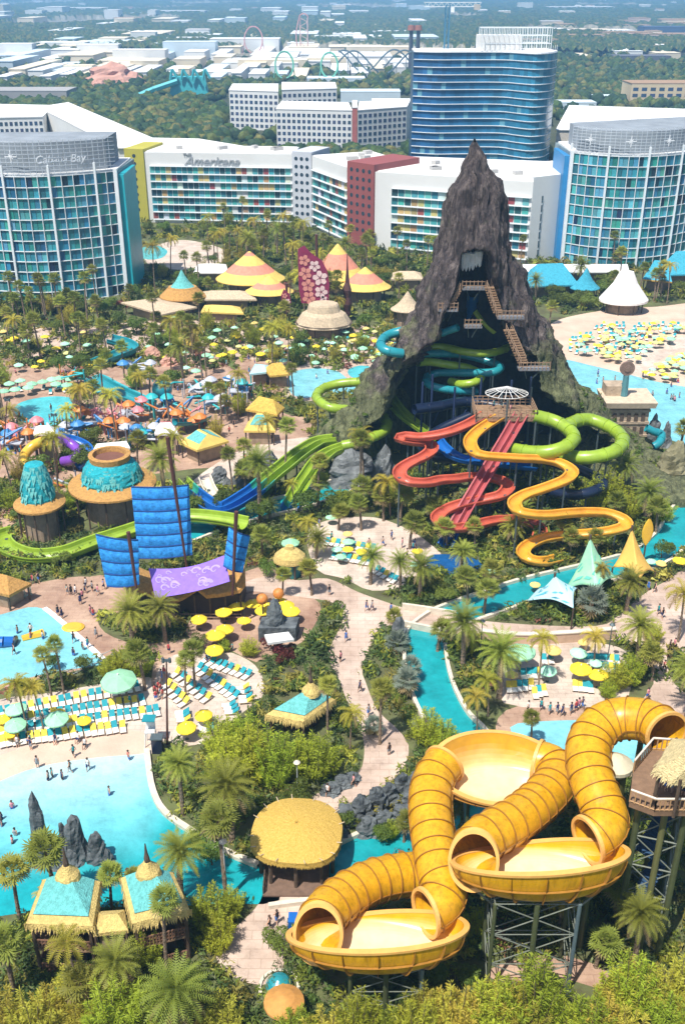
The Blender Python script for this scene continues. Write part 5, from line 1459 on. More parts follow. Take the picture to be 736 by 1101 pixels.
# sails -----------------------------------------------------------------
M_sail = mat('sail_blue', (.012, .17, .50), .7, .3, 1.6, col2=(.03, .27, .66), bump=.3); M_batten = mat('batten_navy', (.01, .05, .2), .7)
def boat_sail(label, corners, yb, mast=None, nb=5):
    """corners: picture points tl, tr, br, bl, hung at the distance of the ground row YB"""
    Y = G(100, yb).y
    tl, tr, br, bl = [AT(x, y, Y + dy) for x, y, dy in corners]
    root = thing('junk_sail', label, 'sail')
    def fn(u, v):
        p = (bl.lerp(br, u)).lerp(tl.lerp(tr, u), v)
        belly = sin(pi * u) * .5 + .16 * abs(sin(pi * v * nb)) 
        return p + Vector((0, -belly, 0))
    mb = MB(); mb.sheet(fn, 14, nb * 6, .08); mb.build('cloth', M_sail, root, smooth=False)
    for k in range(nb + 1):
        a, b_ = fn(0, k / nb), fn(1, k / nb); mb = MB()
        mb.pipe([fn(i / 8, k / nb) + Vector((0, -.08, 0)) for i in range(9)], .09, 5); mb.build('batten', M_batten, root)
    if mast:
        a, b_ = AT(mast[0], mast[1], Y - .9), AT(mast[2], mast[3], Y - .9); mb = MB(); mb.cyl(a, b_, .3, .16, 8); mb.build('mast', mat('mast_brown', (.09, .035, .03), .6, .2, 1), root)
    return root
boat_sail('largest blue junk sail with dark battens on a tall mast', [(141, 523, 2), (203, 521, 2), (207, 596, 0), (149, 600, 0)], 645, (180, 470, 201, 612), 6)
boat_sail('small blue junk sail left of the largest one', [(103, 574, 1), (149, 580, 1), (150, 628, 0), (115, 630, 0)], 674, (138, 572, 149, 648), 4)
boat_sail('small blue junk sail beside the kiosk plaza', [(246, 566, 1), (269, 576, 1), (261, 615, 0), (240, 608, 0)], 672, (254, 550, 250, 640), 3)
# purple banner: invented swirls of paler purple
root = thing('purple_banner', 'purple cloth awning with pale swirls over the brown ship roof', 'awning'); Y = G(100, 676).y
tl, tr, br, bl = AT(160, 611, Y + 3), AT(241, 597, Y + 3), AT(247, 625, Y), AT(167, 643, Y)
fnp = lambda u, v: (bl.lerp(br, u)).lerp(tl.lerp(tr, u), v) + Vector((0, 0, -.9 * sin(pi * u) * (.4 + .6 * v)))
mb = MB(); mb.sheet(fnp, 24, 10, .07); mb.build('cloth', mat('banner_purple', (.23, .13, .62), .7, .15, 1), root)
for k in range(22):
    mb = MB(); u0, v0 = random.uniform(.06, .94), random.uniform(.15, .85); rr_ = random.uniform(.03, .09)
    nrm = (br - bl).cross(tl - bl).normalized()
    if nrm.y > 0: nrm = -nrm
    for j in range(14):
        t0, t1 = j * .42, (j + 1) * .42; q0, q1 = rr_ * (1 - j / 18), rr_ * (1 - (j + 1) / 18)
        pts4 = []
        for t_, q_ in ((t0, q0), (t1, q1)):
            for kk in (1, .62): pts4.append(fnp(min(.99, max(.01, u0 + cos(t_) * q_ * kk)), min(.98, max(.02, v0 + sin(t_) * q_ * 2.4 * kk))) + nrm * .05)
        mb.add([pts4[0], pts4[2], pts4[3], pts4[1]], [(0, 1, 2, 3)])
    mb.build('swirl', mat('banner_lilac', (.36, .27, .70), .7), root)
# brown ship-like roof under the banner
root = thing('ship_restaurant', 'brown scalloped ship roof restaurant below the blue sails', 'restaurant')
Y = G(100, 668).y
prof_px = [(136, 640), (150, 634), (165, 640), (180, 648), (196, 642), (212, 632), (222, 640), (240, 638), (258, 634), (264, 626)]
mb = MB(); rows = []
for x, y in prof_px:
    f_ = AT(x, y, Y); bck = AT(x - 1, y - 14, Y + 5); bck.z = f_.z + 1.0
    mid = f_.lerp(bck, .5) + Vector((0, 0, .8)); rows.append([f_ - Vector((0, 0, .6)), f_, f_.lerp(mid, .5) + Vector((0, 0, .3)), mid, bck])
mb.loft(rows, closed=False); mb.build('roof', T_orange, root)
xa, xb = AT(142, 650, Y).x, AT(258, 640, Y).x
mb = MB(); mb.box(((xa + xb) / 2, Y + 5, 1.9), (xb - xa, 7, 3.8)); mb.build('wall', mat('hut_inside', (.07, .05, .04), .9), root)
for k in range(8):
    x = xa + (xb - xa) * k / 7; mb = MB(); mb.cyl((x, Y + .5, 0), (x, Y + .5, 4.3), .15, None, 6); mb.build('post', M_post, root)
mb = MB()
for h in (.5, 1.1): mb.cyl((xa, Y + .3, h), (xb, Y + .3, h), .08, None, 4)
mb.build('railing', M_rail, root)
# maroon sails with pale flowers
def flower_sail(label, poly, yb, fl, mast):
    Y = G(330, yb).y; root = thing('flower_sail', label, 'sail')
    P = [AT(x, y, Y) for x, y in poly]; mb = MB()
    n = len(P); o_ = Vector((0, .18, 0))
    mb.add(P + [p + o_ for p in P], [tuple(range(n))] + [tuple(range(2 * n - 1, n - 1, -1))] + [(i, i + n, (i + 1) % n + n, (i + 1) % n) for i in range(n)])
    mb.build('cloth', mat('sail_maroon', (.24, .02, .07), .75, .2, .5), root)
    for i, (x, y, r_) in enumerate(fl):
        c = AT(x, y, Y - .14); s = r_ / ppm(c); mb = MB()
        for k in range(5):
            t = 2 * pi * k / 5 + i; d = Vector((cos(t), 0, sin(t))); e = Vector((-sin(t), 0, cos(t)))
            pe = [c + d * s * .12, c + d * s * .55 + e * s * .38, c + d * s * .95 + e * s * .26, c + d * s * 1.02, c + d * s * .95 - e * s * .26, c + d * s * .55 - e * s * .38]
            mb.add(pe, [(0, 1, 2, 3, 4, 5)])
        f_ = mb.build('flower', mat('flower_pale', (.72, .52, .50), .8) if i % 2 else mat('flower_coral', (.62, .25, .20), .8), root)
    a, b_ = AT(mast[0], mast[1], Y + .5), AT(mast[2], mast[3], Y + .5); mb = MB(); mb.cyl(a, b_, .4, .2, 8); mb.build('mast', mat('mast_brown', (.09, .035, .03)), root)
flower_sail('large maroon sail printed with pale flowers', [(320, 268), (327, 264), (334, 272), (346, 280), (352, 292), (354, 306), (353, 323), (340, 326), (324, 326), (321, 310)], 352,
            [(327, 280, 6), (338, 286, 6), (328, 294, 7), (344, 299, 8), (331, 307, 7), (345, 314, 7), (332, 320, 7), (348, 322, 4)], (340, 252, 342, 345))
flower_sail('small maroon sail printed with pale flowers', [(302, 318), (305, 311), (311, 316), (313, 326), (303, 328)], 345, [(306, 318, 3), (309, 324, 3)], (308, 305, 308, 340))
root = thing('carved_mast', 'dark carved mast right of the maroon flower sail', 'mast'); b_ = G(373, 345); mb = MB()
mb.lathe([(1.0, 0), (.9, 3), (1.3, 5), (1.0, 7), (1.4, 9), (.6, 11), (.25, 15), (.1, 19)], 10, b_, jit=.12); mb.build('shaft', mat('mast_brown', (.09, .035, .03)), root)
# stretched fabric tents
def fabric_tent(label, apex, foot, m, yb, pat=None, dy=4.5):
    Y = G(600, yb).y; ap = AT(apex[0], apex[1], Y + dy)
    root = thing('fabric_tent', label, 'tent')
    F_ = [AT(x, y, Y + d) for x, y, d in foot]
    cen = sum(F_, Vector()) / len(F_)
    rings = []
    n = len(F_)
    base = []
    for i in range(n):
        a, b_ = F_[i], F_[(i + 1) % n]
        for k in range(8):
            t = k / 8; p = a.lerp(b_, t); sag = sin(pi * t) * .10
            p = p.lerp(cen, sag); p.z += sin(pi * t) * .8; base.append(p)
    for j in range(13):
        t = j / 12; rings.append([p.lerp(ap, t) - Vector((0, 0, (ap.z - p.z) * .13 * sin(pi * t) ** 1.0)) for p in base])
    mb = MB(); mb.loft(rings, closed=True)
    cl = mb.build('cloth', m, root, smooth=True)
    sm = cl.modifiers.new('thick', 'SOLIDIFY'); sm.thickness = .06
    for p in F_:
        mb = MB(); mb.cyl((p.x, p.y, 0), p, .13, None, 6); mb.build('post', M_post, root)
    mb = MB(); mb.cyl((ap.x, ap.y, 0), ap + Vector((0, 0, .5)), .2, None, 7); mb.build('mast', M_post, root)
    if pat:
        mb = MB(); nr = len(rings[0])
        for k in range(26):
            j = random.randint(1, 7); i = random.randrange(nr)
            q = [rings[j][i], rings[j][(i + 1) % nr], rings[j + 1][(i + 2) % nr], rings[j + 1][(i + 1) % nr]]
            nn = (q[1] - q[0]).cross(q[3] - q[0]).normalized()
            if nn.z < 0: nn = -nn
            mb.add([p + nn * .09 for p in q], [(0, 1, 2, 3)])
        mb.build('print', pat, root)
    return root
fabric_tent('pale mint stretched tent, tallest of the three', (634, 578), [(606, 634, 3), (642, 634, -2), (664, 622, 3), (640, 614, 9)], mat('tent_mint', (.28, .66, .48), .6, .2, .25, col2=(.40, .66, .36)), 645, mat('tent_mint_dark', (.14, .52, .42), .7))
fabric_tent('golden yellow stretched tent beside the river bend', (679, 568), [(658, 610, 3), (688, 622, -1), (704, 615, 3), (684, 602, 9)], mat('tent_gold', (.70, .42, .09), .6, .15, .3), 635)
fabric_tent('pale blue stretched tent with a leaf print, lowest of the three', (596, 619), [(566, 646, 3), (616, 654, -3), (620, 632, 3), (582, 632, 8)], mat('tent_blue', (.42, .66, .70), .6, .12, .25), 665, mat('tent_blue_dark', (.10, .38, .48), .7), dy=3)
# yellow surfboard sign on a pole by the yellow tent
root = thing('surfboard_sign', 'upright yellow surfboard standing behind the golden tent', 'surfboard'); b_ = G(690, 608); h = hgt(b_, 558); mb = MB()
mb.grid(lambda u, v: b_ + Vector((cos(2 * pi * u) * .9 * sin(pi * min(.98, max(.02, v))) ** .6, sin(2 * pi * u) * .15, h * (.45 + .55 * v))), 14, 12); mb.build('board', P_gold, root)
mb = MB(); mb.cyl(b_, b_ + Vector((0, 0, h * .5)), .14, None, 6); mb.build('post', M_post, root)

# children play area: slides and frames --------------------------------
slide('yellow play tube left of the purple one', 'tube', [(48, 474), (38, 478), (29, 486), (25, 494), (30, 501), (40, 500)], 6, 1.6, 1.0, P_gold, every=5)
slide('purple play tube right of the yellow one', 'tube', [(60, 472), (70, 474), (80, 480), (85, 488), (78, 494), (68, 496)], 6, 1.8, .95, P_purple, every=5)
slide('open blue play flume behind the purple tube', 'flume', [(66, 468), (80, 472), (92, 480), (92, 492), (82, 500)], 5, 1.5, 1.1, P_blue, 'flume_slide', every=5)
slide('teal play flume between rocks above the children plaza', 'flume', [(118, 362), (132, 366), (140, 372), (128, 378), (112, 384), (98, 390)], 5, 1.5, 1.9, P_teal, 'flume_slide', every=6)
slide('wide teal play flume sweeping down to the splash frames', 'flume', [(100, 404), (114, 412), (130, 420), (148, 428), (164, 434)], 4.5, 1.4, 1.8, P_teal, 'flume_slide', every=6)
slide('teal curling flume at the children pool', 'flume', [(90, 438), (86, 446), (76, 452), (66, 452)], 3.5, 1, 1.2, P_teal, 'flume_slide', every=5)
slide('blue play flume beside the orange frames', 'flume', [(188, 452), (200, 452), (212, 450), (222, 446)], 3.5, 1.6, 1.1, P_teal, 'flume_slide', every=5)
slide('tan play flume pouring toward the channel behind the sail', 'flume', [(220, 512), (224, 522), (230, 532), (234, 540)], 3.5, .8, 1.0, M_curb, 'flume_slide', every=5)
def splash_frame(label, px, py, cols, seed):
    rd = random.Random(seed); b_ = G(px, py); root = thing('splash_frame', label, 'play frame', b_)
    ms = [mat('play_orange', (.62, .20, .04), .5), mat('play_blue', (.05, .22, .50), .5), mat('play_teal', (.03, .40, .42), .5), mat('play_pink', (.62, .22, .24), .5), mat('play_grey', (.45, .47, .52), .5)]
    for k in range(7):
        x, y, h = rd.uniform(-4, 4), rd.uniform(-3, 3), rd.uniform(2.2, 5)
        mb = MB(); mb.cyl((x, y, 0), (x, y, h), .16, None, 6); mb.build('post', ms[rd.choice(cols)], root)
    for k in range(6):
        mb = MB(); a = Vector((rd.uniform(-4, 4), rd.uniform(-3, 3), rd.uniform(2, 4))); mb.pipe([a, a + Vector((rd.uniform(-3, 3), rd.uniform(-2, 2), rd.uniform(-.5, 1.6))), a + Vector((rd.uniform(-4, 4), rd.uniform(-2, 2), -1))], .22, 6); mb.build('pipe', ms[rd.choice(cols)], root)
    for k in range(3):
        mb = MB(); x, y, h = rd.uniform(-3.5, 3.5), rd.uniform(-2.5, 2.5), rd.uniform(2.4, 4.6); mb.lathe([(1.5, 0), (1.5, .15), (.8, .75), (.05, 1.1)], 10, (x, y, h)); mb.build('canopy', ms[rd.choice(cols)], root)
    mb = MB(); mb.box((0, 0, 1.9), (4.4, 3, .25)); mb.build('deck', ms[4], root)
splash_frame('orange play frame with pipes on the pink plaza', 100, 462, [0, 0, 3], 1)
splash_frame('orange and red play frame beside the teal ball', 200, 462, [0, 0, 3], 2)
splash_frame('blue play frame with buckets near the white tent roof', 178, 448, [1, 2, 0], 3)
splash_frame('grey and blue play frame left of the golden hip roof', 232, 442, [1, 4, 2], 4)
splash_frame('blue grey play frame below the children pool', 72, 476, [1, 4], 5)
splash_frame('pink and orange play frame at the plaza middle', 140, 452, [0, 3, 4], 6)
splash_frame('orange splash frame at the edge of the plaza trees', 30, 472, [0, 3, 4], 7)
splash_frame('blue splash frame behind the wide teal dome', 158, 478, [1, 2, 4], 8)
splash_frame('orange slide frame behind the narrow dome', 96, 538, [0, 4], 9)
splash_frame('teal and grey play frame right of the teal ball', 214, 428, [2, 4], 10)
splash_frame('orange play frame above the yellow play tube', 14, 484, [0, 1, 3], 11)
splash_frame('pink play frame left of the wide teal flume', 84, 414, [3, 0, 2], 12)
splash_frame('blue play frame between the dome and golden kiosk', 258, 428, [1, 2, 4], 13)
splash_frame('grey play frame with orange canopy by the white roof', 128, 468, [4, 0, 1], 14)
splash_frame('teal play frame at the pink boulder', 150, 406, [2, 4, 1], 15)
root = thing('teal_ball', 'round teal ball on a stand above the orange play frames', 'play ball'); b_ = G(176, 438); mb = MB(); mb.lathe([(.05, 2.2)] + [(2.3 * sin(pi * k / 10), 4.4 - 2.3 * cos(pi * k / 10)) for k in range(1, 10)] + [(.05, 6.7)], 18, b_); mb.build('ball', P_teal, root, smooth=True)
mb = MB(); mb.cyl(b_, b_ + Vector((0, 0, 2.4)), .5, .4, 8); mb.build('stand', M_post, root)
px_rock('pink play boulder beside the teal flume', 164, 386, 26, 372, M_pinkrock, seed=21)
px_rock('pinkish boulder near the golden pointed hut', 182, 392, 20, 380, M_pinkrock, seed=22)
px_rock('brown rock stack at the children pool', 84, 440, 16, 420, mat('brown_rock', (.22, .13, .09), .9, .3, .5, bump=.6), seed=23)
# masts
for i, (x0, y0, x1, y1, lb) in enumerate([(8, 430, 3, 500, 'dark slanted mast left of the children pool'), (58, 446, 63, 520, 'slim dark mast between the play slides'), (179, 710, 180, 800, 'slim lamp mast between the two lounger terraces')]):
    Y = G(x1, y1).y; root = thing('mast_pole', lb, 'mast'); mb = MB(); mb.cyl(AT(x1, y1, Y), AT(x0, y0, Y), .16, .09, 7); mb.build('shaft', mat('mast_brown', (.09, .035, .03)), root)
    t = AT(x0, y0, Y); mb = MB(); mb.box(t, (1.0, .3, .25)); mb.cyl(t + Vector((-.4, 0, -.3)), t + Vector((-.4, 0, .3)), .2, None, 6); mb.cyl(t + Vector((.4, 0, -.3)), t + Vector((.4, 0, .3)), .2, None, 6); mb.build('lamp_head', M_steel, root)
# rock spike bar with orange balls
px_rock('tall dark rock spike among the yellow umbrellas', 296, 684, 24, 646, M_drock, seed=31, peak=2.8, name='rock_spike', rough=.18)
for i, (x, y, yt) in enumerate([(283, 672, 644), (300, 660, 638)]):
    b_ = G(x, y); h = hgt(b_, yt); root = thing('ball_lamp', ('orange ball lamp left of the dark rock spike', 'orange ball lamp behind the dark rock spike')[i], 'lamp'); mb = MB(); mb.cyl(b_, b_ + Vector((0, 0, h - .6)), .1, None, 6); mb.build('pole', M_post, root)
    mb = MB(); mb.lathe([(.03, -.8)] + [(.85 * sin(pi * k / 8), -.85 * cos(pi * k / 8)) for k in range(1, 8)] + [(.03, .8)], 14, b_ + Vector((0, 0, h))); mb.build('ball', mat('ball_orange', (.60, .22, .05), .5, .2, 2), root, smooth=True)
root = thing('stage_bar', 'dark stone bar with a white roof panel under the rock spike', 'bar'); a = [G(278, 690), G(318, 690), G(322, 678), G(282, 678)]; mb = MB(); mb.prism([(p.x, p.y) for p in a], 0, 2.4); mb.build('wall', M_drock, root)
mb = MB(); q = [G(288, 690, 3), G(316, 686, 3), G(310, 678, 3), G(284, 681, 3)]; mb.prism([(p.x, p.y) for p in q], 2.42, 2.8, bottom=True); mb.build('roof_panel', M_white, root)
# bridges
root = thing('footbridge', 'low stone footbridge of the main path over the lazy river', 'bridge')
for i, ln in enumerate(([(432, 655), (460, 659), (490, 664)], [(434, 674), (458, 679), (486, 684)])):
    P = catmull([G(x, y, 0) for x, y in ln], 1); mb = MB(); mb.loft([[p + Vector((0, -.2, .03)), p + Vector((0, -.2, 1.1)), p + Vector((0, .2, 1.1)), p + Vector((0, .2, .03))] for p in P], closed=True); mb.build('parapet', M_curb, root)
P = catmull([G(x, y, 0) for x, y in [(434, 675), (458, 680), (486, 685)]], 1)
# ------------------------------------------------------------------ the big yellow raft slide
M_ys = bpy.data.materials.new('raft_yellow'); M_ys.use_nodes = True
nt = M_ys.node_tree; N, L = nt.nodes, nt.links; pb = N['Principled BSDF']
pb.inputs['Roughness'].default_value = .32; pb.inputs['Specular IOR Level'].default_value = .45; pb.inputs['Coat Weight'].default_value = .08; pb.inputs['Coat Roughness'].default_value = .25
tc = N.new('ShaderNodeTexCoord'); n1 = N.new('ShaderNodeTexNoise'); n1.inputs['Scale'].default_value = .9; n1.inputs['Detail'].default_value = 7; n1.inputs['Roughness'].default_value = .7
mp = N.new('ShaderNodeMapping'); mp.inputs['Scale'].default_value = (1, 1, .35); L.new(tc.outputs['Object'], mp.inputs[0]); L.new(mp.outputs[0], n1.inputs['Vector'])
cr_ = N.new('ShaderNodeValToRGB'); L.new(n1.outputs['Fac'], cr_.inputs[0]); e = cr_.color_ramp.elements
e[0].position = .28; e[0].color = (.52, .25, .006, 1); e[1].position = .64; e[1].color = (.71, .375, .012, 1)
mp3 = N.new('ShaderNodeMapping'); mp3.inputs['Scale'].default_value = (2.2, 2.2, .25); L.new(tc.outputs['Object'], mp3.inputs[0])
n3 = N.new('ShaderNodeTexNoise'); n3.inputs['Scale'].default_value = 1.1; n3.inputs['Detail'].default_value = 8; n3.inputs['Roughness'].default_value = .75; L.new(mp3.outputs[0], n3.inputs['Vector'])
m3 = N.new('ShaderNodeMapRange'); m3.inputs['From Min'].default_value = .36; m3.inputs['From Max'].default_value = .52; m3.inputs['To Min'].default_value = .66; L.new(n3.outputs['Fac'], m3.inputs['Value'])
xm = N.new('ShaderNodeMix'); xm.data_type = 'RGBA'; xm.blend_type = 'MULTIPLY'; xm.inputs[0].default_value = 1; L.new(cr_.outputs[0], xm.inputs[6]); L.new(m3.outputs[0], xm.inputs[7]); L.new(xm.outputs[2], pb.inputs['Base Color'])
m4 = N.new('ShaderNodeMapRange'); m4.inputs['To Min'].default_value = .22; m4.inputs['To Max'].default_value = .5; L.new(n1.outputs['Fac'], m4.inputs['Value']); L.new(m4.outputs[0], pb.inputs['Roughness'])
M_yf = mat('raft_flange', (.30, .14, .02), .5, .2, 2)
M_yl = mat('raft_lip', (.70, .38, .10), .45, .1, 1)
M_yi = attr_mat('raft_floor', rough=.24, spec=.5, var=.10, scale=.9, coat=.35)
raft = thing('raft_slide', 'giant yellow raft slide of tubes and open bowls on steel trusses', 'water slide')
TR = 2.12
def lip(p, t, r, parent, cut=0.0):
    t = t.normalized(); s_ = t.cross(Vector((0, 0, 1))).normalized(); u = s_.cross(t); mb = MB(); rr = []
    for rad, off in ((r * .95, 0), (r * .95, .22), (r * 1.09, .22), (r * 1.09, -.12), (r * .99, -.12)):
        rr.append([p + t * (off - cut * rad * sin(2 * pi * k / 40)) + s_ * (rad * cos(2 * pi * k / 40)) + u * (rad * sin(2 * pi * k / 40)) for k in range(40)])
    mb.loft(rr); return mb.build('mouth_lip', M_yl, parent, smooth=False)
def bigtube(pts, lip0=False, lip1=False, cut=0.0, cut1=0.0):
    P = catmull([G(*p) for p in pts], .45)
    o = tube_part('tube', P, TR, M_ys, raft, rib=1.45, nr=36, ribm=M_yf, cut=cut, cut1=cut1)
    if lip0: lip(P[0], P[0] - P[2], TR, o, cut)
    if lip1: lip(P[-1], P[-1] - P[-3], TR, o, cut1)
    # lengthwise seam flanges
    fr = frames(P); sb = MB()
    for sg in (-1, 1):
        sb.loft([[p + f[1] * (sg * TR * .985), p + f[1] * (sg * TR * 1.06) + f[2] * .06, p + f[1] * (sg * TR * 1.06) - f[2] * .06] for p, f in zip(P, fr)], closed=True)
    sb.build('seam', M_yf, o)
    return P
T1 = bigtube([(716, 788, 20.6), (703, 778, 20.3), (686, 773, 20), (664, 773, 19.5), (645, 781, 19), (634, 797, 18.4), (632, 818, 17.8), (637, 842, 17.2), (645, 862, 16.6), (650, 878, 16.1), (648, 889, 15.8), (641, 897, 15.5), (632, 903, 15.2)], True, True, 0, .25)
T2 = bigtube([(509, 924, 14.5), (510, 915, 14.6), (515, 906, 14.6), (528, 897, 14.5), (547, 886, 14.2), (566, 873, 13.7), (584, 857, 13.2), (596, 842, 12.9), (598, 830, 12.7), (591, 822, 12.6), (578, 818, 12.6)], True, True, .7)
T3 = bigtube([(477, 822, 12.2), (468, 834, 12), (463, 852, 11.7), (463, 878, 11.2), (467, 908, 10.6), (472, 936, 10.1), (477, 954, 9.8), (475, 966, 9.6), (468, 975, 9.4), (458, 981, 9.2)], True, True, 0, .25)
T4 = bigtube([(342, 1003, 8.7), (344, 993, 8.8), (349, 983, 8.7), (360, 973, 8.4), (374, 962, 8), (396, 950, 7.4), (420, 943, 6.8), (450, 939, 6.2), (478, 938, 5.6)], True, False, .7)

def bowl(cx, cy, zc, Rx, Ry, hmax, hmin, phi0, sharp=1.3, tilt=0.0, gap=None):
    """open oval saucer; wall height HMAX towards direction PHI0, sinking to HMIN opposite"""
    c = G(cx, cy, zc); NU, nr = 96, 16
    def hh(t):
        k = (1 + cos(t - phi0)) / 2
        return hmin + (hmax - hmin) * k ** (1 / sharp)
    def prof(t, v):
        # v 0 centre .. 1 lip ; bowl floor then quarter-curve wall
        h = hh(t)
        if v < .5: r, z = v / .5 * .72, -.25 + .25 * (v / .5) ** 2
        else:
            a = (v - .5) / .5; r = .72 + .28 * sin(a * pi / 2 * .92) / sin(pi / 2 * .92); z = h * (1 - cos(a * pi / 2)) ** .85
        return r, z
    mb = MB()
    rings = []
    for j in range(nr + 1):
        v = max(.001, j / nr); ring = []
        for i in range(NU):
            t = 2 * pi * i / NU; r, z = prof(t, v)
            ring.append(c + Vector((cos(t) * Rx * r, sin(t) * Ry * r, z)))
        rings.append(ring)
    mb.loft(rings, closed=True)
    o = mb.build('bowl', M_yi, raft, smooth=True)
    cl_ = []  # bright glare painted in with raft wear: pale floor, orange walls
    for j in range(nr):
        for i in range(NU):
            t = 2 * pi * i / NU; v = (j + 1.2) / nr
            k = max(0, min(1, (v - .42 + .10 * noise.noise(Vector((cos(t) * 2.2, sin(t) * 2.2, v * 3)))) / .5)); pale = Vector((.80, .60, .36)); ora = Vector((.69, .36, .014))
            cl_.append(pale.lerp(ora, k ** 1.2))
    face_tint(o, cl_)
    # outer shell, rim and ribs
    ob = MB(); rings = []
    for j in range(9):
        v = .42 + .58 * j / 8; ring = []
        for i in range(NU):
            t = 2 * pi * i / NU; r, z = prof(t, v); k = 1 + .35 / Rx
            ring.append(c + Vector((cos(t) * Rx * r * k, sin(t) * Ry * r * (1 + .35 / Ry), z - (.30 if j < 8 else .0))))
        rings.append(ring)
    ob.loft(rings, closed=True); ob.build('outer_shell', M_ys, o, smooth=True)
    rb = MB(); inner, outer, oute2, inne2 = [], [], [], []
    for i in range(NU):
        t = 2 * pi * i / NU; r, z = prof(t, 1)
        for lst, k, dz in ((inner, -.02, .05), (outer, .5, .05), (oute2, .5, -.22), (inne2, .30, -.22)):
            lst.append(c + Vector((cos(t) * (Rx + k), sin(t) * (Ry + k), z + dz)))
    rb.loft([inner, outer, oute2, inne2], closed=True); rb.build('rim', M_yl, o)
    fl = MB()
    for frac in (.62,):
        a_, b_ = [], []
        for i in range(NU):
            t = 2 * pi * i / NU; r, z = prof(t, .5 + .5 * frac); a_.append(c + Vector((cos(t) * (Rx * r + .40), sin(t) * (Ry * r + .40), z - .22))); b_.append(c + Vector((cos(t) * (Rx * r + .62), sin(t) * (Ry * r + .62), z - .24)))
        fl.loft([a_, b_], closed=True)
    for i in range(0, NU, 6):
        t = 2 * pi * i / NU
        pr = [prof(t, .45 + .55 * k / 8) for k in range(9)]
        ra, rb2 = [], []
        for r, z in pr:
            ra.append(c + Vector((cos(t) * (Rx * r + .3), sin(t) * (Ry * r + .3), z - .3))); rb2.append(c + Vector((cos(t) * (Rx * r + .56), sin(t) * (Ry * r + .56), z - .42)))
        fl.loft([ra, rb2], closed=False)
    fl.build('flange', M_yf, o)
    # drain ring on the floor
    return c
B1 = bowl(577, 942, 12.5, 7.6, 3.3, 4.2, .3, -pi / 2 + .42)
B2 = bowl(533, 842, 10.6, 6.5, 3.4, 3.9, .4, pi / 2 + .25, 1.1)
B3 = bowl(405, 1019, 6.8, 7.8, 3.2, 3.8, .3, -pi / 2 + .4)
M_brace = mat('brace_grey', (.15, .165, .13), .55, .2, 1.5)
M_truss = mat('truss_green', (.085, .10, .045), .5, .2, 1.2, metal=.2); M_trussb = mat('truss_bluegrey', (.12, .17, .19), .5, .15, 1.2, metal=.3)
def post(p, z0, z1, r=.22, m=None, n=9):
    mb = MB(); mb.cyl((p[0], p[1], z0), (p[0], p[1], z1), r, None, n); mb.cyl((p[0], p[1], z0), (p[0], p[1], z0 + .25), r * 2, None, n); return mb.build('support_post', m or M_trussb, raft)
def brace(a, b_, r=.06, m=None):
    mb = MB(); mb.cyl(a, b_, r, None, 6); return mb.build('brace', m or M_brace, raft)
def truss(c, w_, d_, z0, z1, levels, mlist=None):
    cs = [Vector((c.x + sx * w_ / 2, c.y + sy * d_ / 2, 0)) for sx, sy in ((-1, -1), (1, -1), (1, 1), (-1, 1))]
    for i, p in enumerate(cs): post(p, z0, z1, .19, (mlist or [M_truss, M_trussb, M_truss, M_truss])[i])
    for k in range(levels):
        za, zb = z0 + (z1 - z0) * k / levels, z0 + (z1 - z0) * (k + 1) / levels
        for i in range(4):
            a, b_ = cs[i], cs[(i + 1) % 4]
            brace(Vector((a.x, a.y, za)), Vector((b_.x, b_.y, zb))); brace(Vector((b_.x, b_.y, za)), Vector((a.x, a.y, zb)))
            brace(Vector((a.x, a.y, zb)), Vector((b_.x, b_.y, zb)), .055)
    mid = (cs[0] + cs[1]) / 2; post(mid, z0, z1, .26, M_truss)
truss(B1 + Vector((-.3, -.6, 0)), 7.6, 3.8, 0, 11.7, 3)
for sx in (-1, 1): brace(Vector((B1.x + sx * 3.6, B1.y - 1.5, 10)), Vector((B1.x + sx * 6.4, B1.y - .6, 12.2)), .1)
truss(B2 + Vector((0, .3, 0)), 6, 3.6, 0, 9.9, 3)
truss(B3 + Vector((.8, 0, 0)), 6.5, 3.4, 0, 6.1, 2)
for P, idxs in ((T1, (6, 22, 40)), (T3, (10, 30)), (T4, (18, 34)), (T2, (20,))):
    for i in idxs:
        if i < len(P): post(P[i], 0, P[i].z - TR, .3, M_truss)
# thick olive column with pale cap under the top arc
c = G(663, 812, 18.2); cb = (c.x, c.y)
colm = thing('water_column', 'thick olive green column with pale cap between slide and tower', 'column', (c.x, c.y, 0))
mb = MB(); mb.cyl((0, 0, 0), (0, 0, 16.4), 1.25, 1.2, 20); mb.build('shaft', mat('column_olive', (.10, .095, .025), .6, .25, .8), colm)
mb = MB(); mb.lathe([(1.25, 16.2), (1.7, 16.8), (1.7, 17.2), (.6, 17.9), (.02, 18)], 20); mb.build('cap', mat('column_cap', (.55, .50, .36), .7), colm)

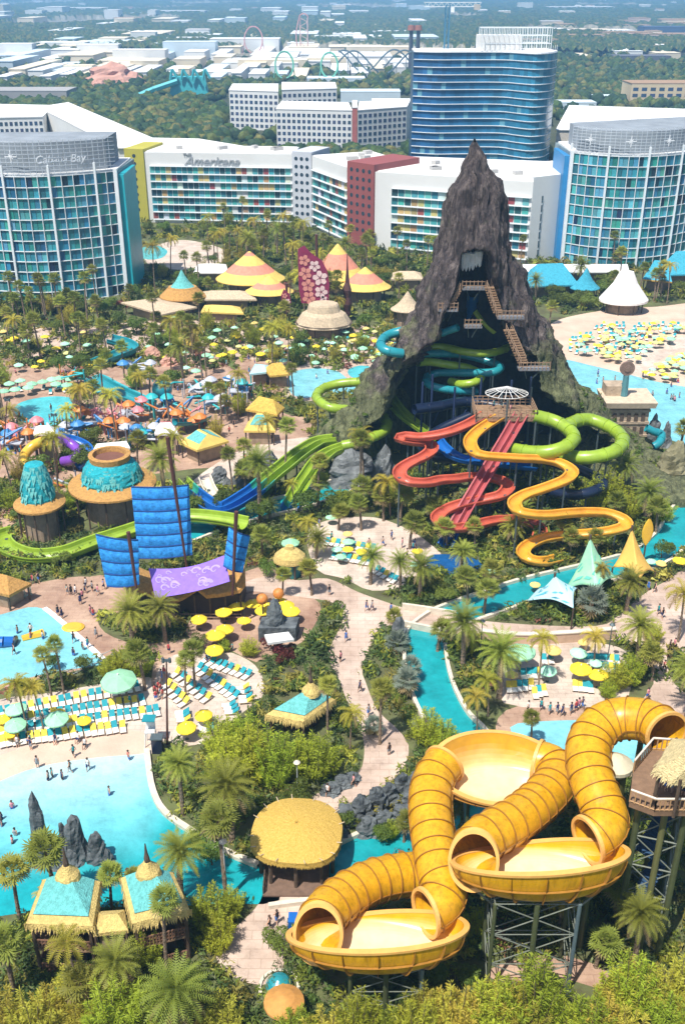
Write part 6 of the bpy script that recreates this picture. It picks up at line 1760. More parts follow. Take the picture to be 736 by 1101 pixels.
# ------------------------------------------------------------------ slide tower at the right edge
tw = thing('slide_tower', 'tall steel slide tower with wooden railed deck and thatched roof', 'tower')
zd = 20.0
dk = [G(676, 862, zd), G(703, 872, zd), G(790, 872, zd), G(790, 812, zd), G(700, 806, zd), G(680, 830, zd)]
mb = MB(); mb.prism([(p.x, p.y) for p in dk], zd - .6, zd, bottom=True); mb.build('deck', mat('tower_deck', (.20, .12, .07), .8, .25, 1.5), tw)
def railing(a, b_, z, parent, h=1.35, wall=False):
    mb = MB(); n = max(2, int((Vector(b_) - Vector(a)).length / .42))
    A_, B_ = Vector((a[0], a[1], z)), Vector((b_[0], b_[1], z))
    for k in range(n + 1):
        p = A_.lerp(B_, k / n); mb.box((p.x, p.y, z + h / 2), (.1, .1, h))
    for zz in (.15, h - .05): mb.cyl(A_ + Vector((0, 0, zz)), B_ + Vector((0, 0, zz)), .07, None, 5)
    mb.build('railing', mat('rail_wood', (.42, .25, .12), .7, .2, 2), parent)
    mb = MB(); mb.cyl(A_ + Vector((0, 0, h + .06)), B_ + Vector((0, 0, h + .06)), .1, None, 6); mb.build('handrail', mat('handrail_pale', (.66, .58, .48), .6), parent)
for i in range(5): railing(dk[i], dk[i + 1], zd, tw)
for px, py in ((688, 858), (716, 866), (738, 868), (716, 815), (740, 815)):
    p = G(px, py, zd - .6); mb = MB(); mb.cyl((p.x, p.y, 0), (p.x, p.y, zd - .6), .3, None, 10); mb.build('column', M_truss if px != 716 else mat('column_green', (.13, .13, .05), .5), tw)
cols_ = [G(px, py, zd - .6) for px, py in ((688, 858), (738, 868), (740, 815), (700, 812))]
for k in range(5):
    za, zb = 3.6 * k + .5, 3.6 * (k + 1) + .5
    for i in range(4):
        a, b_ = cols_[i], cols_[(i + 1) % 4]
        for (u, v, r) in ((za, zb, .08), (zb, za, .08), (zb, zb, .1)):
            mb = MB(); mb.cyl((a.x, a.y, u), (b_.x, b_.y, v), r * .85, None, 6); mb.build('brace', M_brace, tw)
# zigzag stairs behind the braces
for k in range(5):
    a, b_ = cols_[0].lerp(cols_[2], .3), cols_[0].lerp(cols_[2], .75); z = 3.7 * k; s_, e_ = (a, b_) if k % 2 else (b_, a); mb = MB()
    for q in range(12): p = s_.lerp(e_, (q + .5) / 12); mb.box((p.x, p.y, z + 3.7 * (q + .5) / 12), (1.6, .5, .12), math.atan2((e_ - s_).y, (e_ - s_).x) + pi / 2)
    mb.build('stair_flight', mat('stair_blue', (.03, .07, .14), .6), tw)
P4 = [G(704, 826, zd + 4.3), G(726, 838, zd + 4.3), G(810, 838, zd + 4.3), G(810, 796, zd + 4.3), G(722, 794, zd + 4.3)]
for p in P4[:2] + P4[4:]: mb = MB(); mb.cyl((p.x + .4, p.y, zd), (p.x + .4, p.y, zd + 4.3), .16, None, 7); mb.build('roof_post', M_post, tw)
ap = G(760, 800, zd + 8.2); mb = MB()
n = len(P4)
mb.add(P4 + [p - Vector((0, 0, .7)) for p in P4] + [ap], [(i, (i + 1) % n, 2 * n) for i in range(n)] + [(i, n + i, n + (i + 1) % n, (i + 1) % n) for i in range(n)] + [tuple(range(2 * n - 1, n - 1, -1))])
for i in range(n):
    for k in range(30):
        a = P4[i].lerp(P4[(i + 1) % n], (k + random.random()) / 30); s_ = (P4[(i + 1) % n] - P4[i]).normalized() * .2; o_ = Vector(((a - ap).x, (a - ap).y, 0)).normalized()
        mb.add([a + s_, a - s_, a + o_ * random.uniform(.2, .5) - Vector((0, 0, random.uniform(.6, 1.2)))], [(0, 1, 2)])
mb.build('thatch_roof', thatch('thatch_pale', (.66, .53, .27)), tw)
# brown low wall seen through the trusses
flat('service_path', [(520, 1046), (560, 1030), (610, 1028), (655, 1046), (640, 1062), (600, 1050), (550, 1056)], Z2, M_pave_red, label='tan service path below the yellow slide', cat='path')
# ------------------------------------------------------------------ the oval thatched roof over the bridge
br = thing('covered_bridge', 'oval golden thatched roof covering the path bridge over the river', 'covered bridge')
cc = G(319, 894, 4.4); ang = R(-6)
M_oval = bpy.data.materials.new('oval_thatch'); M_oval.use_nodes = True
nt = M_oval.node_tree; N, L = nt.nodes, nt.links; pb = N['Principled BSDF']; pb.inputs['Roughness'].default_value = .9; pb.inputs['Specular IOR Level'].default_value = .2
tc = N.new('ShaderNodeTexCoord'); n1 = N.new('ShaderNodeTexNoise'); n1.inputs['Scale'].default_value = 5; n1.inputs['Detail'].default_value = 8; n1.inputs['Roughness'].default_value = .8; L.new(tc.outputs['Object'], n1.inputs['Vector'])
cr_ = N.new('ShaderNodeValToRGB'); L.new(n1.outputs['Fac'], cr_.inputs[0]); e = cr_.color_ramp.elements; e[0].position = .3; e[0].color = (.44, .26, .03, 1); e[1].position = .62; e[1].color = (.74, .50, .13, 1); L.new(cr_.outputs[0], pb.inputs['Base Color'])
bp = N.new('ShaderNodeBump'); bp.inputs['Strength'].default_value = .8; bp.inputs['Distance'].default_value = .25; L.new(n1.outputs['Fac'], bp.inputs['Height']); L.new(bp.outputs[0], pb.inputs['Normal'])
mb = MB(); rings = []
def oval(t):
    a, b_ = 4.85, 4.5 * (1.12 if sin(t) > 0 else 1.0)
    ex = .74
    x = math.copysign(abs(cos(t)) ** ex, cos(t)) * a; y = math.copysign(abs(sin(t)) ** ex, sin(t)) * b_
    x *= (1 - .13 * max(0, y / b_) ** 2) 
    return x, y
for j in range(12):
    v = j / 11; ring = []
    for i in range(72):
        x, y = oval(2 * pi * i / 72)
        ring.append(Vector((x * (1 - v * .985), y * (1 - v * .985), 1.25 * (1 - (1 - v) ** 1.7) + .05 * random.random())))
    rings.append(ring)
r0 = rings[0]
mb.loft([[p * .96 - Vector((0, 0, .75)) for p in r0], [p * 1.0 - Vector((0, 0, .6)) for p in r0]] + rings, closed=True)
mb.add([p * .96 - Vector((0, 0, .75)) for p in r0], [tuple(range(71, -1, -1))])
for k in range(260):
    t = 2 * pi * k / 260; x, y = oval(t); o_ = Vector((x, y, 0)).normalized(); s_ = Vector((-o_.y, o_.x, 0)) * .14; a = Vector((x, y, -.25))
    mb.add([a + s_, a - s_, a + o_ * random.uniform(.02, .12) - Vector((0, 0, random.uniform(.35, .6)))], [(0, 1, 2)])
ro = mb.build('roof', M_oval, br); ro.location = cc; ro.rotation_euler = (0, 0, ang)
for k in range(16):
    t = 2 * pi * (k + .5) / 16; x, y = oval(t); o_ = Vector((x, y, 0)).normalized(); mb = MB(); a = Vector((x * .93, y * .93, .15)); mb.cyl(a, a + o_ * .6 + Vector((0, 0, .2)), .06, .05, 6)
    q = mb.build('beam_end', mat('beam_pale', (.50, .40, .26), .8), ro)
for k in range(10):
    t = 2 * pi * (k + .5) / 10; x, y = oval(t); p = Vector((x * .82, y * .82, 0)); mb = MB(); mb.cyl((cc.x + p.x, cc.y + p.y, .0), (cc.x + p.x, cc.y + p.y, 4.2), .22, None, 8); mb.build('post', M_post, br)
for sx in (-1, 1):
    mb = MB()
    for zz in (.5, 1.1): mb.cyl((cc.x + sx * 3.4, cc.y - 4.6, zz), (cc.x + sx * 3.4, cc.y + 4.4, zz), .08, None, 5)
    for k in range(13): mb.cyl((cc.x + sx * 3.4, cc.y - 4.6 + .75 * k, 0), (cc.x + sx * 3.4, cc.y - 4.6 + .75 * k, 1.2), .09, None, 5)
    mb.build('railing', M_post, br)
mb = MB(); mb.box((cc.x, cc.y - .2, .10), (6.9, 9.4, .24)); mb.build('bridge_deck', mat('deck_dark', (.16, .10, .07), .85, .25, 1.5), br)

# ------------------------------------------------------------------ rocks in the lagoon and along the path
for lb, px, pb_, w_, pt, sd_, pk in (('tallest slate rock spire standing in the lagoon', 47, 920, 20, 853, 41, 3.2), ('broad left foot rock of the lagoon spires', 48, 926, 30, 893, 42, 1.8), ('middle slate spire leaning in the lagoon', 84, 922, 26, 876, 43, 2.6),
        ('right slate spire of the lagoon rocks', 106, 924, 26, 895, 44, 2.0), ('small slate spire between the lagoon rocks', 70, 912, 10, 884, 45, 2.5), ('low rock shelf at the right end of the lagoon rocks', 116, 926, 16, 912, 46, 1.5), ('low dark rock base under the middle lagoon spire', 72, 926, 40, 904, 47, 1.5)):
    px_rock(lb, px, pb_, w_, pt, M_drock, seed=sd_, peak=pk, rough=.28, name='slate_rock')
k = 0
for px, pb_, w_, pt in ((372, 878, 30, 850), (388, 874, 26, 838), (404, 866, 26, 830), (418, 858, 24, 826), (432, 850, 22, 815), (440, 862, 24, 836), (396, 890, 26, 862), (414, 884, 24, 856), (366, 896, 18, 872), (430, 876, 22, 850), (356, 846, 22, 826), (368, 838, 22, 818), (378, 832, 18, 815), (446, 842, 18, 812), (452, 872, 20, 845)):
    o = px_rock(None, px, pb_ + 5, w_ * 1.1, pt + 16, M_drock, seed=50 + k, peak=2.2, rough=.42, name='path_boulder'); k += 1
    auto(o, 'path_boulder', 'grey angular boulder', 'grey angular boulders', 'boulders along the main path', cat='rock')

# ------------------------------------------------------------------ umbrellas
def make_umbrella(name, col, r=1.9, h=2.9, n=8, flat_=.75):
    root = thing(name, None, 'umbrella')
    mb = MB(); rg = []
    for j, (k, z) in enumerate(((1.0, h - .22), (1.0, h), (.66, h + flat_ * .45), (.33, h + flat_ * .8), (.02, h + flat_))):
        rg.append([Vector((cos(2 * pi * i / (n * 2)) * r * k * (1 if i % 2 == 0 else (.955 if j else .99)), sin(2 * pi * i / (n * 2)) * r * k * (1 if i % 2 == 0 else .955), z - (0 if i % 2 == 0 else .04 * k))) for i in range(n * 2)])
    mb.loft(rg); c = mb.build('canopy', col, root)
    mb = MB(); mb.lathe([(.12, h + flat_ - .05), (.1, h + flat_ + .15), (.01, h + flat_ + .25)], 6); mb.build('finial', M_white, c)
    mb = MB(); mb.cyl((0, 0, 0), (0, 0, h + flat_), .055, None, 6); mb.build('pole', M_rail, root)
    mb = MB(); mb.cyl((0, 0, 0), (0, 0, .12), .38, None, 10); mb.build('base', M_steel, root)
    return root
U_y = mat('canopy_yellow', (.78, .58, .03), .8, .1, 1, obrand=.1); U_g = mat('canopy_green', (.30, .60, .38), .8, .15, .8, obrand=.12); U_t = mat('canopy_mint', (.36, .68, .48), .8, .12, 1, obrand=.1); U_p = mat('canopy_lime', (.56, .56, .20), .8, .12, 1, obrand=.15); U_s = mat('canopy_straw', (.70, .52, .16), .85, .2, 2, obrand=.1)
U_PROTO = {'y': make_umbrella('umbrella', U_y), 'g': make_umbrella('umbrella', U_g), 't': make_umbrella('umbrella', U_t, 1.8), 's': make_umbrella('umbrella', U_s, 1.7), 'p': make_umbrella('umbrella', U_p, 1.7)}
U_LOOK = {'p': ('pale lime umbrella', 'pale lime umbrellas'), 'y': ('yellow umbrella', 'yellow umbrellas'), 'g': ('green umbrella', 'green umbrellas'), 't': ('mint umbrella', 'mint umbrellas'), 's': ('straw umbrella', 'straw umbrellas')}
U_USED = set()
def umbrella(k, px, py_top, w_px, where=None, group=None):
    """placed by where its canopy shows"""
    p = G(px, py_top, 3.0); s = ppm(p); sc = w_px / s / (2 * 1.88)
    sc = max(.5, min(1.7, sc)); p = G(px, py_top, 3.0 * sc)
    o = U_PROTO[k] if k not in U_USED else copy_tree(U_PROTO[k]); U_USED.add(k)
    o.location = (p.x, p.y, 0); o.rotation_euler = (random.uniform(-.07, .07), random.uniform(-.07, .07), random.random() * 1.5); o.scale = (sc, sc, sc)
    auto(o, 'umbrella', *U_LOOK[k], group or 'umbrellas over the loungers and tables', where, 'umbrella')
    return o
for px, py, w_ in ((214, 665, 18), (241, 657, 19), (256, 651, 19), (273, 648, 18), (262, 667, 16), (241, 676, 20), (232, 682, 22), (230, 698, 20), (288, 652, 18), (306, 650, 20), (312, 656, 20), (300, 646, 16), (282, 656, 18)): umbrella('y', px, py, w_)
for px, py, w_ in ((200, 781, 22), (219, 768, 20), (62, 766, 16), (12, 788, 14), (4, 772, 14), (90, 774, 10)): umbrella('y', px, py, w_)
for px, py, w_ in ((18, 762, 24), (17, 778, 24), (61, 771, 26), (128, 729, 38)): umbrella('g', px, py, w_)
for px, py, w_, k in ((561, 700, 32, 'g'), (594, 698, 20, 's'), (621, 701, 20, 't'), (589, 720, 20, 't'), (624, 718, 24, 'y'), (644, 725, 22, 'y'), (550, 725, 16, 's'), (628, 690, 12, 's'), (640, 712, 12, 't')): umbrella(k, px, py, w_)
for px, py, w_, k in ((374, 573, 12, 's'), (374, 582, 14, 'g'), (374, 590, 12, 'y'), (362, 590, 13, 't'), (388, 592, 11, 'y'), (449, 592, 12, 'y'), (338, 580, 13, 's'), (312, 583, 20, 'g'), (366, 598, 12, 'g'), (446, 606, 10, 't'), (527, 614, 12, 't'), (710, 605, 14, 's'), (730, 602, 16, 'y'), (700, 603, 10, 't'), (355, 556, 10, 'g'), (575, 628, 12, 's')): umbrella(k, px, py, w_)
for px, py in ((10, 412), (22, 409), (34, 412), (46, 410), (56, 407), (64, 406), (76, 407), (16, 418), (30, 416), (4, 420), (60, 412), (72, 413)): umbrella('g', px, py, 12, 'beside the children pool')
for px, py, k in ((10, 366, 'y'), (28, 366, 'g'), (60, 374, 'y'), (70, 369, 't'), (88, 378, 's'), (4, 356, 's'), (182, 382, 't'), (200, 395, 't'), (210, 398, 'g'), (196, 400, 's'), (222, 381, 'g'), (268, 372, 'g'), (252, 352, 't'), (274, 347, 's'), (250, 378, 'y'), (316, 362, 'y'), (328, 366, 'g'), (352, 368, 't'), (380, 360, 'y'), (392, 362, 'g'), (404, 366, 'y'), (368, 372, 's'), (300, 368, 't'), (410, 378, 'y'), (340, 372, 'y'), (390, 374, 'g'), (280, 380, 'y'), (420, 360, 's'), (230, 370, 'y'), (160, 372, 'g'), (184, 340, 'g'), (20, 392, 't'), (44, 388, 'y')): umbrella(k, px, py, random.uniform(8, 11), None)
rd = random.Random(15)
for _ in range(46): umbrella(rd.choice('yppgts'), rd.uniform(225, 425), rd.uniform(352, 392), rd.uniform(7, 10))
for _ in range(16): umbrella(rd.choice('ypgts'), rd.uniform(0, 225), rd.uniform(352, 396), rd.uniform(7, 10))
rd = random.Random(5)
BEACH = [(612, 366), (650, 348), (690, 344), (736, 346), (736, 358), (700, 372), (684, 388), (612, 380)]
BEACH2 = [(690, 402), (712, 386), (742, 376), (780, 380), (780, 410), (736, 410)]
for poly, n in ((BEACH, 72), (BEACH2, 40)):
    k = 0
    while k < n:
        x, y = rd.uniform(606, 742), rd.uniform(344, 410)
        if inpoly([x], [y], poly)[0]: umbrella(rd.choice('yppgtp'), x, y, rd.uniform(6.5, 10), 'on the wave pool beach' if poly is BEACH else 'on the sand past the beach walk'); k += 1

# ------------------------------------------------------------------ sun loungers
L_t = mat('sling_teal', (.015, .26, .31), .8, .1, 2, obrand=.1); L_y = mat('sling_yellow', (.72, .54, .06), .8, .1, 2, obrand=.1); L_w = mat('sling_white', (.80, .76, .68), .8, .06, 2); L_f = mat('lounger_frame', (.50, .40, .30), .6, .1, 2)
def make_lounger(m, parts=True):
    root = thing('sun_lounger', None, 'sun lounger')
    a = MB(); a.box((0, -.52, .36), (.66, .98, .07))
    b_ = MB(); b_.add([(-.34, -.03, .38), (.34, -.03, .38), (.34, .74, .92), (-.34, .74, .92), (-.34, .02, .31), (.34, .02, .31), (.34, .80, .86), (-.34, .80, .86)], [(0, 1, 2, 3), (7, 6, 5, 4), (0, 4, 5, 1), (1, 5, 6, 2), (2, 6, 7, 3), (3, 7, 4, 0)])
    f = MB()
    for sx in (-.36, .36):
        f.box((sx, -.2, .32), (.06, 1.7, .07))
        for y in (-.85, .5): f.box((sx, y, .15), (.06, .07, .3))
    f.cyl((-.3, .62, .7), (-.3, .9, .05), .025, None, 4); f.cyl((.3, .62, .7), (.3, .9, .05), .025, None, 4)
    a.build('seat', L_w, root); b_.build('backrest', m, root); f.build('frame', L_f, root)
    return root
def make_lounger_small(m):
    mb = MB(); mb.box((0, -.52, .36), (.66, .98, .07), mi=0)
    mb.add([(-.34, -.03, .38), (.34, -.03, .38), (.34, .74, .92), (-.34, .74, .92), (-.34, .02, .31), (.34, .02, .31), (.34, .80, .86), (-.34, .80, .86)], [(0, 1, 2, 3), (7, 6, 5, 4), (0, 4, 5, 1), (1, 5, 6, 2), (2, 6, 7, 3), (3, 7, 4, 0)], 1)
    for sx in (-.36, .36):
        mb.box((sx, -.2, .32), (.06, 1.7, .07), mi=2)
        for y in (-.85, .5): mb.box((sx, y, .15), (.06, .07, .3), mi=2)
    return mb.build('sun_lounger', [L_w, m, L_f])
LP = {'t': make_lounger(L_t), 'y': make_lounger(L_y)}; LS = {'t': make_lounger_small(L_t), 'y': make_lounger_small(L_y)}
L_USED = set()
def lounger(k, px, py, face, where, small=False, jit=.08):
    """face: picture direction (dx,dy) of the feet"""
    p = G(px, py); q = G(px + face[0], py + face[1]); d = q - p
    key = (k, small)
    src = (LS if small else LP)[k]
    if key not in L_USED: o = src
    else: o = copy_tree(src)
    L_USED.add(key)
    o.location = (p.x, p.y, 0); o.rotation_euler = (0, 0, math.atan2(d.y, d.x) + pi / 2 + random.uniform(-jit, jit))
    sc_ = 1.05; o.scale = (sc_, sc_, sc_)
    auto(o, 'sun_lounger', 'teal lounger' if k == 't' else 'yellow lounger', 'teal loungers' if k == 't' else 'yellow loungers', 'sun loungers set out in rows', where, 'sun lounger')
def row(x0, y0, x1, y1, n, pat, face, where, skip=()):
    for i in range(n):
        if i in skip: continue
        t = i / max(1, n - 1); k = pat[int(i * len(pat) / n)] if len(pat) < n else pat[i]
        lounger(k, x0 + (x1 - x0) * t + random.uniform(-.5, .5), y0 + (y1 - y0) * t + random.uniform(-.4, .4), face, where)
row(2, 769, 148, 741, 19, 'ttytytyyttyyttytytt', (2, 10), 'in the shaded row by the hedge')
row(3, 779, 153, 756, 20, 'yyttyttytttttttyyyyt', (2, 10), 'in the second row above the sand')
row(3, 789, 169, 767, 22, 'yytttttttyytttyttttytty', (2, 10), 'in the third row above the sand')
row(3, 800, 132, 784, 18, 'yyytyyyttyyttyyyty', (2, 10), 'in the row nearest the sand')
row(221, 712, 266, 728, 8, 'tttttytttt', (-9, 6), 'in the top diagonal row')
row(214, 721, 252, 751, 9, 'ttyttyttttt', (-9, 6), 'in the long diagonal row')
row(190, 726, 222, 753, 7, 'ytytttytt', (-9, 6), 'in the short diagonal row')
row(180, 739, 198, 758, 5, 'yytyyty', (-9, 6), 'in the left diagonal row')
row(247, 760, 250, 768, 3, 'ttt', (-11, 1), 'beside the leafy trees'); row(197, 768, 199, 776, 3, 'tty', (-11, 1), 'beside the lamp mast'); row(222, 776, 223, 788, 4, 'tytt', (-11, 1), 'between two yellow umbrellas'); row(262, 742, 266, 756, 4, 'ytty', (-11, 1), 'at the terrace edge')
row(546, 742, 570, 739, 5, 'yytty', (1, 10), 'in the left cluster of the white deck'); row(562, 728, 580, 726, 4, 'ttty', (1, 10), 'in the left middle of the white deck'); row(574, 748, 584, 745, 3, 'yty', (3, 10), 'at the front of the white deck')
row(584, 712, 592, 711, 2, 'tt', (1, 10), 'under the straw umbrella of the white deck'); row(630, 711, 662, 713, 7, 'tttttyt', (1, 10), 'in the back row of the white deck'); row(646, 720, 672, 724, 6, 'ttytyt', (1, 10), 'in the right middle of the white deck')
row(618, 740, 634, 742, 4, 'yytt', (1, 10), 'under the yellow umbrellas of the white deck'); row(650, 738, 664, 736, 3, 'tyy', (1, 10), 'at the right edge of the white deck')
row(352, 585, 400, 592, 10, 'tytyttytyt', (-4, 5), 'on the central plaza'); row(358, 600, 396, 606, 8, 'tyttytyt', (-4, 5), 'on the central plaza front row'); row(404, 615, 424, 626, 5, 'ttytt', (-5, 4), 'behind the date palms')
rd = random.Random(9)
n = 0
for j, y in enumerate(np.linspace(350, 392, 12)):
    for i, x in enumerate(np.linspace(608, 740, 26)):
        xx, yy = x + rd.uniform(-2, 2), y + rd.uniform(-1, 1)
        if n < 112 and rd.random() < .7 and (inpoly([xx], [yy], BEACH)[0] or inpoly([xx], [yy], BEACH2)[0]):
            lounger(rd.choice('tty'), xx, yy, (-2, 6), 'on the wave pool beach, row ' + ('one two three four five six seven eight nine ten eleven twelve'.split()[j]), True, .3); n += 1
for x, y in [(rd.uniform(300, 425), rd.uniform(366, 386)) for _ in range(26)] + [(rd.uniform(5, 90), rd.uniform(414, 424)) for _ in range(10)]:
    lounger(rd.choice('tty'), x, y, (-2, 6), None, True, .5)

# ------------------------------------------------------------------ people
def body_mesh(joints, edges, radii, name):
    me = bpy.data.meshes.new(name); me.from_pydata(joints, edges, []); o = bpy.data.objects.new(name + '_tmp', me); COL.objects.link(o)
    sk = o.modifiers.new('skin', 'SKIN'); sk.use_smooth_shade = True
    for i, r in enumerate(radii): me.skin_vertices[0].data[i].radius = (r, r * .85) if i not in (0,) else (r, r * .8)
    me.skin_vertices[0].data[0].use_root = True
    ss = o.modifiers.new('sub', 'SUBSURF'); ss.levels = ss.render_levels = 1
    dg = bpy.context.evaluated_depsgraph_get(); m2 = bpy.data.meshes.new_from_object(o.evaluated_get(dg)); bpy.data.objects.remove(o)
    return m2
SK = mat('skin', (.52, .30, .20), .6, .1, 3, obrand=.3); HAIR = mat('hair', (.05, .03, .02), .8, .3, 5, obrand=.6)
CLOTH = [mat('cloth_' + n_, c, .85, .1, 2) for n_, c in (('navy', (.02, .03, .10)), ('red', (.45, .05, .06)), ('white', (.75, .73, .70)), ('black', (.02, .02, .025)), ('teal', (.03, .28, .30)), ('pink', (.60, .22, .28)), ('grey', (.25, .26, .28)), ('blue', (.06, .16, .45)))]
CN = ['navy', 'red', 'white', 'black', 'teal', 'pink', 'grey', 'blue']
def make_person(pose):
    s = {'stand': (0, 0), 'walk': (.28, -.24), 'sit': None, 'wade': (.1, -.1)}[pose]
    hip = .92
    if pose == 'sit':
        J = [(0, 0, .52), (0, .02, .85), (0, .0, 1.05), (0, .0, 1.17), (0, -.02, 1.34), (.17, 0, 1.02), (.27, -.05, .80), (.2, -.25, .66), (-.17, 0, 1.02), (-.27, -.05, .80), (-.2, -.25, .66), (.1, -.05, .50), (.13, -.48, .50), (.13, -.52, .06), (.13, -.66, .03), (-.1, -.05, .50), (-.13, -.48, .5), (-.13, -.52, .06), (-.13, -.66, .03)]
    else:
        a, b_ = s
        J = [(0, 0, .94), (0, 0, 1.18), (0, .01, 1.42), (0, .0, 1.53), (0, -.02, 1.66), (.18, 0, 1.40), (.25, .04 - a * .6, 1.13), (.26, -.06 - a, .90), (-.18, 0, 1.40), (-.25, .04 - b_ * .6, 1.13), (-.26, -.06 - b_, .90), (.10, 0, .88), (.11, -.04 + a * .6 - .04, .48), (.11, a, .08), (.11, a - .14, .04), (-.10, 0, .88), (-.11, -.04 + b_ * .6 - .02, .48), (-.11, b_, .08), (-.11, b_ - .14, .04)]
    E = [(0, 1), (1, 2), (2, 3), (3, 4), (2, 5), (5, 6), (6, 7), (2, 8), (8, 9), (9, 10), (0, 11), (11, 12), (12, 13), (13, 14), (0, 15), (15, 16), (16, 17), (17, 18)]
    Rr = [.145, .14, .15, .06, .115, .07, .05, .035, .07, .05, .035, .095, .065, .045, .04, .095, .065, .045, .04]
    root = thing('person', None, 'person')
    link('body', body_mesh(J, E, Rr, 'body'), root).data.materials.append(SK)
    hx, hy, hz_ = J[4]
    mb = MB(); mb.lathe([(.12, .02), (.135, .07), (.11, .14), (.04, .17), (.005, .175)], 10, (hx, hy + .025, hz_ - .02)); mb.build('hair', HAIR, root)
    tz = J[1][2]; top = J[2][2]
    mb = MB(); mb.lathe([(.17, J[0][2] - .02), (.165, tz), (.195, top - .06), (.13, top + .07), (.07, top + .1)], 12, sy=.78); mb.build('shirt', CLOTH[0], root)
    if pose != 'sit':
        mb = MB()
        for sx, k in ((1, 11), (-1, 15)):
            j0, j1 = Vector(J[k]), Vector(J[k + 1]); mb.cyl(j0 + Vector((0, 0, .1)), j0.lerp(j1, .72), .125, .105, 9)
        mb.build('shorts', CLOTH[3], root)
    else:
        mb = MB()
        for k in (11, 15): j0, j1 = Vector(J[k]), Vector(J[k + 1]); mb.cyl(j0, j0.lerp(j1, .72), .12, .10, 9)
        mb.build('shorts', CLOTH[3], root)
    return root
PP = {k: make_person(k) for k in ('stand', 'walk', 'sit')}; P_USED = set()
def person(px, py, pose=None, z=0.0, col=None, where=None, sc=1.0, rz=None):
    pose = pose or random.choice(('stand', 'walk', 'walk'))
    p = G(px, py, z)
    o = PP[pose] if pose not in P_USED else copy_tree(PP[pose]); P_USED.add(pose)
    o.location = p; o.rotation_euler = (0, 0, random.uniform(0, 6.28) if rz is None else rz); sc *= 1.1; o.scale = (sc, sc, sc)
    i = random.randrange(8) if col is None else CN.index(col); j = random.choice((0, 3, 6, 7))
    for c in [x for x in bpy.data.objects if x.parent == o] if False else o.children:
        if c.name.startswith('shirt'):
            c.material_slots[0].link = 'OBJECT'; c.material_slots[0].material = CLOTH[i]
        elif c.name.startswith('shorts'):
            c.material_slots[0].link = 'OBJECT'; c.material_slots[0].material = CLOTH[j]
    verb = {'stand': 'standing', 'walk': 'walking', 'sit': 'sitting'}[pose]
    auto(o, 'person', f'{verb} person in {CN[i]} top', f'{verb} people in {CN[i]} tops', 'visitors walking and bathing in the park', where, 'person')
    return o
for px, py in ((290, 999), (298, 993)): person(px, py, 'walk', col='black')
person(352, 856, 'walk', col='white'); person(394, 657, 'walk', col='navy'); person(400, 657, 'walk', col='grey'); person(387, 744, 'walk', col='navy'); person(354, 640, 'stand', col='black')
for px, py in ((63, 662), (67, 665), (73, 640), (77, 640), (82, 640), (89, 645), (92, 638), (93, 632), (98, 662), (101, 665), (104, 686), (95, 697), (80, 691), (34, 682), (16, 704), (36, 628), (42, 626), (100, 636), (106, 640), (87, 650), (112, 634)): person(px, py)
for px, py in ((182, 703), (199, 704), (177, 728), (174, 732), (167, 748), (170, 750), (173, 746), (168, 754), (175, 752), (171, 744)): person(px, py, 'stand', col='red' if py > 741 else None)
for px, py, z in ((47, 690, 0), (90, 702, 0), (80, 708, 0), (34, 690, 0), (20, 684, 0)): person(px, py, 'stand', -.5)
for px, py, z in ((34, 806, 0), (41, 826, 0), (53, 842, -.4), (57, 839, -.4), (68, 841, -.4), (139, 820, -.4), (18, 904, -.8), (15, 912, -.8), (3, 887, -.8), (138, 948, -.9)): person(px, py, 'stand', z)
for px, py in ((703, 637), (696, 635), (707, 661), (711, 665), (719, 700), (724, 698), (709, 720), (713, 722), (695, 752), (567, 766), (590, 768), (598, 768), (613, 768), (618, 765), (621, 763), (625, 762), (581, 764), (604, 770), (606, 640)): person(px, py)
for px, py, z in ((642, 405, 0), (690, 408, 0), (697, 405, 0), (724, 434, -.5), (720, 432, -.5), (729, 430, -.5), (660, 412, -.4), (300, 415, -.4), (340, 410, -.7), (352, 405, -.7)): person(px, py, 'stand', z)
rd = random.Random(4)
for _ in range(60):
    person(rd.uniform(5, 290), rd.uniform(440, 505) if rd.random() < .7 else rd.uniform(400, 430))
for _ in range(12): person(rd.uniform(340, 460), rd.uniform(566, 610))
for _ in range(3): person(rd.uniform(2, 150), rd.uniform(838, 905), 'stand', -rd.uniform(.5, 1.0), where='bathing in the lagoon')
for _ in range(4): person(rd.uniform(6, 150), rd.uniform(800, 832), where='on the lagoon sand')
for _ in range(14): person(rd.uniform(640, 736), rd.uniform(404, 440), 'stand', -rd.uniform(.3, .9), where='bathing in the wave pool')
for _ in range(14): person(rd.uniform(240, 430), rd.uniform(356, 396), where='on the upper walk')
for t in range(0, 12, 2): person(*[(372, 690), (378, 700), (366, 712), (384, 740), (396, 770), (412, 790), (418, 812), (408, 836), (380, 846), (340, 632), (420, 660), (470, 672)][t], where='on the main path')
for px, py in ((715, 850), (722, 852), (728, 848), (733, 856), (709, 846)): person(px, py, 'stand', zd, where='on the slide tower deck')
for px, py in ((540, 442), (548, 445), (530, 440)): person(px, py, 'stand', 15.3, where='on the launch deck')
for px, py in ((92, 803), (33, 799), (60, 798), (85, 797), (140, 756), (222, 712), (230, 705), (250, 700)): person(px, py, 'sit')

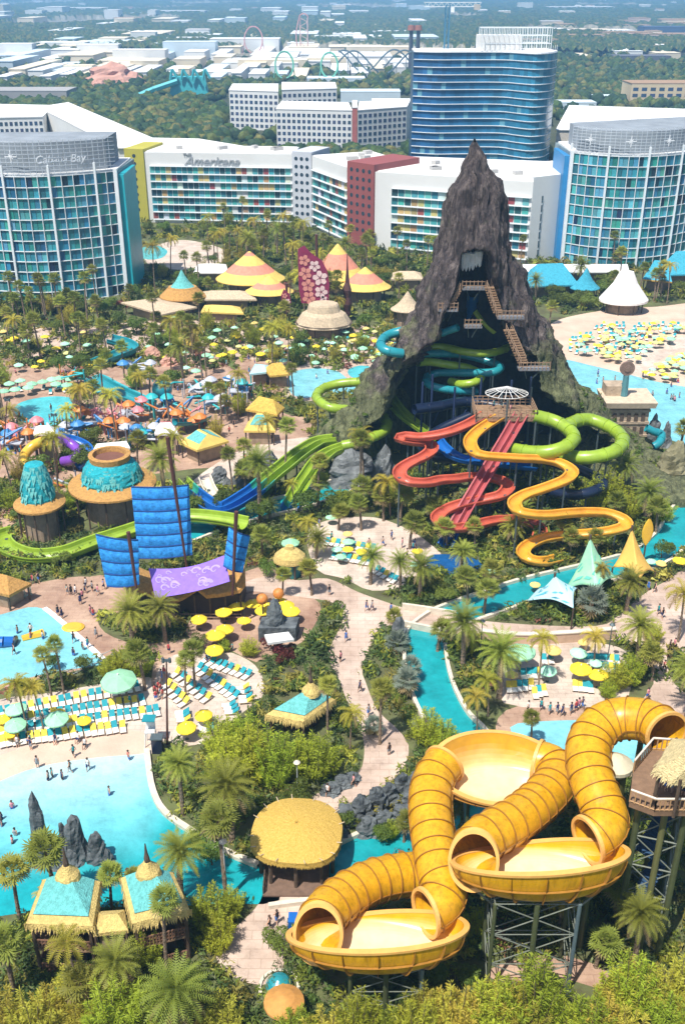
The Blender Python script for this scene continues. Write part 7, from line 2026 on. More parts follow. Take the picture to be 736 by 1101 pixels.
# lifeguard chair, bins, lamps, cabins, stroller-sized carts
root = thing('lifeguard_chair', 'white lifeguard chair with teal canopy at the edge of the sand', 'lifeguard chair'); b_ = G(163, 800); mb = MB()
for dx in (-.7, .7):
    for dy in (-.7, .7): mb.cyl(b_ + Vector((dx, dy, 0)), b_ + Vector((dx * .7, dy * .7, 2.2)), .08, None, 6)
mb.build('frame', M_white, root); mb = MB(); mb.box(b_ + Vector((0, 0, 2.2)), (1.2, 1.2, .12)); mb.box(b_ + Vector((0, .55, 2.8)), (1.2, .1, 1.1)); mb.build('seat', M_white, root); mb = MB(); mb.box(b_ + Vector((0, .1, 4.0)), (1.6, 1.4, .12)); mb.build('canopy', P_teal, root)
root = thing('towel_cabinet', 'dark navy towel cabinet beside the lifeguard chair', 'cabinet'); b_ = G(170, 808); mb = MB(); mb.box(b_ + Vector((0, 0, 1.1)), (1.3, 1, 2.2)); mb.build('body', P_navy, root); mb = MB(); mb.box(b_ + Vector((0, 0, 2.3)), (1.5, 1.2, .15)); mb.build('lid', M_steel, root)
for px, pb_, pt, lb in ((320, 858, 820, 'white topped lamp post beside the bright leafy trees'), (515, 712, 668, 'dark lamp post left of the white sun deck'), (652, 712, 672, 'slim dark lamp post by the right deck palms'), (244, 968, 905, 'pale lamp post rising from the river bank palms')):
    b_ = G(px, pb_); h = hgt(b_, pt); root = thing('lamp_post', lb, 'lamp post'); mb = MB(); mb.cyl(b_, b_ + Vector((0, 0, h)), .08, .06, 6); mb.build('pole', M_steelw if px in (320, 244) else M_steel, root)
    mb = MB(); mb.lathe([(.42, h), (.40, h + .06), (.12, h + .3), (.02, h + .35)], 10, b_); mb.build('lamp_head', M_curb if px in (320, 244) else M_steel, root)
root = thing('float_ring', 'yellow float strip lying in the kidney pool', 'pool float'); mb = MB(); a, b_ = G(24, 687, .15), G(47, 681, .15)
mb.cyl(a, b_, .55, .75, 8); mb.build('tube', P_gold, root); mb = MB(); mb.cyl(b_, b_ + (b_ - a) * .06, .76, .5, 8); mb.build('end_cap', L_w, root)
root = thing('float_mat', 'round yellow mat on the reddish plaza edge', 'pool float'); b_ = G(79, 675); mb = MB(); mb.lathe([(1.6, 0), (1.7, .15), (1.3, .35), (.02, .3)], 16, b_, sy=.8); mb.build('mat', P_gold, root)
root = thing('water_cannon', 'dark blue cannon slide nosing into the kidney pool', 'play slide'); mb = MB(); mb.pipe([G(-14, 690, .8), G(4, 690, .7), G(16, 690, .4)], .8, 10); mb.build('tube', P_blue, root); mb = MB(); mb.cyl(G(16, 690, .4), G(18, 690, .4), .95, None, 12); mb.build('rim', P_navy, root)
# blue cart and teal splash feature beside the lower path
root = thing('blue_cart', 'small blue cart at the edge of the lower path', 'cart'); b_ = G(315, 995); mb = MB(); mb.box(b_ + Vector((0, 0, .7)), (.9, 1.3, 1.0)); mb.build('body', P_blue, root)
for dx in (-.5, .5):
    for dy in (-.4, .4): mb = MB(); mb.cyl(b_ + Vector((dx, dy, .25)), b_ + Vector((dx * 1.2, dy, .25)), .25, None, 10); mb.build('wheel', M_steel, root)
root = thing('shell_fountain', 'teal shell shaped play dome beside the lower path end', 'play dome'); b_ = G(300, 1062); mb = MB(); mb.lathe([(1.3, 0), (1.25, .6), (.9, 1.1), (.35, 1.4), (.02, 1.5)], 16, b_); mb.build('shell', P_teal, root); mb = MB(); mb.lathe([(2.0, 0), (2.0, .25), (1.7, .25)], 18, b_); mb.build('base_ring', M_curb, root)
root = thing('orange_parasol', 'faded orange round parasol among bottom bushes', 'parasol'); b_ = G(306, 1096); mb = MB(); mb.lathe([(1.9, 2.3), (1.85, 2.5), (1.0, 3.0), (.02, 3.3)], 18, b_); mb.build('canopy', mat('parasol_orange', (.50, .24, .06), .8, .15, 1.5), root); mb = MB(); mb.cyl(b_, b_ + Vector((0, 0, 3.2)), .07, None, 6); mb.build('pole', M_post, root)
root = thing('pool_fence', 'thin grey fence along the plaza pool hedge', 'fence'); P = catmull([G(x, y, 0) for x, y in ((50, 738), (75, 728), (100, 716), (122, 706))], 1.2)
mb = MB()
for zz in (.25, 1.2): mb.pipe([p + Vector((0, 0, zz)) for p in P], .05, 4)
mb.build('rail', M_steelw, root); mb = MB()
for p in P: mb.cyl(p, p + Vector((0, 0, 1.3)), .05, None, 4)
mb.build('picket', M_steelw, root)
root = thing('plaza_railing', 'pale green railing in front of the orange shelter', 'railing'); P = catmull([G(x, y, 0) for x, y in ((-10, 654), (14, 648), (34, 640))], .8)
mb = MB()
for zz in (.3, 1.9): mb.pipe([p + Vector((0, 0, zz)) for p in P], .1, 4)
mb.build('rail', mat('rail_green', (.35, .45, .36), .6), root); mb = MB()
for p in P: mb.cyl(p, p + Vector((0, 0, 1.9)), .1, None, 4)
mb.build('picket', mat('rail_green', (.35, .45, .36), .6), root)
root = thing('low_wall', 'long tan retaining wall behind the white sun deck', 'wall'); P = catmull([G(x, y, 0) for x, y in ((515, 688), (560, 692), (610, 690), (660, 686))], 1.2)
mb = MB(); mb.loft([[p + Vector((0, -.3, 0)), p + Vector((0, -.3, 1.6)), p + Vector((0, .3, 1.6)), p + Vector((0, .3, 0))] for p in P], closed=True); mb.build('wall_face', mat('wall_tan', (.52, .36, .25), .9, .15, .8), root)
mb = MB(); mb.loft([[p + Vector((0, -.4, 1.62)), p + Vector((0, -.4, 1.8)), p + Vector((0, .4, 1.8)), p + Vector((0, .4, 1.62))] for p in P], closed=True); mb.build('coping', M_curb, root)
# ------------------------------------------------------------------ palms and trees
LF_date = leaf_mat('frond_date', (0.283, 0.316, 0.050), .25); LF_fan = leaf_mat('frond_fan', (0.269, 0.289, 0.050), .35); LF_coco = leaf_mat('frond_coconut', (0.418, 0.367, 0.045), .3); LF_dry = leaf_mat('frond_dry', (.34, .26, .12), .2); LF_silver = leaf_mat('frond_silver', (.22, .26, .20), .15)
LF_bush = leaf_mat('leaf_bright', (0.382, 0.435, 0.039), .25); LF_dark = leaf_mat('leaf_dark', (0.135, 0.185, 0.033), .35); LF_red = leaf_mat('leaf_burgundy', (.16, .035, .035), .2); LF_olive = leaf_mat('leaf_olive', (0.481, 0.421, 0.060), .25)
M_trunk = mat('palm_trunk', (.22, .16, .11), .9, .35, 2.5, bump=.6, bscale=6); M_bark = mat('bark', (.12, .085, .06), .9, .3, 2, bump=.5)

def frond(mb, base, az, elev, L, droop, nleaf, ll, lw, vee=.5, mi=0):
    d0 = Vector((cos(az), sin(az), 0)); side = Vector((-sin(az), cos(az), 0))
    pts = []
    for k in range(nleaf + 2):
        t = k / (nleaf + 1)
        a = elev - droop * t ** 1.3
        pts.append((pts[-1] + (d0 * cos(a) + Vector((0, 0, sin(a)))) * (L / (nleaf + 1))) if pts else base.copy())
    for k in range(0, len(pts) - 1):
        w_ = .045 * (1 - k / len(pts)) + .012
        mb.add([pts[k] + side * w_, pts[k] - side * w_, pts[k + 1] - side * w_ * .85, pts[k + 1] + side * w_ * .85], [(0, 1, 2, 3)], mi)
    for k in range(2, len(pts)):
        t = k / (len(pts) - 1)
        tg = (pts[k] - pts[k - 1]).normalized(); up = side.cross(tg)
        l_ = ll * (sin(pi * min(1, .18 + t * .80)) ** .6) * random.uniform(.85, 1.1)
        for sg in (-1, 1):
            d = (side * sg * .86 + tg * .55 - up * (vee * .6 - random.uniform(0, .3))).normalized()
            p = pts[k]; e_ = tg * lw
            tip = p + d * l_ + Vector((0, 0, -.12 * l_))
            mb.add([p - e_, p + e_, tip + e_ * .25, tip - e_ * .25], [(0, 1, 2, 3)], mi)

def fan(mb, base, az, elev, stem, r, nseg, mi=0):
    d = Vector((cos(az) * cos(elev), sin(az) * cos(elev), sin(elev))); c = base + d * stem
    side = Vector((-sin(az), cos(az), 0)); up = side.cross(d)
    mb.add([base + side * .03, base - side * .03, c - side * .03, c + side * .03], [(0, 1, 2, 3)], mi)
    for k in range(nseg):
        a = (k / (nseg - 1) - .5) * 4.2
        dd = (d * cos(a) + side * sin(a)).normalized()
        tip = c + dd * r * random.uniform(.85, 1.1) + Vector((0, 0, -.22 * r)) - up * .12 * r * abs(sin(a))
        w_ = d * (-sin(a)) + side * cos(a)
        m_ = c.lerp(tip, .55) + up * .04
        mb.add([c, m_ + w_ * .09 * r, tip, m_ - w_ * .09 * r], [(0, 1, 2, 3)], mi)

def make_palm(kind, hT, seed, lean=.3):
    random.seed(seed)
    root = thing({'date': 'date_palm', 'fan': 'fan_palm', 'coco': 'coconut_palm', 'silver': 'silver_palm'}[kind], None, 'palm')
    la = random.uniform(0, 6.28); lv = Vector((cos(la), sin(la), 0)) * lean
    mb = MB(); prev = None; K = 12
    r0, r1 = {'date': (.42, .34), 'fan': (.24, .17), 'coco': (.2, .13), 'silver': (.25, .2)}[kind]
    rings = []
    for k in range(K * 2 + 1):
        t = k / (K * 2); c = lv * t * t * (hT / 6) + Vector((0, 0, hT * t)); r = (r0 + (r1 - r0) * t) * (1.25 if k == 0 else 1) * (1.06 if k % 2 else .94)
        rings.append([c + Vector((cos(2 * pi * i / 9) * r, sin(2 * pi * i / 9) * r, 0)) for i in range(9)])
    mb.loft(rings); mb.build('trunk', M_trunk, root)
    top = lv * (hT / 6) + Vector((0, 0, hT)); mb = MB()
    if kind == 'date':
        for k in range(64):
            e = 1.45 - 1.75 * (k / 63) ** 1.0 + random.uniform(-.1, .1)
            frond(mb, top + Vector((0, 0, .3 * (1 - k / 63))), k * 2.39996 + random.uniform(-.2, .2), e, random.uniform(3.4, 4.1), .95 + .35 * random.random(), 15, .62, .075, mi=0 if k < 56 else 1)
        m = [LF_date, LF_dry]
    elif kind == 'coco':
        for k in range(22):
            e = 1.15 - 1.35 * (k / 21) + random.uniform(-.1, .1)
            frond(mb, top, k * 2.39996 + random.uniform(-.25, .25), e, random.uniform(3.0, 3.7), 1.5 + .4 * random.random(), 13, .75, .1, vee=1.1, mi=0 if k < 19 else 1)
        m = [LF_coco, LF_dry]
    else:
        nn = 34 if kind == 'fan' else 26
        for k in range(nn):
            e = 1.35 - 2.15 * (k / (nn - 1)) + random.uniform(-.12, .12)
            fan(mb, top, k * 2.39996 + random.uniform(-.3, .3), e, random.uniform(.9, 1.3), random.uniform(.85, 1.15), 11, mi=0 if k < nn - 6 else 1)
        m = [LF_fan if kind == 'fan' else LF_silver, LF_dry]
    mb.build('crown', m, root)
    return root

def leaf_cloud(n, R3, leaf, seed, lobes=6, col=None):
    """leaf faces on the shells of several uneven lobes; returns vertices and quads"""
    r_ = np.random.default_rng(seed)
    L_ = r_.normal(0, .42, (lobes, 3)) * R3; L_[:, 2] = abs(L_[:, 2]) * .9
    rad = r_.uniform(.42, .72, lobes)
    w = r_.integers(0, lobes, n)
    d = r_.normal(0, 1, (n, 3)); d /= np.linalg.norm(d, axis=1)[:, None]
    d[:, 2] = np.where(d[:, 2] < -.3, -d[:, 2], d[:, 2])
    c = L_[w] + d * (rad[w] * r_.uniform(.55, 1.05, n) ** .5)[:, None] * R3
    u = r_.normal(0, 1, (n, 3)); u -= (u * d).sum(1)[:, None] * d * .5; u /= np.linalg.norm(u, axis=1)[:, None]
    v = np.cross(d + r_.normal(0, .45, (n, 3)), u); v /= np.linalg.norm(v, axis=1)[:, None] + 1e-6
    s = leaf * r_.uniform(.6, 1.3, n)[:, None]
    V = np.stack([c - u * s, c + v * s * .30, c + u * s, c - v * s * .30], 1).reshape(-1, 3)
    return V, np.arange(4 * n).reshape(n, 4)

def make_tree(name, hT, R3, nl, leaf, m, seed, stems=1):
    random.seed(seed)
    root = thing(name, None, 'tree')
    mb = MB()
    for s_ in range(stems):
        a = 6.28 * s_ / stems + random.random(); o_ = Vector((cos(a), sin(a), 0)) * (.25 if stems > 1 else 0)
        top = Vector((cos(a), sin(a), 0)) * R3[0] * (.45 if stems > 1 else .1) + Vector((0, 0, hT + R3[2] * .3))
        mb.cyl(o_, o_.lerp(top, .55), .16 if stems == 1 else .09, .1 if stems == 1 else .06, 7); mb.cyl(o_.lerp(top, .55), top, .1 if stems == 1 else .06, .03, 6)
        for b_ in range(3):
            bb = o_.lerp(top, .5 + .12 * b_); aa = random.uniform(0, 6.28); mb.cyl(bb, bb + Vector((cos(aa) * R3[0] * .6, sin(aa) * R3[1] * .6, R3[2] * .35)), .05, .02, 5)
    mb.build('trunk', M_bark, root)
    V, Q = leaf_cloud(nl, np.array(R3), leaf, seed, 9); V[:, 2] += hT
    np_mesh('crown', V, Q, m, parent=root)
    return root

def make_plume(name, hT, R0, nst, nl, leaf, m, seed):
    """bamboo-like clump: many upright arching canes with slender leaves"""
    random.seed(seed); r_ = np.random.default_rng(seed)
    root = thing(name, None, 'tree'); mb = MB(); Vs = []
    for s_ in range(nst):
        a = s_ * 2.39996; q = sqrt((s_ + .5) / nst); o_ = Vector((cos(a), sin(a), 0))
        h = hT * (1.15 - .55 * q) * random.uniform(.62, 1.22); out = R0 * q * random.uniform(.8, 1.1)
        p0 = o_ * (.35 * out); p1 = o_ * (.7 * out) + Vector((0, 0, h * .6)); p2 = o_ * out + Vector((0, 0, h))
        mb.cyl(p0, p1, .05, .035, 5); mb.cyl(p1, p2, .035, .012, 5)
        t = r_.uniform(.18, 1.02, nl); A_, B_, C_ = (np.array(p) for p in (p0, p1, p2))
        c = ((1 - t) ** 2)[:, None] * A_ + (2 * t * (1 - t))[:, None] * B_ + (t ** 2)[:, None] * C_
        sp = (.60 - .46 * t)[:, None] * R0 * .36
        d = r_.normal(0, 1, (nl, 3)); d[:, 2] = abs(d[:, 2]) * .55 + .15; d += np.array(o_)[None] * .5; d /= np.linalg.norm(d, axis=1)[:, None]
        c = c + d * sp * r_.uniform(.1, 1, nl)[:, None]
        sd_ = np.cross(d, r_.normal(0, 1, (nl, 3))); sd_ /= np.linalg.norm(sd_, axis=1)[:, None] + 1e-6
        L_ = leaf * r_.uniform(.7, 1.4, nl)[:, None]
        Vs.append(np.stack([c, c + d * L_ * .5 + sd_ * L_ * .09, c + d * L_ - np.array((0, 0, .12)) * L_, c + d * L_ * .5 - sd_ * L_ * .09], 1).reshape(-1, 3))
    mb.build('trunk', M_bark, root)
    V = np.concatenate(Vs); np_mesh('crown', V, np.arange(len(V)).reshape(-1, 4), m, parent=root)
    return root
VP = {}
VP['date'] = [make_palm('date', 5.5, 101 + i, .4) for i in range(3)]
VP['fan'] = [make_palm('fan', 6.5, 201 + i, .5) for i in range(4)]
VP['coco'] = [make_palm('coco', 6.0, 301 + i, .9) for i in range(3)]
VP['silver'] = [make_palm('silver', 3.0, 401, .2)]
VP['bright'] = [make_plume('leafy_tree', 5.6, 2.3, 32, 150, .38, LF_bush, 501 + i) for i in range(3)]
VP['dark'] = [make_tree('broadleaf_tree', 2.6, (2.4, 2.4, 2.0), 1300, .34, LF_dark, 511 + i, 1) for i in range(3)]
VP['olive'] = [make_plume('olive_tree', 4.9, 2.2, 26, 140, .36, LF_olive, 521 + i) for i in range(3)]
VP['red'] = [make_tree('burgundy_bush', .5, (1.3, 1.3, .9), 700, .22, LF_red, 531, 4)]
random.seed(77)
V_LOOK = {'date': ('date palm', 'date palms'), 'fan': ('fan palm', 'fan palms'), 'coco': ('yellowish coconut palm', 'yellowish coconut palms'), 'silver': ('silver fan palm', 'silver fan palms'), 'bright': ('bright green leafy tree', 'bright green leafy trees'),
          'dark': ('dark green tree', 'dark green trees'), 'olive': ('olive yellow bushy tree', 'olive yellow bushy trees'), 'red': ('burgundy bush', 'burgundy bushes')}
V_CR = {'date': 7.4, 'fan': 3.6, 'coco': 6.2, 'silver': 3.4, 'bright': 4.2, 'dark': 6.0, 'olive': 4.2, 'red': 3.2}
V_HT = {'date': 5.5, 'fan': 6.5, 'coco': 6.0, 'silver': 3.0, 'bright': 5.2, 'dark': 4.0, 'olive': 4.4, 'red': 1}
V_USED = set(); V_N = {}
def plant(kind, px, pyb, pyc=None, wpx=None, where=None):
    i = random.randrange(len(VP[kind])); src = VP[kind][i]; key = (kind, i)
    o = src if key not in V_USED else copy_tree(src); V_USED.add(key)
    b_ = G(px, pyb); s = ppm(b_ + Vector((0, 0, 5)))
    sc = (wpx / s / V_CR[kind]) if wpx else random.uniform(.8, 1.1)
    sc = max(.45, min(1.9, sc))
    zs = sc
    if pyc is not None:
        h = hgt(b_, pyc); zs = max(.5 * sc, min(2.2 * sc, h / V_HT[kind]))
        if kind in ('bright', 'dark', 'olive', 'red'): zs = max(.7 * sc, min(1.5 * sc, zs))
    o.location = b_; o.rotation_euler = (0, 0, random.random() * 6.28); o.scale = (sc, sc, sc)
    if abs(zs - sc) > .02:
        # stretch the trunk, keep the crown's shape: raise the crown instead
        for c in o.children:
            if c.name.startswith('trunk'): c.scale = (1, 1, zs / sc)
            elif c.name.startswith('crown') and kind in ('date', 'fan', 'coco', 'silver'): c.location = (0, 0, V_HT[kind] * (zs / sc - 1))
            else: c.scale = (1, 1, zs / sc)
    V_N[kind] = V_N.get(kind, 0) + 1
    auto(o, kind, *V_LOOK[kind], 'palms and trees planted through the park', where, 'tree' if kind in ('bright', 'dark', 'olive') else 'bush' if kind == 'red' else 'palm')
    return o
for a in ((250, 905, 848, 70), (197, 876, 822, 46), (143, 695, 658, 52), (195, 965, 918, 62), (132, 1080, 1034, 64), (198, 1118, 1066, 84), (680, 1042, 985, 60), (497, 718, 670, 52), (536, 750, 704, 58), (398, 628, 600, 36), (430, 635, 606, 32), (451, 644, 612, 42), (495, 622, 594, 34), (683, 718, 674, 48), (672, 660, 626, 42), (738, 770, 722, 55), (178, 690, 655, 44), (692, 560, 530, 42), (560, 572, 548, 26), (550, 590, 566, 36), (40, 560, 540, 34), (290, 560, 545, 26), (340, 600, 580, 34)):
    plant('date', *a)
for a in ((243, 968, 884, 40), (65, 985, 916, 44), (22, 990, 932, 36), (122, 990, 942, 30), (180, 1045, 966, 34), (16, 1068, 1008, 44), (56, 750, 703, 20), (69, 746, 693, 20), (200, 748, 710, 22), (210, 742, 696, 24), (156, 742, 700, 30), (700, 732, 702, 28), (352, 795, 738, 22), (408, 800, 742, 26), (434, 905, 884, 26), (424, 690, 664, 20), (470, 700, 676, 26), (304, 640, 616, 18), (335, 640, 610, 22), (282, 600, 572, 22), (364, 570, 548, 20), (388, 570, 540, 22), (412, 560, 534, 22), (430, 560, 530, 24), (440, 590, 560, 26), (480, 590, 566, 24), (466, 570, 545, 24), (520, 660, 630, 26), (502, 650, 620, 26), (510, 590, 566, 20), (600, 590, 560, 20), (612, 600, 575, 20), (640, 600, 576, 20), (660, 562, 536, 22), (704, 575, 545, 24), (730, 484, 458, 22), (530, 640, 612, 24), (480, 900, 862, 30), (640, 880, 850, 30), (660, 990, 950, 36), (90, 1090, 1050, 40), (248, 880, 900, 20), (150, 960, 940, 26), (640, 1040, 1010, 36), (570, 800, 770, 20)):
    plant('fan', *a)
for a in ((90, 1088, 1012, 50), (728, 690, 642, 44), (578, 742, 690, 36), (637, 720, 688, 34), (376, 812, 770, 34), (30, 788, 732, 38), (48, 790, 726, 30), (330, 585, 560, 28), (524, 770, 730, 34), (512, 790, 748, 34), (488, 880, 850, 36), (500, 700, 740, 36), (600, 1000, 960, 40), (18, 470, 440, 24), (316, 545, 520, 20), (736, 820, 790, 40), (640, 640, 612, 26), (60, 1000, 960, 30)):
    plant('coco', *a)
for a in ((633, 664, 645, 34), (425, 700, 690, 28), (436, 748, 730, 28), (440, 732, 716, 24), (402, 790, 775, 22)): plant('silver', *a)
for a in ((250, 845, 800, 50), (272, 838, 786, 54), (296, 846, 796, 46), (318, 834, 800, 44), (342, 836, 795, 50), (240, 812, 778, 44), (262, 806, 774, 40), (150, 785 - 60, 708, 30), (136, 724, 700, 34), (120, 730, 716, 28), (460, 800, 768, 36), (478, 810, 780, 34), (660, 740, 720, 34), (676, 735, 708, 32), (650, 548, 508, 34), (636, 552, 514, 30), (672, 560, 530, 28), (710, 560, 540, 26), (652, 750, 735, 20), (240, 700, 690, 16), (268, 705, 694, 22), (700, 690, 672, 24), (226, 1000, 960, 44), (235, 1020, 985, 40), (160, 1040, 1005, 36), (248, 985, 960, 30), (510, 1010, 980, 34), (470, 870, 846, 28), (500, 860, 836, 26), (420, 900, 888, 22)):
    plant('bright', *a)
x = 4
while x < 740:
    if not 268 < x < 300:
        plant(random.choice(('olive', 'bright', 'olive')), x, random.uniform(1100, 1140), None, random.uniform(34, 66))
    x += random.uniform(26, 48)
for k in range(11): plant(random.choice(('olive', 'bright')), random.uniform(640, 745), random.uniform(1062, 1120), None, random.uniform(36, 60))
for k in range(8): plant('olive', random.uniform(0, 130), random.uniform(1075, 1110), None, random.uniform(40, 60))
for k in range(6): plant('olive', random.uniform(330, 620), random.uniform(1098, 1120), None, random.uniform(34, 60))
for a in ((298, 705, 690, 26), (310, 712, 700, 22)): plant('red', *a)
for a in ((300, 1020), (410, 905), (320, 870), (470, 1060), (150, 1010), (370, 890), (620, 1000), (690, 960), (560, 1010), (660, 910), (700, 900), (620, 870), (228, 930), (214, 915), (480, 650), (470, 640), (545, 720), (710, 600), (700, 780), (20, 560), (70, 610), (120, 605), (200, 610), (290, 620), (60, 720), (90, 722), (30, 745), (280, 540), (215, 700), (440, 1080), (640, 960), (500, 1060), (588, 1075)): plant('dark', a[0], a[1], None, random.uniform(26, 40) if a[1] > 800 else random.uniform(18, 26))
# palms and trees scattered through the middle distance, away from paths, pools and roofs
BLK = []
for o in list(bpy.data.objects):
    if o.parent is None and o.get('label') and o.type == 'EMPTY':
        for c in o.children:
            if c.name.startswith(('roof', 'skirt_roof')):
                mw = Matrix.Translation(o.location)
                co_ = [mw @ v.co for v in c.data.vertices]
                BLK.append((min(p.x for p in co_), max(p.x for p in co_), min(p.y for p in co_), max(p.y for p in co_)))
EXS = [np.array(e) for e in EXCL]
def free(px, py, margin=0):
    if any(inpoly([px], [py], e)[0] for e in EXS): return False
    g = G(px, py)
    return not any(a - 1 < g.x < b_ + 1 and c - 1 < g.y < d + 1 for a, b_, c, d in BLK)
cnt = 0; tr = 0
OPENS = [((20, 428), (240, 505))]
while cnt < 225 and tr < 5000:
    tr += 1
    px, py = random.uniform(-20, 756), 262 + 300 * random.random() ** 1.15
    g = G(px, py)
    if not free(px, py): continue
    if 430 < px < 640 and 330 < py < 590 or 325 < px < 440 and 395 < py < 520: continue
    if 590 < px and 340 < py < 535: continue
    if px < 330 and 340 < py < 520 and random.random() < (.55 if py > 390 else .3): continue
    if px < 165 and py < 325 or px > 590 and py < 290: continue
    k = random.choices(('fan', 'coco', 'date', 'dark', 'bright', 'olive'), (10, 3, 2, 5, 2.5, 3))[0]
    plant(k, px, py, None, None if k == 'fan' else None); cnt += 1
# rows of palms right in front of the hotels
for px, py in [(random.uniform(160, 440), random.uniform(250, 300)) for _ in range(60)] + [(random.uniform(150, 560), 243 + 45 * random.random()) for _ in range(46)] + [(random.uniform(0, 150), random.uniform(322, 350)) for _ in range(26)] + [(random.uniform(560, 736), random.uniform(308, 350)) for _ in range(40)]:
    if free(px, py): plant(random.choices(('fan', 'dark', 'coco', 'bright', 'olive'), (6, 4, 1, 1, 1))[0], px, py)

# plants rooted on the volcano's lower flanks
Vs = []; k = 0; rr2 = np.random.default_rng(8)
while k < 150:
    j, i = random.randint(0, 44), random.randrange(nph)
    if VOLI[j, i] > .05 or random.random() < j / 60: continue
    V_, Q_ = leaf_cloud(26, np.array((1.2, 1.2, .8)) * random.uniform(.5, 1.2), .4, k); Vs.append(V_ + VOLV[j, i]); k += 1
Vs = np.concatenate(Vs)
o = np_mesh('planting', Vs, np.arange(len(Vs)).reshape(-1, 4), LF_dark, parent=vol)
# ------------------------------------------------------------------ undergrowth between everything
def undergrowth(name, label, n, ymin, ymax, rad, leaf, nleaf, region=None, seed=1):
    r_ = np.random.default_rng(seed)
    Ya = r_.uniform(ymin, ymax, n * 3); hw = .52 * Ya + 16; Xa = r_.uniform(-1, 1, n * 3) * hw
    a = Ya * CT + H * ST; px = CX + FOC * Xa / a; py = CY - FOC * (Ya * ST - H * CT) / a
    keep = (px > -230) & (px < 966)
    for e in EXS:
        for ox, oy in ((0, 0), (4, 0), (-4, 0), (0, 3), (0, -3)): keep &= ~inpoly(px + ox, py + oy, e)
    for (x0, x1, y0, y1) in BLK:
        if x1 - x0 < 60: keep &= ~((Xa > x0 + .8) & (Xa < x1 - .8) & (Ya > y0 + .8) & (Ya < y1 - .8))
    keep &= ~((px > 425) & (px < 600) & (py > 330) & (py < 500))
    keep &= ~((px > 600) & (py > 400) & (py < 455 + (px - 600) * .48))
    keep &= ~((px < 330) & (py > 396) & (py < 520) & (np.array([noise.noise(Vector((x * .06, y * .06, 1))) for x, y in zip(Xa, Ya)]) < .22))
    Xa, Ya, py = Xa[keep][:n], Ya[keep][:n], py[keep][:n]
    m = len(Xa)
    PALU = np.array([(.18, .22, .035), (.26, .29, .04), (.10, .15, .035), (.35, .34, .05), (.13, .18, .05), (.30, .25, .06), (.07, .105, .035), (.21, .23, .10), (.42, .37, .08), (.25, .10, .07)])
    prob = np.array([5, 4, 5, 2.2, 4, 3, 4, 1.5, 1, .5]); prob /= prob.sum()
    Vs, Qs, Ts = [], [], []; off = 0
    protos = [leaf_cloud(nleaf, np.array((1, 1, .8)), leaf, 900 + i, 5) for i in range(10)]
    ci = r_.choice(len(PALU), m, p=prob)
    for i in range(m):
        V, Q = protos[i % 10]; s = rad * r_.uniform(.5, 1.35); an = r_.uniform(0, 6.28); c_, s_ = cos(an), sin(an)
        W = V * s; W = np.stack([W[:, 0] * c_ - W[:, 1] * s_, W[:, 0] * s_ + W[:, 1] * c_, W[:, 2] * r_.uniform(.7, 1.3)], 1)
        W += (Xa[i], Ya[i], .15 * s)
        Vs.append(W); Qs.append(Q + off); off += len(V)
        Ts.append(PALU[ci[i]] * r_.uniform(.7, 1.3) * r_.uniform(.75, 1.25, (len(Q), 1)))
    o = np_mesh(name, np.concatenate(Vs), np.concatenate(Qs), leaf_mat('undergrowth_leaf', (0, 0, 0), 0.0, 'tint'), np.concatenate(Ts))
    tag(o, label, 'ground cover', kind='stuff')
undergrowth('undergrowth', 'mixed green ground cover and low shrubs around the yellow slide', 3000, 52, 112, 1.15, .26, 80, seed=1)
undergrowth('undergrowth', 'mixed green ground cover and shrubs in the middle of the park', 4500, 112, 200, 1.25, .34, 46, seed=2)
undergrowth('undergrowth', 'mixed green ground cover and shrubs in front of the hotels', 7800, 200, 432, 1.6, .48, 26, seed=3)
# ------------------------------------------------------------------ labels
LM = [('the oval thatched roof', 319, 900), ('the yellow raft slide', 560, 930), ('the lowest yellow bowl', 400, 1010), ('the slide tower', 715, 900), ('the turquoise straw-eaved pavilion', 325, 758), ('the lagoon rocks', 80, 895),
      ('the two tiki huts', 110, 985), ('the kidney pool', 50, 690), ('the largest blue sail', 175, 560), ('the small left sail', 125, 605), ('the golden kiosk', 312, 600), ('the dark rock spike', 296, 665), ('the volcano foot', 400, 500),
      ('the straight red slide', 520, 520), ('the yellow flume', 580, 590), ('the mint tent', 634, 610), ('the gold tent', 684, 600), ('the pale blue tent', 596, 640), ('the white sun deck', 610, 725), ('the small blue pool', 600, 785),
      ('the river footbridge', 460, 670), ('the lazy river bend', 500, 800), ('the stone fort', 668, 450), ('the white conical tent', 668, 315), ('the maroon flower sail', 337, 300), ('the wide teal dome', 125, 515), ('the narrow teal dome', 48, 525),
      ('the glass tower', 80, 330), ('the red pier', 388, 255), ('the blue thatched houses', 600, 300), ('the golden hip roof', 285, 435), ('the leisure pool', 345, 410), ('the golden pointed hut', 204, 360), ('the teal children slides', 120, 400),
      ('the green flumes', 270, 530), ('the main path', 380, 720), ('the diagonal loungers', 225, 735), ('the lounger rows', 80, 770), ('the purple banner', 200, 625), ('the hotel sign wing', 240, 255), ('the central plaza', 400, 590), ('the children pool', 50, 440),
      ('the far right river bend', 715, 570), ('the teal cone hut', 198, 310), ('the launch deck', 541, 440), ('the lamp mast', 180, 770), ('the bottom path end', 280, 1050), ('the burgundy bushes', 302, 702), ('the plaza edge', 110, 680), ('the pink plaza', 190, 470)]
ORD = 'first second third fourth fifth sixth seventh eighth ninth tenth eleventh twelfth thirteenth fourteenth fifteenth sixteenth seventeenth eighteenth nineteenth twentieth'.split()
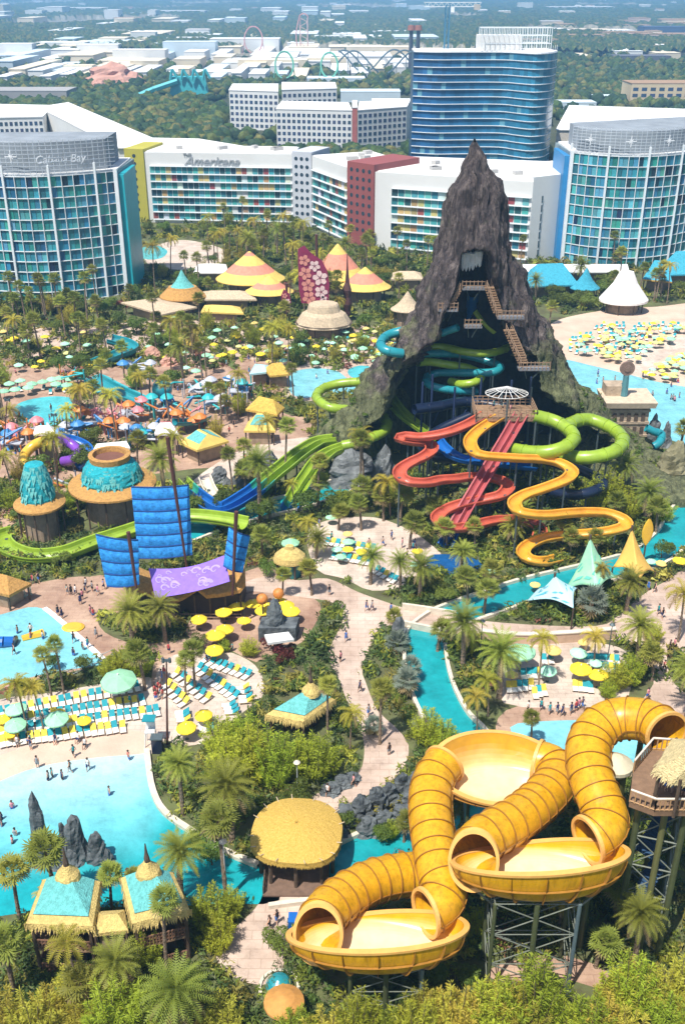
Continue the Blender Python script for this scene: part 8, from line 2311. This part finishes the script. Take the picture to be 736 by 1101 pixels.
TENS = {2: ('twenty', 'twentieth'), 3: ('thirty', 'thirtieth'), 4: ('forty', 'fortieth'), 5: ('fifty', 'fiftieth'), 6: ('sixty', 'sixtieth'), 7: ('seventy', 'seventieth'), 8: ('eighty', 'eightieth'), 9: ('ninety', 'ninetieth')}
CARD = 'zero one two three four five six seven eight nine ten eleven twelve thirteen fourteen fifteen sixteen seventeen eighteen nineteen twenty'.split()
def ordw(n):
    if n <= 20: return ORD[n - 1]
    t, u = divmod(n, 10)
    return TENS[t][1] if u == 0 else TENS[t][0] + '-' + ORD[u - 1]
def cardw(n):
    if n <= 20: return CARD[n]
    t, u = divmod(n, 10)
    return TENS[t][0] if u == 0 else TENS[t][0] + '-' + CARD[u]
bpy.context.view_layer.update()
by = {}
for o, kl, look, pl, where in AUTO:
    p = tuple(o['px']) if o.get('px') else proj(o.matrix_world.translation)
    if o.get('px'): del o['px']
    if where: rel = where
    else:
        nm, lx, ly = min(LM, key=lambda q: (q[1] - p[0]) ** 2 + ((q[2] - p[1]) * 1.3) ** 2)
        dx, dy = p[0] - lx, (p[1] - ly) * 1.5
        if abs(dx) < 9 and abs(dy) < 9: rel = 'beside ' + nm
        elif abs(dx) > abs(dy): rel = ('right of ' if dx > 0 else 'left of ') + nm
        else: rel = ('in front of ' if dy > 0 else 'behind ') + nm
    by.setdefault((look, pl, rel), []).append((p[0], p[1], o))
for (look, pl, rel), lst in by.items():
    if len(lst) == 1: lst[0][2]['label'] = f'{look} {rel}'; continue
    lst.sort(key=lambda q: q[0])
    for i, (x, y, o) in enumerate(lst):
        if i == 0: t = f'leftmost of the {cardw(len(lst))} {pl} {rel}'
        elif i == len(lst) - 1: t = f'rightmost of the {cardw(len(lst))} {pl} {rel}'
        else: t = f'{ordw(i + 1)} from left of the {pl} {rel}'
        o['label'] = t
# prototypes that were never placed
for pool in (U_PROTO, LP, PP):
    for k, o in pool.items():
        if not o.get('label'):
            for c in list(o.children_recursive): bpy.data.objects.remove(c)
            bpy.data.objects.remove(o)
for lst in VP.values():
    for o in lst:
        if not o.get('label'):
            for c in list(o.children_recursive): bpy.data.objects.remove(c)
            bpy.data.objects.remove(o)
for k, o in LS.items():
    if not o.get('label'): bpy.data.objects.remove(o)
